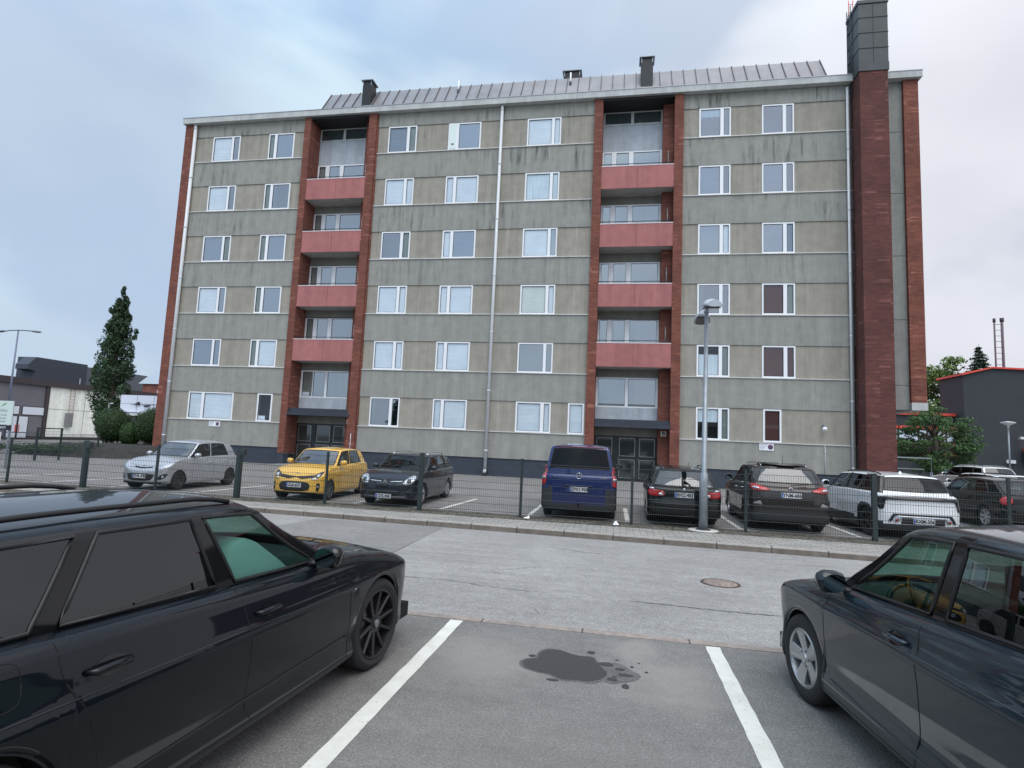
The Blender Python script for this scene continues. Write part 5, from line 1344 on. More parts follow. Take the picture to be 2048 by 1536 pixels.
    def patch(c, name, poly, ang, m, off=.006, rnd=1, step=.045, parent=None, side=None, mirror=False, thick=.012, both=True):
        """poly: (h, z) seen along direction ang (0 = looking at the nose, pi = at the tail, pi/2 = left side); lies on the body shell"""
        pts = list(poly)
        for _ in range(rnd):
            q = []
            for i in range(len(pts)):
                a, e = pts[i], pts[(i + 1) % len(pts)]
                q += [(a[0] * .8 + e[0] * .2, a[1] * .8 + e[1] * .2), (a[0] * .2 + e[0] * .8, a[1] * .2 + e[1] * .8)]
            pts = q
        outs = []
        for mir in ((1, -1) if mirror else (1,)):
            bm = bmesh.new(); vv = [bm.verts.new((p[0], 0, p[1])) for p in pts]; bm.faces.new(vv)
            h0, h1 = min(p[0] for p in pts), max(p[0] for p in pts); z0, z1 = min(p[1] for p in pts), max(p[1] for p in pts)
            x = h0 + step
            while x < h1 - .004: bmesh.ops.bisect_plane(bm, geom=bm.verts[:] + bm.edges[:] + bm.faces[:], plane_co=(x, 0, 0), plane_no=(1, 0, 0)); x += step
            x = z0 + step
            while x < z1 - .004: bmesh.ops.bisect_plane(bm, geom=bm.verts[:] + bm.edges[:] + bm.faces[:], plane_co=(0, 0, x), plane_no=(0, 0, 1)); x += step
            d = Vector((-cos(ang), -sin(ang), 0)); hvec = Vector((-sin(ang), cos(ang), 0)); fr = []; ok = True
            Qx = (-1 if abs(ang) > pi / 2 else 1) * (c.s['L'] / 2 - .2)
            for v in bm.verts: v.co.x = Vector((Qx, v.co.x, 0)).dot(hvec)
            for v in bm.verts:
                h, z = v.co.x, v.co.z; o = hvec * h - d * 6 + Vector((0, 0, z)); p, n = c.hit(o, d)
                fr.append([v, p, n])
            good = [q for q in fr if q[1] is not None]
            if not good: bm.free(); return None
            for q in fr:
                if q[1] is None:
                    e = min(good, key=lambda g: (g[0].co - q[0].co).length); o = hvec * q[0].co.x + Vector((0, 0, q[0].co.z)); 
                    q[1] = o + d * ((e[1] - o).dot(d)); q[2] = e[2]
            vs = []
            for v, p, n in fr:
                vs.append((v, p - d * off * .6 + n * off * .5, p + d * thick))
            front = {v: a for v, a, b_ in vs}; back = {v: b_ for v, a, b_ in vs}; idx = {v: i for i, (v, a, b_) in enumerate(vs)}
            g = MB(); nvs = len(vs)
            allv = [a for v, a, b_ in vs] + [b_ for v, a, b_ in vs]
            fs = [[idx[v] for v in f_.verts] for f_ in bm.faces]; sm = [True] * len(fs)
            fs += [(idx[e.verts[0]], idx[e.verts[1]], idx[e.verts[1]] + nvs, idx[e.verts[0]] + nvs) for e in bm.edges if e.is_boundary]; sm += [False] * (len(fs) - len(sm))
            if mir < 0: allv = [Vector((a.x, -a.y, a.z)) for a in allv]
            bb = len(g.v); g.v += [tuple(a) for a in allv]
            for q, sq in zip(fs, sm): g.f.append(list(q)); g.mi.append(0); g.sm.append(sq)
            bm.free(); o = g.build(name, m, parent or c.t); outs.append(o)
        return outs if mirror else outs[0]
    def seam(c, lines, m=None, r=.0035, name='door_gap', parent=None, mirror=True):
        """lines: polylines of (x, z) drawn on the left and right flanks"""
        for sg in ((1, -1) if mirror else (1,)):
            b = MB()
            for ln in lines:
                for _ in range(2 if 2 < len(ln) < 12 else 0):
                    ln = [ln[0]] + [q for a_, e_ in zip(ln[:-1], ln[1:]) for q in ((lerp(a_[0], e_[0], .25), lerp(a_[1], e_[1], .25)), (lerp(a_[0], e_[0], .75), lerp(a_[1], e_[1], .75)))] + [ln[-1]]
                path = []
                for i in range(len(ln) - 1):
                    a, e = ln[i], ln[i + 1]; L_ = math.hypot(a[0] - e[0], a[1] - e[1]); n = max(1, int(L_ / .05))
                    for k in range(n + (1 if i == len(ln) - 2 else 0)):
                        t = k / n; path.append((lerp(a[0], e[0], t), lerp(a[1], e[1], t)))
                out_ = []
                for (x, z) in path:
                    p, n_ = c.hit((x, 3, z), (0, -1, 0))
                    if p is not None: out_.append((p.x, (p.y - (.0012 if m is None else 0)) * sg, p.z))
                if len(out_) > 1: b.tube(out_, r, 5)
            if b.v: b.build(name, m or M_WELL, parent or c.body_o)
    def xseam(c, lines, ang=0.0, r=.0035, name='panel_gap', m=None):
        """polylines of (y, z) drawn on the nose (ang 0) or tail (ang pi)"""
        b = MB(); sx = 1 if ang == 0 else -1
        for ln in lines:
            out_ = []
            for i in range(len(ln) - 1):
                a, e = ln[i], ln[i + 1]; n = max(1, int(math.hypot(a[0] - e[0], a[1] - e[1]) / .05))
                for k in range(n + (1 if i == len(ln) - 2 else 0)):
                    t = k / n; p, n_ = c.hit((6 * sx, lerp(a[0], e[0], t), lerp(a[1], e[1], t)), (-sx, 0, 0))
                    if p is not None: out_.append(tuple(p))
            if len(out_) > 1: b.tube(out_, r, 5)
        if b.v: b.build(name, m or M_WELL, c.body_o)
    # ---- wheels
    def wheels(c):
        s = c.s; R = s['wr']; w = s.get('ww', .205); rimr = s.get('rimr', R - .085); st = s.get('spokes', (5, 'plain', M_ALLOY))
        yo = s['W'] / 2 - s.get('winset', .045)
        ty = MB(); n = 56 if c.near else 32
        prof = [(rimr - .005, -w + .01), (rimr + .02, -w), (R - .035, -w + .002), (R - .008, -w + .018), (R, -w + .035), (R, -.035), (R - .008, -.018), (R - .035, -.002), (rimr + .03, .002), (rimr + .008, -.006), (rimr - .004, -.012)]
        ty.lathe(prof, n, 'y')
        if c.near:
            for k in range(72):
                a = 2 * pi * k / 72
                for (y0, y1) in ((-.032, -.062), (-w + .032, -w + .062)):
                    q = [Vector(((R + .0015) * cos(a + da), yy, (R + .0015) * sin(a + da))) for yy, da in ((y0, 0), (y1, .01), (y1, .03), (y0, .02))]
                    ty.add(q, [(0, 1, 2, 3)])
            for dz in (.35, .65):
                ty.lathe([(R + .0012, -w * dz - .004), (R + .0012, -w * dz + .004)], n, 'y')
        rim = MB(); rim.lathe([(rimr + .002, -.010), (rimr - .012, -.004), (rimr - .022, -.012), (rimr - .03, -.05), (rimr - .035, -w + .02)], n, 'y')
        rim.lathe([(0.0001, -.11), (rimr - .03, -.12)], n, 'y')
        ns, kind, mm = st; hubr = .07; ro = rimr - .014
        if kind == 'steel':
            rim.lathe([(0.0001, -.045), (.06, -.045), (.07, -.06), (.12, -.035), (rimr * .78, -.03), (rimr - .02, -.055)], n, 'y')
            for k in range(12):
                a = 2 * pi * k / 12; rim.box(rimr * .70 * cos(a) - .012, rimr * .70 * cos(a) + .012, -.034, -.026, rimr * .7 * sin(a) - .012, rimr * .7 * sin(a) + .012, mi=1)
        else:
            for k in range(ns):
                a = 2 * pi * k / ns + .3
                offs = {'plain': [(0, 1)], 'wide': [(0, 1)], 'twin': [(-.16, 1), (.16, 1)], 'thin': [(0, 1)], 'vee': [(-.10, .6), (.10, .6)], 'star': [(0, 1)]}[kind]
                for da, sc2 in offs:
                    wi, wo = {'plain': (.030, .036), 'wide': (.040, .066), 'twin': (.020, .022), 'thin': (.016, .011), 'vee': (.020, .018), 'star': (.05, .03)}[kind]
                    wi *= R / .32; wo *= R / .32
                    ca, sa = cos(a + da * .5), sin(a + da * .5); cb_, sb = cos(a + da), sin(a + da)
                    P0 = Vector((ca * .035, 0, sa * .035)); P1 = Vector((cb_ * ro, 0, sb * ro)); u = (P1 - P0).normalized(); v = Vector((-u.z, 0, u.x))
                    yi, ym, ye = -.030, -.018, -.008
                    q = []
                    for (pp, ww_, y) in ((P0, wi, yi), (P0.lerp(P1, .55), (wi + wo) / 2, ym), (P1, wo, ye)):
                        q += [pp + v * ww_ + Vector((0, y - .008, 0)), pp + v * ww_ * .55 + Vector((0, y, 0)), pp - v * ww_ * .55 + Vector((0, y, 0)), pp - v * ww_ + Vector((0, y - .008, 0)), pp - v * ww_ * .9 + Vector((0, y - .045, 0)), pp + v * ww_ * .9 + Vector((0, y - .045, 0))]
                    fs = []
                    for j in range(2):
                        for e in range(6): fs.append((j * 6 + e, j * 6 + (e + 1) % 6, (j + 1) * 6 + (e + 1) % 6, (j + 1) * 6 + e))
                    rim.add(q, fs, None, False)
            rim.lathe([(0.0001, -.012), (.032, -.014), (.036, -.022), (hubr, -.028), (hubr + .004, -.07)], 24, 'y')
            for k in range(5):
                a = 2 * pi * k / 5 + .9; rim.box(.052 * cos(a) - .008, .052 * cos(a) + .008, -.03, -.024, .052 * sin(a) - .008, .052 * sin(a) + .008, mi=1)
        disc = MB(); disc.lathe([(0.0001, -.075), (rimr * .72, -.075), (rimr * .72, -.10)], 32, 'y')
        first = None
        for ax in (c.axf, c.axr):
            for sg in (1, -1):
                if first is None:
                    wobj = ty.build('wheel', M_TYRE, c.t); wobj.data.set_sharp_from_angle(angle=radians(35))
                    r_ = rim.build('rim', [mm, M_TRIM], wobj); r_.data.set_sharp_from_angle(angle=radians(30)); d_ = disc.build('brake_disc', mat('brake_disc', (.16, .15, .14), .4, .7), wobj)
                    first = (wobj, r_, d_)
                    if s.get('cap'):
                        cp = MB(); cp.lathe([(0.0001, -.008), (.026, -.009), (.03, -.014)], 20, 'y'); first = first + (cp.build('hub_cap', s['cap'], wobj),)
                else:
                    wobj = first[0].copy(); COL.objects.link(wobj); wobj.parent = c.t
                    for ch in first[1:]:
                        q = ch.copy(); COL.objects.link(q); q.parent = wobj
                steer = s.get('steer', 0.0) if ax == c.axf else 0.0
                wobj.location = (ax, yo * sg, R)
                wobj.rotation_euler = (0, .37 * sg + ax, (0 if sg > 0 else pi) + steer)
        # wells and underbody
        b = MB(); AR = s['ar'] + .012
        for ax in (c.axf, c.axr):
            for sg in (1, -1):
                y1 = s['W'] / 2 - .045; y0 = y1 - .36; m = 20; vs = []
                for k in range(m + 1):
                    a = pi * k / m; vs += [(ax + AR * cos(a), y1 * sg, R + AR * sin(a)), (ax + AR * cos(a), y0 * sg, R + AR * sin(a))]
                b.add(vs, [(2 * k, 2 * k + 1, 2 * k + 3, 2 * k + 2) for k in range(m)])
                b.add([vs[2 * k + 1] for k in range(m + 1)], [list(range(m + 1))])
                b.box(ax - AR, ax + AR, (y0 - .004) * sg, (y0 - .02) * sg, .16, R + .1)
        x0, x1 = -s['L'] / 2 + .22, s['L'] / 2 - .22; yb = s['W'] / 2 - .12
        zb = s.get('ub', .19)
        for (a0, a1, yy) in ((x0, c.axr - AR, yb), (c.axr - AR, c.axr + AR, yb - .36), (c.axr + AR, c.axf - AR, yb), (c.axf - AR, c.axf + AR, yb - .36), (c.axf + AR, x1, yb)):
            if a1 > a0: b.box(a0, a1, -yy, yy, zb, zb + .12)
        b.build('underbody', M_WELL, c.t, fixn=False)
        if s.get('lip', True):
            for sg in (1, -1):
                for ax in (c.axf, c.axr):
                    pts = [(x, y * sg, z) for (x, y, z) in c.low if abs(x - ax) <= s['ar'] * .999 and y > .4 * s['W'] / 2]
                    if len(pts) > 3: b = MB(); b.tube(pts, s.get('lipr', .010), 6); b.build('wheel_arch_trim', s.get('lipm', c.paint), c.t)
    def inside(c):
        s = c.s; x1 = s['ws'][0] - .30; x0 = s['rg'][0] + .25; yb = s['W'] / 2 - .16; sm = s.get('seatm', M_SEATD); Hz = s['seatz'] if 'seatz' in s else .30
        belt = c.f['top'](.2)
        b = MB(); b.box(x0, x1 + .25, -yb, yb, .305, .33)
        # inner door cards up to the belt line
        for sg in (1, -1):
            vs = []; xs = [x0 + (x1 + .2 - x0) * k / 12 for k in range(13)]
            for x in xs: vs += [(x, (c.topw(x) - .05) * sg, .33), (x, (c.topw(x) - .035) * sg, c.f['top'](x) - .02)]
            b.add(vs, [(2 * k, 2 * k + 1, 2 * k + 3, 2 * k + 2) for k in range(12)])
        b.add([(x0, -yb, .33), (x0, yb, .33), (x0 - .02, yb, c.f['top'](x0) - .1), (x0 - .02, -yb, c.f['top'](x0) - .1)], [(0, 1, 2, 3)])
        b.build('cabin_trim', M_DASH, c.t)
        b = MB(); zt = c.f['top'](x1) + .0
        b.prism([(x1 - .12, zt - .22), (x1 - .16, zt - .06), (x1 - .10, zt + .0), (x1 + .25, zt - .0), (x1 + .28, zt - .3)], -yb, yb, 'y'); b.build('dashboard', M_DASH, c.t, bevel=.02)
        lhd = 1; sx = x1 - .18
        b = MB(); cen = Vector((sx - .08, .37, zt - .10)); ax_ = Vector((-.9, 0, .42)).normalized(); u = ax_.cross(Vector((0, 1, 0))).normalized(); v = Vector((0, 1, 0))
        b.tube([cen + (u * cos(a) + v * sin(a)) * .185 for a in [2 * pi * k / 28 for k in range(28)]], .016, 8, closed=True)
        for a in (pi / 2, -pi / 2, pi): b.tube([cen, cen + (u * cos(a) + v * sin(a)) * .18], .016, 6)
        b.tube([cen, cen - ax_ * .2], .04, 8); b.build('steering_wheel', M_TRIM, c.t)
        fx = x1 - s.get('seatx', .95)
        def seat(x, y, w, m, h=.58, lean=.24, head=True):
            b = MB(); b.box(x - .06, x + .46, y - w / 2, y + w / 2, .36, .54); st_ = b.build('seat', m, c.t, bevel=.05)
            b = MB(); zt_ = .52 + h; t_ = .13
            v = [(x - .02, .50), (x + .10, .50), (x + .10 - lean * .9, zt_), (x - .02 - lean, zt_ - .02)]
            b.prism(v, y - w / 2, y + w / 2, 'y'); b.build('seat_back', m, st_, bevel=.045)
            if head:
                for yy in ((y,) if w < .7 else (y - w * .3, y + w * .3)):
                    b = MB(); b.box(x - .03 - lean * 1.05, x + .07 - lean * 1.02, yy - .13, yy + .13, zt_ + .03, zt_ + .20); b.build('headrest', m, st_, bevel=.035)
        seat(fx, .37, .50, sm); seat(fx, -.37, .50, sm); seat(fx - .85, 0, 1.25, sm, .55)
    # ---- fittings
    def mirror(c, x, z, m=None, s=1.0, cap=None, out_=.0):
        for sg in (1, -1):
            y0 = c.topw(x) - .02; b = MB(); b.smooth = True
            n = 16; rings = []
            for (dy, w, h, dx) in ((.07 + out_, .02, .03, 0), (.085 + out_, .075, .058, .0), (.13 + out_, .10, .075, .005), (.20 + out_, .098, .078, .0), (.245 + out_, .07, .062, -.01), (.262 + out_, .02, .02, -.02)):
                rings.append([(x + dx + w * s * (cos(a) if cos(a) > 0 else .55 * cos(a)), (y0 + dy * s) * sg, z + .075 * s + h * s * sin(a)) for a in [2 * pi * k / n for k in range(n)]])
            vs = [q for r in rings for q in r]
            b.add(vs, [(i * n + k, i * n + (k + 1) % n, (i + 1) * n + (k + 1) % n, (i + 1) * n + k) for i in range(len(rings) - 1) for k in range(n)], 0, True)
            b.add(rings[0], [list(range(n))]); b.add(rings[-1], [list(range(n))])
            mo = b.build('door_mirror', m or c.paint, c.t)
            b = MB(); b.tube([(x, (y0 - .01) * sg, z + .01), (x + .01, (y0 + .10 * s + out_) * sg, z + .03 * s)], [.045 * s, .03 * s], 8, flat=.6); b.build('mirror_arm', M_TRIM, mo)
            b = MB(); k = [(x - .062 * s, (y0 + (.165 + .078 * cos(a)) * s + out_) * sg, z + .075 * s + .062 * s * sin(a)) for a in [2 * pi * q / 20 for q in range(20)]]
            b.add(k, [list(range(20))]); b.build('mirror_glass', mat('mirror_glass', (.12, .16, .17), .02, 1.0), mo)
    def handles(c, pos, m=None, cup=True, L_=.21):
        for (x, z) in pos:
            for sg in (1, -1):
                p, n = c.hit((x, 3, z), (0, -1, 0))
                if p is None: continue
                b = MB(); y = p.y
                b.tube([(x + L_ / 2, (y + .002) * sg, z - .004), (x + L_ * .36, (y + .030) * sg, z), (x, (y + .036) * sg, z + .003), (x - L_ * .36, (y + .030) * sg, z), (x - L_ / 2, (y + .002) * sg, z)], [.009, .015, .016, .015, .009], 10, flat=1.0)
                h = b.build('door_handle', m or c.paint, c.t)
                if cup:
                    pts = [(x + .075 * cos(a) + .01, z + .036 * sin(a) - .004) for a in [2 * pi * k / 16 for k in range(16)]]; g = MB(); vs = []
                    for (hx, hz) in pts:
                        pp, nn = c.hit((hx, 3, hz), (0, -1, 0)); vs.append((hx, ((pp.y if pp else y) + .0015) * sg, hz))
                    g.add(vs, [list(range(16))]); g.build('handle_recess', M_GLOSS, h)
    def plate(c, txt, x, z, y=0.0, rear=True, tilt=0.0, w=.44, h=.115):
        sx = -1 if rear else 1
        b = MB(); b.box(-w / 2, w / 2, -.008, 0, -h / 2, h / 2); M = Matrix.Translation((x, y, z)) @ Matrix.Rotation(radians(90) * sx, 4, 'Z') @ Matrix.Rotation(tilt, 4, 'X')
        o = b.build('number_plate', M_PLATE, c.t); o.matrix_local = M
        b = MB(); b.box(-w / 2 + .004, -w / 2 + .045, -.0095, -.0085, -h / 2 + .004, h / 2 - .004); q = b.build('plate_band', M_PBLUE, o)
        b = MB(); put_text(b, txt, h * .98, Matrix.Translation((.02, -.010, -.002)) @ FACE_CAM, bold=.004, sx=.88 * w / .44); b.build('lettering', M_PTXT, o, fixn=False)
        return o
    def rails(c, x0, x1, m, r=.018, rise=.03, inset=.11, feet=True):
        for sg in (1, -1):
            b = MB(); P_ = []; n = 16
            for k in range(n + 1):
                t = k / n; x = lerp(x0, x1, t); h = c.yw(x, 1.0) - inset + .03; z = c.roof(x) - .04
                lift = rise * min(1, min(t, 1 - t) * 9) ** .7; P_.append((x, h * sg, z + lift + .012))
            b.tube(P_, r, 8); b.build('roof_rail', m, c.t)
    def wiper_rear(c, y, z, L_=.3, ang=.1):
        p, n = c.hit((-6, y, z - .04), (1, 0, 0))
    def flat_on(c, name, mbf, x, y, z, m, rear=True, parent=None, tilt=0.0):
        """a small emblem built in the xz plane facing -y, set on the nose or tail"""
        b = MB(); mbf(b); o = b.build(name, m, parent or c.t, fixn=False)
        o.matrix_local = Matrix.Translation((x, y, z)) @ Matrix.Rotation(radians(90) * (-1 if rear else 1), 4, 'Z') @ Matrix.Rotation(tilt, 4, 'X')
        return o
    def nosex(c, y, z, rear=False, d=.006):
        sx = -1 if rear else 1
        p, n = c.hit((6 * sx, y, z), (-sx, 0, 0)); return (p.x + d * sx) if p is not None else sx * c.s['L'] / 2
    def exr(c): pass

# ---- near car, left: black estate
S_EST = dict(L=4.93, W=1.86, wb=2.843, fo=.985, wr=.337, ar=.372, fa=.72, fn=2.25, ra=.42, rn=2.9, r=.085,
    top=[(-2.47, .86), (-2.35, .985), (-1.6, 1.01), (-.8, .985), (0, .955), (.7, .935), (1.05, .93), (1.6, .865), (2.05, .755), (2.3, .65), (2.47, .53)],
    bot=[(-2.47, .30), (-1.9, .21), (-1.7, .20), (-.9, .185), (.95, .185), (1.9, .19), (2.47, .25)],
    crown=[(-2.4, .02), (-1, .03), (1.1, .05), (1.7, .055), (2.3, .03)], fp=[(.1, -.07), (.35, 0), (.55, 0), (.75, -.05), (.9, -.1)], rp=[(.1, -.05), (.4, 0), (.65, -.02), (1.0, -.06)],
    sp=[(.15, .055), (.26, .022), (.32, .028), (.5, .012), (.66, .004), (.73, .0), (.755, .012), (.85, .038), (1.0, .075)],
    roof=[(-2.4, 1.25), (-2.15, 1.345), (-1.6, 1.395), (-.8, 1.420), (-.2, 1.418), (.2, 1.395), (.45, 1.34)], ws=(1.22, .30, .36, .14), rg=(-2.36, -2.10, .14, .10), tum=.235,
    cols=[(.74, .08, 'g1'), (-.02, -.24, 'black'), (-.16, -.32, 'g2'), (-.99, -.78, 'black'), (-1.10, -.88, 'g3'), (-2.12, -1.86, 'body')],
    gm_s={'g1': M_CGLASS, 'g2': M_CGLASSD, 'g3': M_CGLASSD}, gm_f=M_CGLASS, gm_r=M_CGLASSD, blackrim=True, seatm=M_SEATL,
    spokes=(10, 'thin', M_ALLOYD), rimr=.262, ww=.245, seatx=.80, cap=mat('hub_cap_grey', (.22, .23, .24), .4, .5), winset=.025, vt=.90, apil='body', steer=-.06)
P_EST = paint('paint_blue_black', (.0035, .0055, .0090), .2, .42, .25, .045)
hd_ = radians(90 - 4.2)
est = Car('parked_car', 'black estate car with black multi spoke wheels in the left foreground', S_EST, (-2.80, -26.55), hd_, P_EST, near=True)
est.seam([[(1.02, .24), (1.015, .5), (.985, .72), (.93, .90)], [(-.09, .945), (-.06, .80), (-.02, .60), (-.04, .35), (.04, .24)], [(-.84, .24), (-.86, .45), (-.92, .66), (-1.04, .85), (-1.04, .97)],
          [(1.02, .255), (0, .25), (-.95, .255)]])
est.seam([[(-2.2, .775), (-1.2, .765), (0, .745), (1.0, .715)]], paint('paint_blue_black_highlight', (.010, .013, .018), .4, .3), .004, 'shoulder_crease')  # highlight along the crease put in as a lighter paint line
est.seam([[(.98, .395), (-.2, .37), (-.9, .35)]], P_EST, .009, 'door_strip')
# fuel flap
fl = [(-1.26 + .085 * sgnpow(cos(a), .5), .885 + .075 * sgnpow(sin(a), .5)) for a in [2 * pi * k / 28 for k in range(29)]]
est.seam([fl], None, .003, 'fuel_flap', mirror=True)
est.handles([(.10, .81), (-.85, .84)], None, True, .20)
est.mirror(.66, .925, M_GLOSS, s=.95)
est.rails(-1.95, .10, M_TRIM, .013, .022)
for z0, q in ((0, 0),):
    est.patch('headlight', [(.44, .58), (.46, .68), (.62, .73), (.78, .73), (.74, .62), (.56, .58)], radians(20), M_CLEARL, mirror=True)
    est.patch('grille', [(-.34, .36), (-.36, .72), (.36, .72), (.34, .36)], 0, M_TRIM)
    est.patch('tail_light', [(.50, .72), (.50, .92), (.80, .93), (.86, .78), (.80, .72)], pi - radians(8), M_REDL, mirror=True)
    est.plate('XIT-538', est.nosex(0, .42), .42, rear=False)
b = MB()
for sg in (1, -1): b.tube([(1.08, .905 * sg, .70), (1.04, .912 * sg, .70)], .016, 10)
b.build('side_indicator', M_CLEARL, est.t)
# rear quarter glass divider of the rear door
b = MB()
for sg in (1, -1):
    b.tube([(-.80, (est.yw(-.80, .05) + .006) * sg, est.zz(-.80, 9, .05)), (-.89, (est.yw(-.89, .5) + .006) * sg, est.zz(-.89, 9, .5))], .006, 6)
b.build('window_divider', M_TRIM, est.t)
# pale seat-shaped bulk behind the front passenger window
b = MB(); b.prism([(-.10, .66), (-.08, 1.02), (-.02, 1.15), (.08, 1.19), (.20, 1.15), (.44, 1.00), (.60, .88), (.64, .66)], -.74, -.40, 'y'); b.build('pale_seat_bulk', mat('seat_bulk_pale', (.60, .70, .72), .75), est.t, bevel=.06)

# ---- near car, right: dark blue grey hatchback
S_HAT = dict(L=3.99, W=1.735, wb=2.47, fo=.83, wr=.305, ar=.342, fa=.58, fn=2.2, ra=.36, rn=3.0, r=.07,
    top=[(-2.0, .93), (-1.85, 1.02), (-1.2, 1.02), (-.5, .99), (.2, .955), (.75, .925), (1.05, .895), (1.45, .805), (1.8, .67), (2.0, .54)],
    bot=[(-2.0, .28), (-1.6, .2), (-.9, .175), (.85, .175), (1.6, .18), (2.0, .22)],
    crown=[(-1.9, .02), (-1, .03), (.9, .05), (1.5, .05), (1.9, .02)], fp=[(.1, -.06), (.3, 0), (.5, 0), (.7, -.03), (.9, -.1)], rp=[(.1, -.05), (.4, 0), (.65, -.02), (1.0, -.06)],
    sp=[(.15, .06), (.22, .02), (.30, .008), (.38, .03), (.55, .018), (.70, .006), (.775, .0), (.80, .018), (.90, .045), (1.0, .07)],
    roof=[(-1.95, 1.33), (-1.7, 1.43), (-1.2, 1.462), (-.5, 1.475), (.0, 1.462), (.25, 1.42), (.5, 1.36)], ws=(1.12, .28, .34, .14), rg=(-1.86, -1.66, .12, .10), tum=.205,
    cols=[(.66, .06, 'g1'), (-.12, -.24, 'black'), (-.24, -.34, 'g2'), (-1.05, -1.08, 'black'), (-1.12, -1.13, 'g3'), (-1.42, -1.26, 'body')],
    gm_s={'g1': M_CGLASS, 'g2': M_CGLASSM, 'g3': M_CGLASSM}, gm_f=M_CGLASS, gm_r=M_CGLASSM, blackrim=True, seatm=M_SEATD, spokes=(5, 'wide', M_ALLOY), rimr=.205, ww=.2, winset=.03, vt=.90, steer=.05)
P_HAT = paint('paint_slate_blue', (.014, .027, .038), .45, .36, .3, .05)
hat = Car('parked_car', 'dark slate blue hatchback with silver five spoke wheels in the right foreground', S_HAT, (2.365, -25.86), radians(97.0), P_HAT, near=True)
hat.seam([[(.80, .23), (.80, .45), (.79, .70), (.74, .88)], [(-.16, .945), (-.20, .80), (-.20, .5), (-.16, .23)], [(-.80, .23), (-.86, .45), (-1.02, .66), (-1.12, .8), (-1.12, .97)], [(.80, .235), (0, .23), (-.8, .235)]])
hat.seam([[(1.35, .70), (.8, .765), (0, .785), (-.8, .80), (-1.7, .80)]], paint('paint_slate_highlight', (.05, .07, .085), .5, .3), .004, 'shoulder_crease')  # light caught by the crease, drawn in paler slate paint
hat.seam([[(.7, .33), (0, .30), (-.7, .29)]], P_HAT, .008, 'door_strip')
hat.handles([(-.02, .83), (-.92, .865)], None, True, .19)
hat.mirror(.62, .905, mat('mirror_cap_dark', (.012, .018, .024), .15), s=.95)
hat.patch('headlight', [(.42, .60), (.44, .70), (.60, .74), (.72, .73), (.66, .62), (.52, .60)], radians(20), M_CLEARL, mirror=True)
hat.patch('grille', [(-.44, .58), (-.42, .70), (.42, .70), (.44, .58)], 0, M_TRIM)
hat.patch('tail_light', [(.50, .74), (.50, .92), (.78, .92), (.82, .78)], pi - radians(8), M_REDL, mirror=True)
hat.plate('KNO-415', hat.nosex(0, .42), .42, rear=False)

# ------------------------------------------------------------------ cars parked beyond the fence
def mk(L, W, H, wb, fo, wr, zh, zc, zb, zt, ws, rg, cols, **k):
    e0, e1 = -L / 2, L / 2
    d = dict(L=L, W=W, wb=wb, fo=fo, wr=wr, ar=wr + .035, fa=.42, fn=2.7, ra=.30, rn=3.4, r=.06,
        top=[(e0, zt - .03), (e0 + .10, zt), (rg[0] + .25, zb), (ws[0] - .45, zc + .01), (ws[0], zc - .01), ((ws[0] + e1) / 2, lerp(zc, zh, .45)), (e1 - .16, zh), (e1, zh - .09)],
        bot=[(e0, .27), (e0 + .35, .22), (-.8, .185), (.8, .185), (e1 - .4, .2), (e1, .23)],
        crown=[(e0, .01), (0, .03), (ws[0], .05), ((ws[0] + e1) / 2, .05), (e1, .02)], fp=[(.1, -.07), (.28, 0), (.5, -.005), (.68, -.03), (.9, -.12)], rp=[(.1, -.04), (.35, 0), (.55, 0), (.7, -.03), (1.0, -.05)],
        sp=[(.15, .06), (.22, .025), (.32, .008), (.5, .016), (.66, .004), (.76, .0), (.84, .018), (1.0, .04)],
        roof=[(rg[1] - .25, H - .12), (rg[1] + .08, H - .045), ((rg[1] + ws[1]) / 2, H), (ws[1], H - .045), (ws[1] + .25, H - .12)], ws=ws, rg=rg, tum=.21, cols=cols, lip=True, blackrim=False, lipr=.008)
    d.update(k); return d
def ring_mark(r, t=.012):
    def f(b): b.tube([(r * cos(a), -.006, r * sin(a)) for a in [2 * pi * k / 24 for k in range(24)]], t, 6, closed=True)
    return f
G_CARS = 'cars parked beyond the mesh fence'
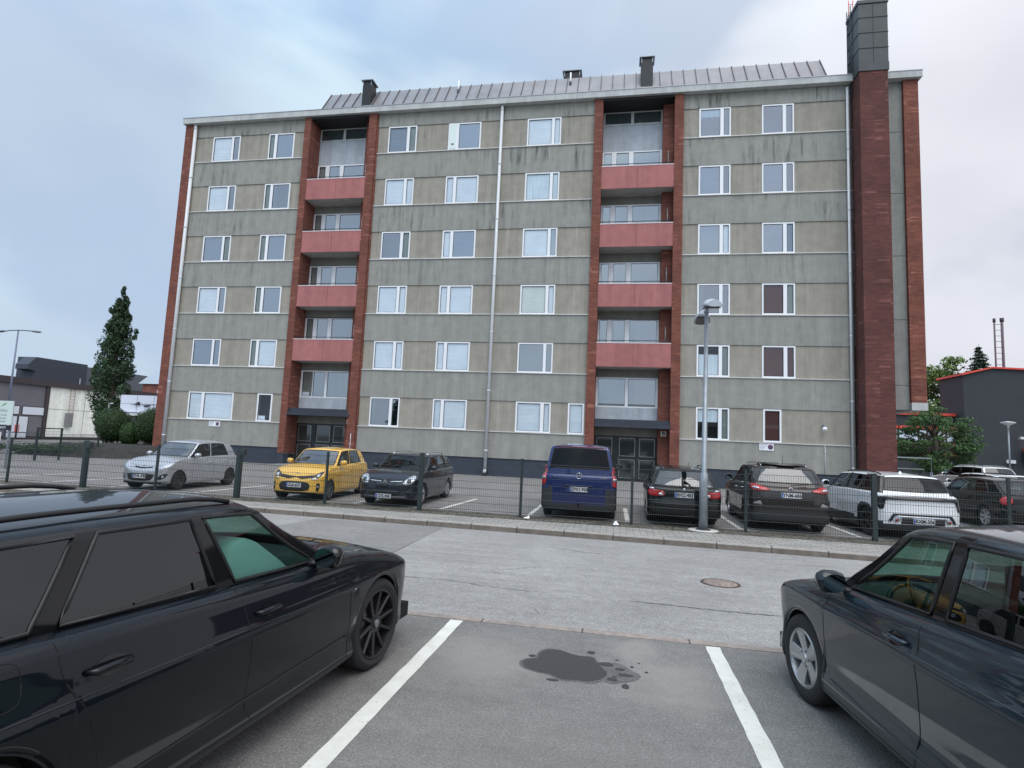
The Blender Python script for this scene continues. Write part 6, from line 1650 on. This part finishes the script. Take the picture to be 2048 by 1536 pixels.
# silver small hatchback, nose to the fence
pic = dict(L=3.60, W=1.60, H=1.49, wb=2.385, fo=.67, wr=.285, zh=.70, zc=.95, zb=1.02, zt=.98, ws=(1.02, .26, .34, .12), rg=(-1.68, -1.42, .10, .08),
    cols=[(.58, .02, 'g1'), (-.24, -.30, 'body'), (-.33, -.38, 'g2'), (-1.18, -.98, 'body')], fa=.46, fn=2.5, gm_f=m_glass('windscreen_sky', (.25, .30, .31), 4.0, 1.6), gm_side=M_CGLASSM)
P_SIL = paint('paint_silver', (.50, .52, .55), .55, .35, .15, .15)
c1 = Car('parked_car', 'silver small hatchback parked nose to the fence', mk(**pic, scale=.963, rimr=.19, spokes=(12, 'steel', M_HUBC), winset=.03), (-13.12, -13.72), radians(-88.7), P_SIL, G_CARS)
def kid_front(c, new):
    if not new:
        c.patch('headlight', [(.36, .60), (.44, .68), (.66, .80), (.76, .83), (.70, .70), (.56, .61)], radians(22), M_CLEARL, mirror=True)
        for sg in (1, -1): pass
        c.patch('grille', [(-.30, .70), (-.26, .655), (0, .635), (.26, .655), (.30, .70), (.10, .675), (-.10, .675)], 0, M_TRIM, rnd=0)
        c.patch('lower_grille', [(-.44, .50), (-.42, .40), (-.34, .29), (.34, .29), (.42, .40), (.44, .50)], 0, M_TRIM)
        c.patch('fog_light', [(.50, .40), (.60, .49), (.74, .52), (.72, .42), (.60, .33), (.50, .33)], radians(18), M_TRIM, mirror=True)
        c.patch('fog_lens', [(.58, .38), (.62, .44), (.66, .42), (.64, .37)], radians(18), M_CLEARL, mirror=True, off=.012)
    else:
        c.patch('headlight', [(.42, .62), (.50, .72), (.66, .80), (.80, .84), (.70, .70), (.58, .62)], radians(22), M_LENS, mirror=True)
        c.patch('headlight_strip', [(.42, .60), (.56, .60), (.60, .64), (.55, .63), (.42, .63)], radians(22), M_CLEARL, mirror=True, off=.012, rnd=0)
        c.patch('headlight_lens', [(.56, .70), (.62, .76), (.68, .76), (.64, .68), (.58, .66)], radians(22), M_CLEARL, mirror=True, off=.012)
        c.patch('grille', [(-.50, .72), (-.48, .64), (-.20, .61), (0, .645), (.20, .61), (.48, .64), (.50, .72), (.24, .69), (0, .675), (-.24, .69)], 0, M_TRIM, rnd=0)
        c.patch('lower_grille', [(-.46, .42), (-.40, .52), (-.20, .55), (.20, .55), (.40, .52), (.46, .42), (.40, .28), (-.40, .28)], 0, M_TRIM)
        c.patch('fog_light', [(.58, .50), (.66, .52), (.68, .40), (.64, .26), (.58, .32)], radians(14), M_TRIM, mirror=True)
        c.patch('fog_lens', [(.59, .42), (.66, .43), (.66, .39), (.60, .38)], radians(14), M_CLEARL, mirror=True, off=.012, rnd=0)
    c.patch('bumper_lip', [(-.62, .20), (-.62, .25), (.62, .25), (.62, .20)], 0, M_TRIM, rnd=0)
    c.patch('tail_light', [(.60, .80), (.60, 1.02), (.70, 1.02), (.72, .80)], pi - radians(20), M_REDL, mirror=True)
    c.seam([[(.62, .24), (.60, .6), (.56, .9)], [(-.36, .24), (-.38, .6), (-.30, .97)], [(-1.0, .60), (-1.12, .8), (-1.08, .97)]])
    c.handles([(-.18, .82), (-1.0, .86)], None, False, .17)
    def em(b): put_text(b, 'KIA', .075, FACE_CAM, depth=.003, bold=.002)
    z = .705 if not new else .745
    c.flat_on('emblem', em, c.nosex(0, z) + .0, 0, z, M_CHROME, rear=False)
    c.xseam([[(-.5, .745), (-.3, .72), (0, .71), (.3, .72), (.5, .745)]], 0)
kid_front(c1, False)
c1.mirror(.50, .96, s=.95); c1.plate('ZNR-478', c1.nosex(0, .42), .42, rear=False, w=.44)
b = MB(); b.tube([(-1.1, .0, 1.44), (-1.28, 0, 1.66)], .006, 5); b.build('antenna', M_TRIM, c1.t)
# yellow small hatchback
P_YEL = paint('paint_yellow', (.80, .47, .07), .1, .35, .05, .06)
c2 = Car('parked_car', 'yellow small hatchback parked nose to the fence', mk(**pic, scale=.955, rimr=.20, spokes=(8, 'plain', M_ALLOYG), winset=.03), (-8.44, -13.73), radians(-87.3), P_YEL, G_CARS)
kid_front(c2, True)
c2.mirror(.50, .97, s=1.0); c2.plate('CLE-677', c2.nosex(0, .44), .44, rear=False)
# dark blue grey estate, nose to the fence
P_DGR = paint('paint_dark_blue_grey', (.020, .026, .038), .5, .34, .2, .08)
est2 = mk(4.27, 1.73, 1.45, 2.60, .86, .31, .74, .95, 1.00, .96, (1.18, .34, .36, .14), (-2.0, -1.78, .12, .10), [(.68, .10, 'g1'), (-.20, -.28, 'black'), (-.28, -.36, 'g2'), (-1.08, -1.02, 'black'), (-1.16, -1.10, 'g3'), (-1.80, -1.52, 'body')],
    scale=.952, rimr=.205, spokes=(5, 'twin', M_ALLOY), fa=.52, fn=2.4, gm_f=M_CGLASS, gm_side=M_CGLASSM)
c3 = Car('parked_car', 'dark blue grey estate with silver roof rails parked nose to the fence', est2, (-5.86, -13.41), radians(-89), P_DGR, G_CARS)
c3.patch('headlight', [(.44, .64), (.52, .74), (.70, .84), (.84, .86), (.80, .72), (.66, .62), (.52, .60)], radians(20), M_CLEARL, mirror=True)
c3.patch('headlight_lens', [(.54, .68), (.62, .76), (.70, .76), (.68, .68), (.60, .65)], radians(20), M_LENS, mirror=True, off=.013)
c3.patch('grille', [(-.50, .74), (-.48, .66), (-.14, .60), (-.08, .52), (.08, .52), (.14, .60), (.48, .66), (.50, .74), (.12, .73), (-.12, .73)], 0, M_GLOSS, rnd=0)
for sg in (1, -1): c3.patch('grille_bar', [(sg * .13, .665), (sg * .13, .69), (sg * .46, .71), (sg * .46, .685)], 0, M_CHROME, off=.014, rnd=0)
def dia(b):
    o = [(0, .095), (.055, 0), (0, -.095), (-.055, 0)]; i = [(0, .045), (.026, 0), (0, -.045), (-.026, 0)]
    for k in range(4):
        a, a2, e, e2 = o[k], o[(k + 1) % 4], i[k], i[(k + 1) % 4]; b.prism([a, a2, e2, e], -.02, 0, 'y')
c3.flat_on('emblem', dia, c3.nosex(0, .66) + .012, 0, .66, M_CHROME, rear=False)
c3.patch('lower_grille', [(-.46, .45), (-.40, .33), (.40, .33), (.46, .45)], 0, M_TRIM)
c3.patch('fog_light', [(.54, .46), (.72, .46), (.70, .34), (.58, .34)], radians(12), M_TRIM, mirror=True)
c3.patch('bumper_strip', [(-.60, .27), (-.60, .295), (.60, .295), (.60, .27)], 0, M_ALLOYG, rnd=0, off=.01)
c3.plate('OYJ-945', c3.nosex(0, .30) + .01, .30, rear=False); c3.mirror(.60, .96, s=.95); c3.rails(-1.55, .15, M_CHROME, .016, .045)
c3.seam([[(.80, .24), (.78, .6), (.72, .9)], [(-.25, .24), (-.27, .6), (-.24, .95)]]); c3.handles([(-.08, .82), (-.98, .85)], None, False, .18)
# blue van, tail to the fence
P_BLU = paint('paint_dark_blue', (.008, .020, .105), .25, .35, .1, .10)
van = mk(4.90, 1.93, 1.90, 3.20, .88, .33, .98, 1.20, 1.15, 1.13, (1.85, 1.05, .42, .18), (-2.38, -2.24, .10, .08), [(1.25, .72, 'g1'), (.35, .30, 'body'), (.20, .18, 'g2'), (-1.0, -1.0, 'body'), (-1.1, -1.1, 'g3'), (-2.0, -1.95, 'body')],
    scale=.972, rimr=.20, ww=.215, spokes=(12, 'steel', M_HUBC), tum=.20, rn=4.2, ra=.22, clad=.0, cat='van', gm_side=M_CGLASSD, gm_r=m_glass('van_rear_glass', (.03, .035, .035), .5, 1.5, gmax=.4), gm_f=M_CGLASSM, rgv=(2, 6), seatx=.9, rp=[(.1, -.03), (.35, 0), (.8, 0), (1.1, -.02), (1.4, -.04)], vt=.9,
    cladf=lambda x, z, p: x < -1.98 and z < .78 and (z < .40 or p[1] > .66) or z < .33)
van['top'] = [(-2.45, 1.10), (-2.3, 1.13), (-1, 1.15), (1.0, 1.13), (1.85, 1.10), (2.2, .96), (2.45, .80)]; van['sp'] = [(.15, .05), (.22, .02), (.35, .0), (.8, .004), (1.0, .012), (1.2, .03)]
c4 = Car('parked_van', 'dark blue van parked tail to the fence', van, (-.90, -13.10), radians(91.3), P_BLU, G_CARS)
c4.patch('tail_light', [(.80, .86), (.79, 1.02), (.80, 1.20), (.84, 1.34), (.92, 1.30), (.93, .92), (.88, .82)], pi - radians(10), M_REDL, mirror=True, off=.012)
c4.patch('reversing_light', [(.81, .99), (.81, 1.05), (.91, 1.05), (.91, .99)], pi - radians(10), M_CLEARL, mirror=True, off=.02, rnd=0)
c4.xseam([[(-.76, .50), (-.77, .9), (-.76, 1.2)], [(.76, .50), (.77, .9), (.76, 1.2)], [(-.76, .50), (-.68, .44), (.68, .44), (.76, .50)], [(-.5, .78), (-.44, .86), (.44, .86), (.5, .78), (.42, .68), (-.42, .68), (-.5, .78)]], pi, .004)
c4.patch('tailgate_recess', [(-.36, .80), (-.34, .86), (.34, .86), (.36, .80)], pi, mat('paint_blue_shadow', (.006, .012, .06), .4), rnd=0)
def star(b):
    ring_mark(.07, .008)(b)
    for a in (90, 210, 330):
        ca, sa = cos(radians(a)), sin(radians(a)); b.prism([(ca * .068, sa * .068), (-sa * .012, ca * .012), (sa * .012, -ca * .012)], -.014, -.002, 'y')
c4.flat_on('emblem', star, c4.nosex(0, 1.09, True) - .004, 0, 1.09, M_CHROME, rear=True)
def badge(t): return lambda b: put_text(b, t, .05, FACE_CAM, depth=.002, bold=.002)
c4.flat_on('badge', badge('114'), c4.nosex(0, 1.05, True) - .002, .62, 1.05, M_CHROME, rear=True); c4.flat_on('badge', badge('TOURER'), c4.nosex(0, 1.05, True) - .002, -.58, 1.06, M_CHROME, rear=True)
c4.plate('ZNO-968', c4.nosex(0, .76, True) - .01, .76); c4.mirror(1.28, 1.15, M_TRIM, 1.25)
c4.patch('rear_glass_edge', [(-.62, 1.815), (.62, 1.815), (.66, 1.785), (-.66, 1.785)], pi, mat('brake_lamp_red', (.12, .01, .02), .2), rnd=0)
b = MB(); b.tube([(-2.44, 0, .40), (-2.56, 0, .40), (-2.58, 0, .47)], .02, 8); b.build('tow_hook', M_TRIM, c4.t)
# black estate, tail to the fence
P_BLK = paint('paint_black', (.006, .007, .008), .2, .35, .1, .10)
bmw = mk(4.80, 1.80, 1.43, 2.83, .82, .32, .72, .94, .97, .93, (1.15, .25, .34, .14), (-2.28, -1.88, .12, .10), [(.66, .02, 'g1'), (-.30, -.38, 'black'), (-.38, -.46, 'g2'), (-1.20, -1.20, 'black'), (-1.28, -1.26, 'g3'), (-1.98, -1.66, 'body')],
    scale=.975, rimr=.215, spokes=(5, 'twin', M_ALLOY), tum=.25, gm_r=m_glass('rear_window_sky', (.20, .26, .26), 2.6, 1.6), gm_side=M_CGLASSM, rp=[(.1, -.04), (.3, 0), (.5, .01), (.62, -.03), (.9, -.06)], rbulge=.03)
c5 = Car('parked_car', 'black estate parked tail to the fence behind the street lamp', bmw, (1.68, -13.15), radians(88.3), P_BLK, G_CARS)
c5.patch('tail_light', [(.42, .72), (.44, .83), (.64, .86), (.82, .88), (.84, .74), (.70, .70)], pi - radians(10), M_REDL, mirror=True, off=.01)
c5.patch('reversing_light', [(.46, .72), (.48, .78), (.57, .79), (.57, .73)], pi - radians(10), M_CLEARL, mirror=True, off=.016, rnd=0)
c5.patch('turn_light', [(.66, .865), (.70, .91), (.80, .91), (.82, .87)], pi - radians(14), M_CLEARL, mirror=True, off=.012)
c5.patch('bumper_trim', [(-.84, .52), (-.84, .56), (.84, .56), (.84, .52)], pi, M_TRIM, rnd=0, off=.012)
c5.xseam([[(-.80, .64), (-.40, .62), (.40, .62), (.80, .64)], [(-.86, .40), (0, .38), (.86, .40)]], pi, .005)
c5.plate('BHZ-483', c5.nosex(0, .76, True) - .006, .76, w=.44); c5.flat_on('emblem', lambda b: b.lathe([(0.0001, -.012), (.03, -.012), (.04, -.004)], 20, 'y'), c5.nosex(0, .895, True) - .004, 0, .895, M_CHROME, rear=True)
b = MB(); b.tube([(-2.31, 0, .96), (-2.335, .02, .99), (-2.17, .03, 1.14)], .02, 6); b.box(-2.35, -2.27, -.05, .05, .93, .99); b.build('rear_wiper', M_TRIM, c5.t)
b = MB(); b.tube([(-1.6, -.15, 1.40), (-1.68, -.15, 1.53)], .006, 5); b.build('antenna', M_TRIM, c5.t)
c5.mirror(.58, .95, M_TRIM, .95); c5.rails(-1.70, .05, M_TRIM, .015, .045); c5.seam([[(-.34, .24), (-.34, .94)], [(-1.1, .3), (-1.26, .94)]]); c5.handles([(-.2, .80), (-1.05, .82)], None, False)
# dark brown suv
P_BRN = paint('paint_dark_brown', (.030, .024, .022), .45, .35, .2, .08)
qs = mk(4.38, 1.81, 1.59, 2.65, .92, .345, .86, 1.05, 1.09, 1.04, (1.20, .40, .36, .14), (-2.06, -1.72, .14, .10), [(.74, .16, 'g1'), (-.22, -.30, 'black'), (-.30, -.38, 'g2'), (-1.10, -1.00, 'body'), (-1.20, -1.08, 'g3'), (-1.62, -1.40, 'body')],
    scale=.987, rimr=.225, spokes=(5, 'star', M_ALLOY), tum=.25, cat='car', clad=.36, gm_r=m_glass('rear_window_glare', (.16, .20, .20), 2.2, 1.6), gm_side=M_CGLASSM,
    cladf=lambda x, z, p: x < -1.75 and z < .50, rp=[(.1, -.04), (.35, 0), (.6, .01), (.8, 0), (1.0, -.04)], rgv=(2, 6))
c6 = Car('parked_car', 'dark brown sport utility car parked tail to the fence', qs, (4.08, -13.10), radians(88.0), P_BRN, G_CARS)
c6.patch('tail_light', [(.38, .99), (.52, 1.03), (.74, 1.09), (.90, 1.10), (.86, .98), (.70, .93), (.52, .94)], pi - radians(16), M_REDL, mirror=True, off=.012)
c6.patch('reversing_light', [(.62, .985), (.68, 1.03), (.82, 1.04), (.80, .99)], pi - radians(16), M_CLEARL, mirror=True, off=.02)
c6.plate('YNM-686', c6.nosex(0, .87, True) - .006, .87, w=.44); c6.flat_on('emblem', lambda b: (ring_mark(.045, .010)(b), b.box(-.06, .06, -.02, -.006, -.012, .012)), c6.nosex(0, 1.00, True) - .004, 0, 1.00, M_CHROME, rear=True)
c6.patch('reflector', [(.60, .62), (.64, .72), (.80, .66), (.80, .62)], pi - radians(8), mat('reflector_grey', (.30, .30, .30), .3), mirror=True, rnd=0)
c6.xseam([[(-.70, 1.0), (-.64, .62), (-.55, .56), (.55, .56), (.64, .62), (.70, 1.0)]], pi, .005)
c6.patch('rear_spoiler', [(-.56, 1.53), (-.54, 1.575), (.54, 1.575), (.56, 1.53)], pi, P_BRN, rnd=0, off=.06)
b = MB(); b.tube([(-1.35, 0, 1.56), (-1.37, 0, 1.80)], .006, 5); b.build('antenna', M_TRIM, c6.t)
b = MB(); b.tube([(-2.1, .0, 1.09), (-2.12, -.12, 1.11), (-2.07, -.42, 1.14)], .022, 6, flat=.5); b.build('rear_wiper', M_TRIM, c6.t)
c6.mirror(.66, 1.06, None, 1.05); c6.rails(-1.45, .25, M_CHROME, .014, .03); c6.seam([[(.84, .4), (.80, 1.0)], [(-.26, .36), (-.26, 1.06)], [(-.98, .6), (-1.14, .86), (-1.16, 1.08)]]); c6.handles([(-.12, .92), (-1.0, .95)], M_CHROME, False)
# white boxy electric suv with black cladding
P_WHT = paint('paint_white', (.78, .80, .82), .0, .35, .02, .05)
ev = mk(4.30, 1.85, 1.55, 2.68, .84, .36, .90, 1.05, 1.08, 1.02, (1.25, .55, .34, .14), (-2.02, -1.74, .14, .10), [(.86, .32, 'g1'), (-.14, -.20, 'black'), (-.22, -.28, 'g2'), (-1.05, -1.0, 'black'), (-1.80, -1.52, 'black')],
    scale=.960, rimr=.245, spokes=(5, 'vee', M_ALLOYD), tum=.23, clad=.40, ra=.36, rn=3.6, gm_side=M_CGLASSD, gm_r=m_glass('rear_window_dark_glare', (.04, .05, .05), 1.0, 1.5, gmax=.25), dpil='black', rgv=(2, 6), fn=3.2, lipm=M_TRIM, lipr=.03, apil='black',
    cladf=lambda x, z, p: (abs(x - 1.31) < .47 or abs(x + 1.37) < .47) and z < .80 and p[1] > .80 and min(abs(x - 1.31), abs(x + 1.37)) < .47 and math.hypot(min(abs(x - 1.31), abs(x + 1.37)), z - .36) < .475 or (abs(x) < .85 and z < .46))
c7 = Car('parked_car', 'white electric sport utility car with black cladding parked tail to the fence', ev, (6.64, -13.17), radians(92.5), P_WHT, G_CARS)
c7.patch('tail_light', [(.74, .72), (.68, .98), (.78, 1.0), (.90, .98), (.90, .84), (.84, .70)], pi - radians(26), M_GLOSS, mirror=True, off=.02, rnd=0)
c7.patch('tail_band', [(-.80, .90), (-.78, 1.0), (.78, 1.0), (.80, .90), (.70, .935), (-.70, .935)], pi, M_GLOSS, rnd=0, off=.03)
c7.patch('tailgate_trim', [(-.72, .44), (-.62, .62), (.62, .62), (.72, .44), (.66, .44), (.58, .585), (-.58, .585), (-.66, .44)], pi, M_TRIM, rnd=0, off=.026)
c7.patch('bumper_light_bar', [(-.60, .47), (-.54, .575), (.54, .575), (.60, .47), (.50, .47), (.46, .53), (-.46, .53), (-.50, .47)], pi, M_CLEARL, rnd=0, off=.034)
c7.patch('lower_bumper', [(-.46, .40), (-.44, .52), (.44, .52), (.46, .40)], pi, M_TRIM, rnd=0, off=.028)
c7.patch('reflector', [(.54, .44), (.54, .50), (.585, .50), (.585, .44)], pi, M_REDL, rnd=0, off=.04, mirror=True)
c7.plate('RXM-306', c7.nosex(0, .47, True) - .030, .47, w=.46)
c7.mirror(.80, 1.06, None, 1.05); c7.rails(-1.45, .35, M_TRIM, .016, .03); c7.seam([[(-.16, .46), (-.18, 1.04)], [(.82, .46), (.82, 1.0)], [(-.92, .62), (-1.02, .8), (-1.04, 1.05)]])
b = MB(); b.smooth = True; b.lathe([(.05, 1.50), (.03, 1.56), (.004, 1.585)], 12, 'z', (-1.2, 0, 0)); b.build('antenna', P_WHT, c7.t)
# black hatchback further right
kh = mk(4.20, 1.74, 1.42, 2.52, .86, .31, .72, .93, .97, .95, (1.05, .28, .36, .14), (-1.98, -1.45, .14, .12), [(.60, .04, 'g1'), (-.42, -.46, 'black'), (-.52, -.56, 'g2'), (-1.35, -1.08, 'body')], rimr=.205, spokes=(7, 'plain', M_ALLOY), tum=.22, gm_side=M_CGLASSM, r=.09)
c8 = Car('parked_car', 'black three door hatchback right of the white sport utility car', kh, (10.95, -9.85), radians(93), P_BLK, G_CARS)
c8.patch('tail_light', [(.52, .78), (.56, .92), (.74, .93), (.84, .84), (.80, .72), (.62, .70)], pi - radians(24), M_REDL, mirror=True, off=.014)
c8.seam([[(.66, .24), (.62, .9)], [(-.50, .24), (-.52, .95)]]); c8.mirror(.55, .94, None, .95); c8.plate('JKX-512', c8.nosex(0, .6, True) - .006, .6)
c8.seam([[(-2.0, .60), (-1, .58), (1.2, .56)]], mat('rub_strip', (.06, .065, .07), .5), .012, 'rub_strip')
# silver suv and white car in the second row
P_PRL = paint('paint_pearl', (.66, .69, .69), .3, .35, .05, .05)
sv = mk(4.60, 1.84, 1.68, 2.70, .92, .35, .92, 1.10, 1.13, 1.08, (1.20, .40, .36, .14), (-2.15, -1.80, .14, .10), [(.74, .16, 'g1'), (-.24, -.30, 'black'), (-.32, -.38, 'g2'), (-1.15, -1.10, 'black'), (-1.22, -1.16, 'g3'), (-1.85, -1.60, 'body')], rimr=.22, spokes=(5, 'twin', M_ALLOY), tum=.25, gm_side=M_CGLASSD, gm_r=M_CGLASSD, clad=.38)
c9 = Car('parked_car', 'pale silver sport utility car in the second row beyond the black hatchback', sv, (18.1, 4.0), radians(96), P_PRL, G_CARS)
c9.patch('tail_light', [(.50, 1.0), (.56, 1.08), (.84, 1.10), (.84, 1.0)], pi - radians(20), M_REDL, mirror=True, off=.012); c9.rails(-1.6, .2, M_ALLOY, .016, .04); c9.mirror(.66, 1.1, None, 1.0)
wh = mk(4.55, 1.80, 1.46, 2.70, .90, .32, .74, .96, 1.02, 1.0, (1.15, .30, .34, .14), (-2.15, -1.85, .12, .10), [(.66, .06, 'g1'), (-.24, -.30, 'black'), (-.32, -.38, 'g2'), (-1.15, -1.10, 'black'), (-1.22, -1.16, 'g3'), (-1.85, -1.60, 'body')], rimr=.21, tum=.24, gm_side=M_CGLASSD, gm_r=M_CGLASSD, roofmat=2)
c10 = Car('parked_car', 'white car with dark roof at the right edge behind the black hatchback', wh, (14.2, -4.0), radians(91), P_WHT, G_CARS)
c10.patch('tail_light', [(.60, .82), (.62, .98), (.84, .98), (.84, .82)], pi - radians(16), M_REDL, mirror=True, off=.012); c10.mirror(.6, .98, None, .95)
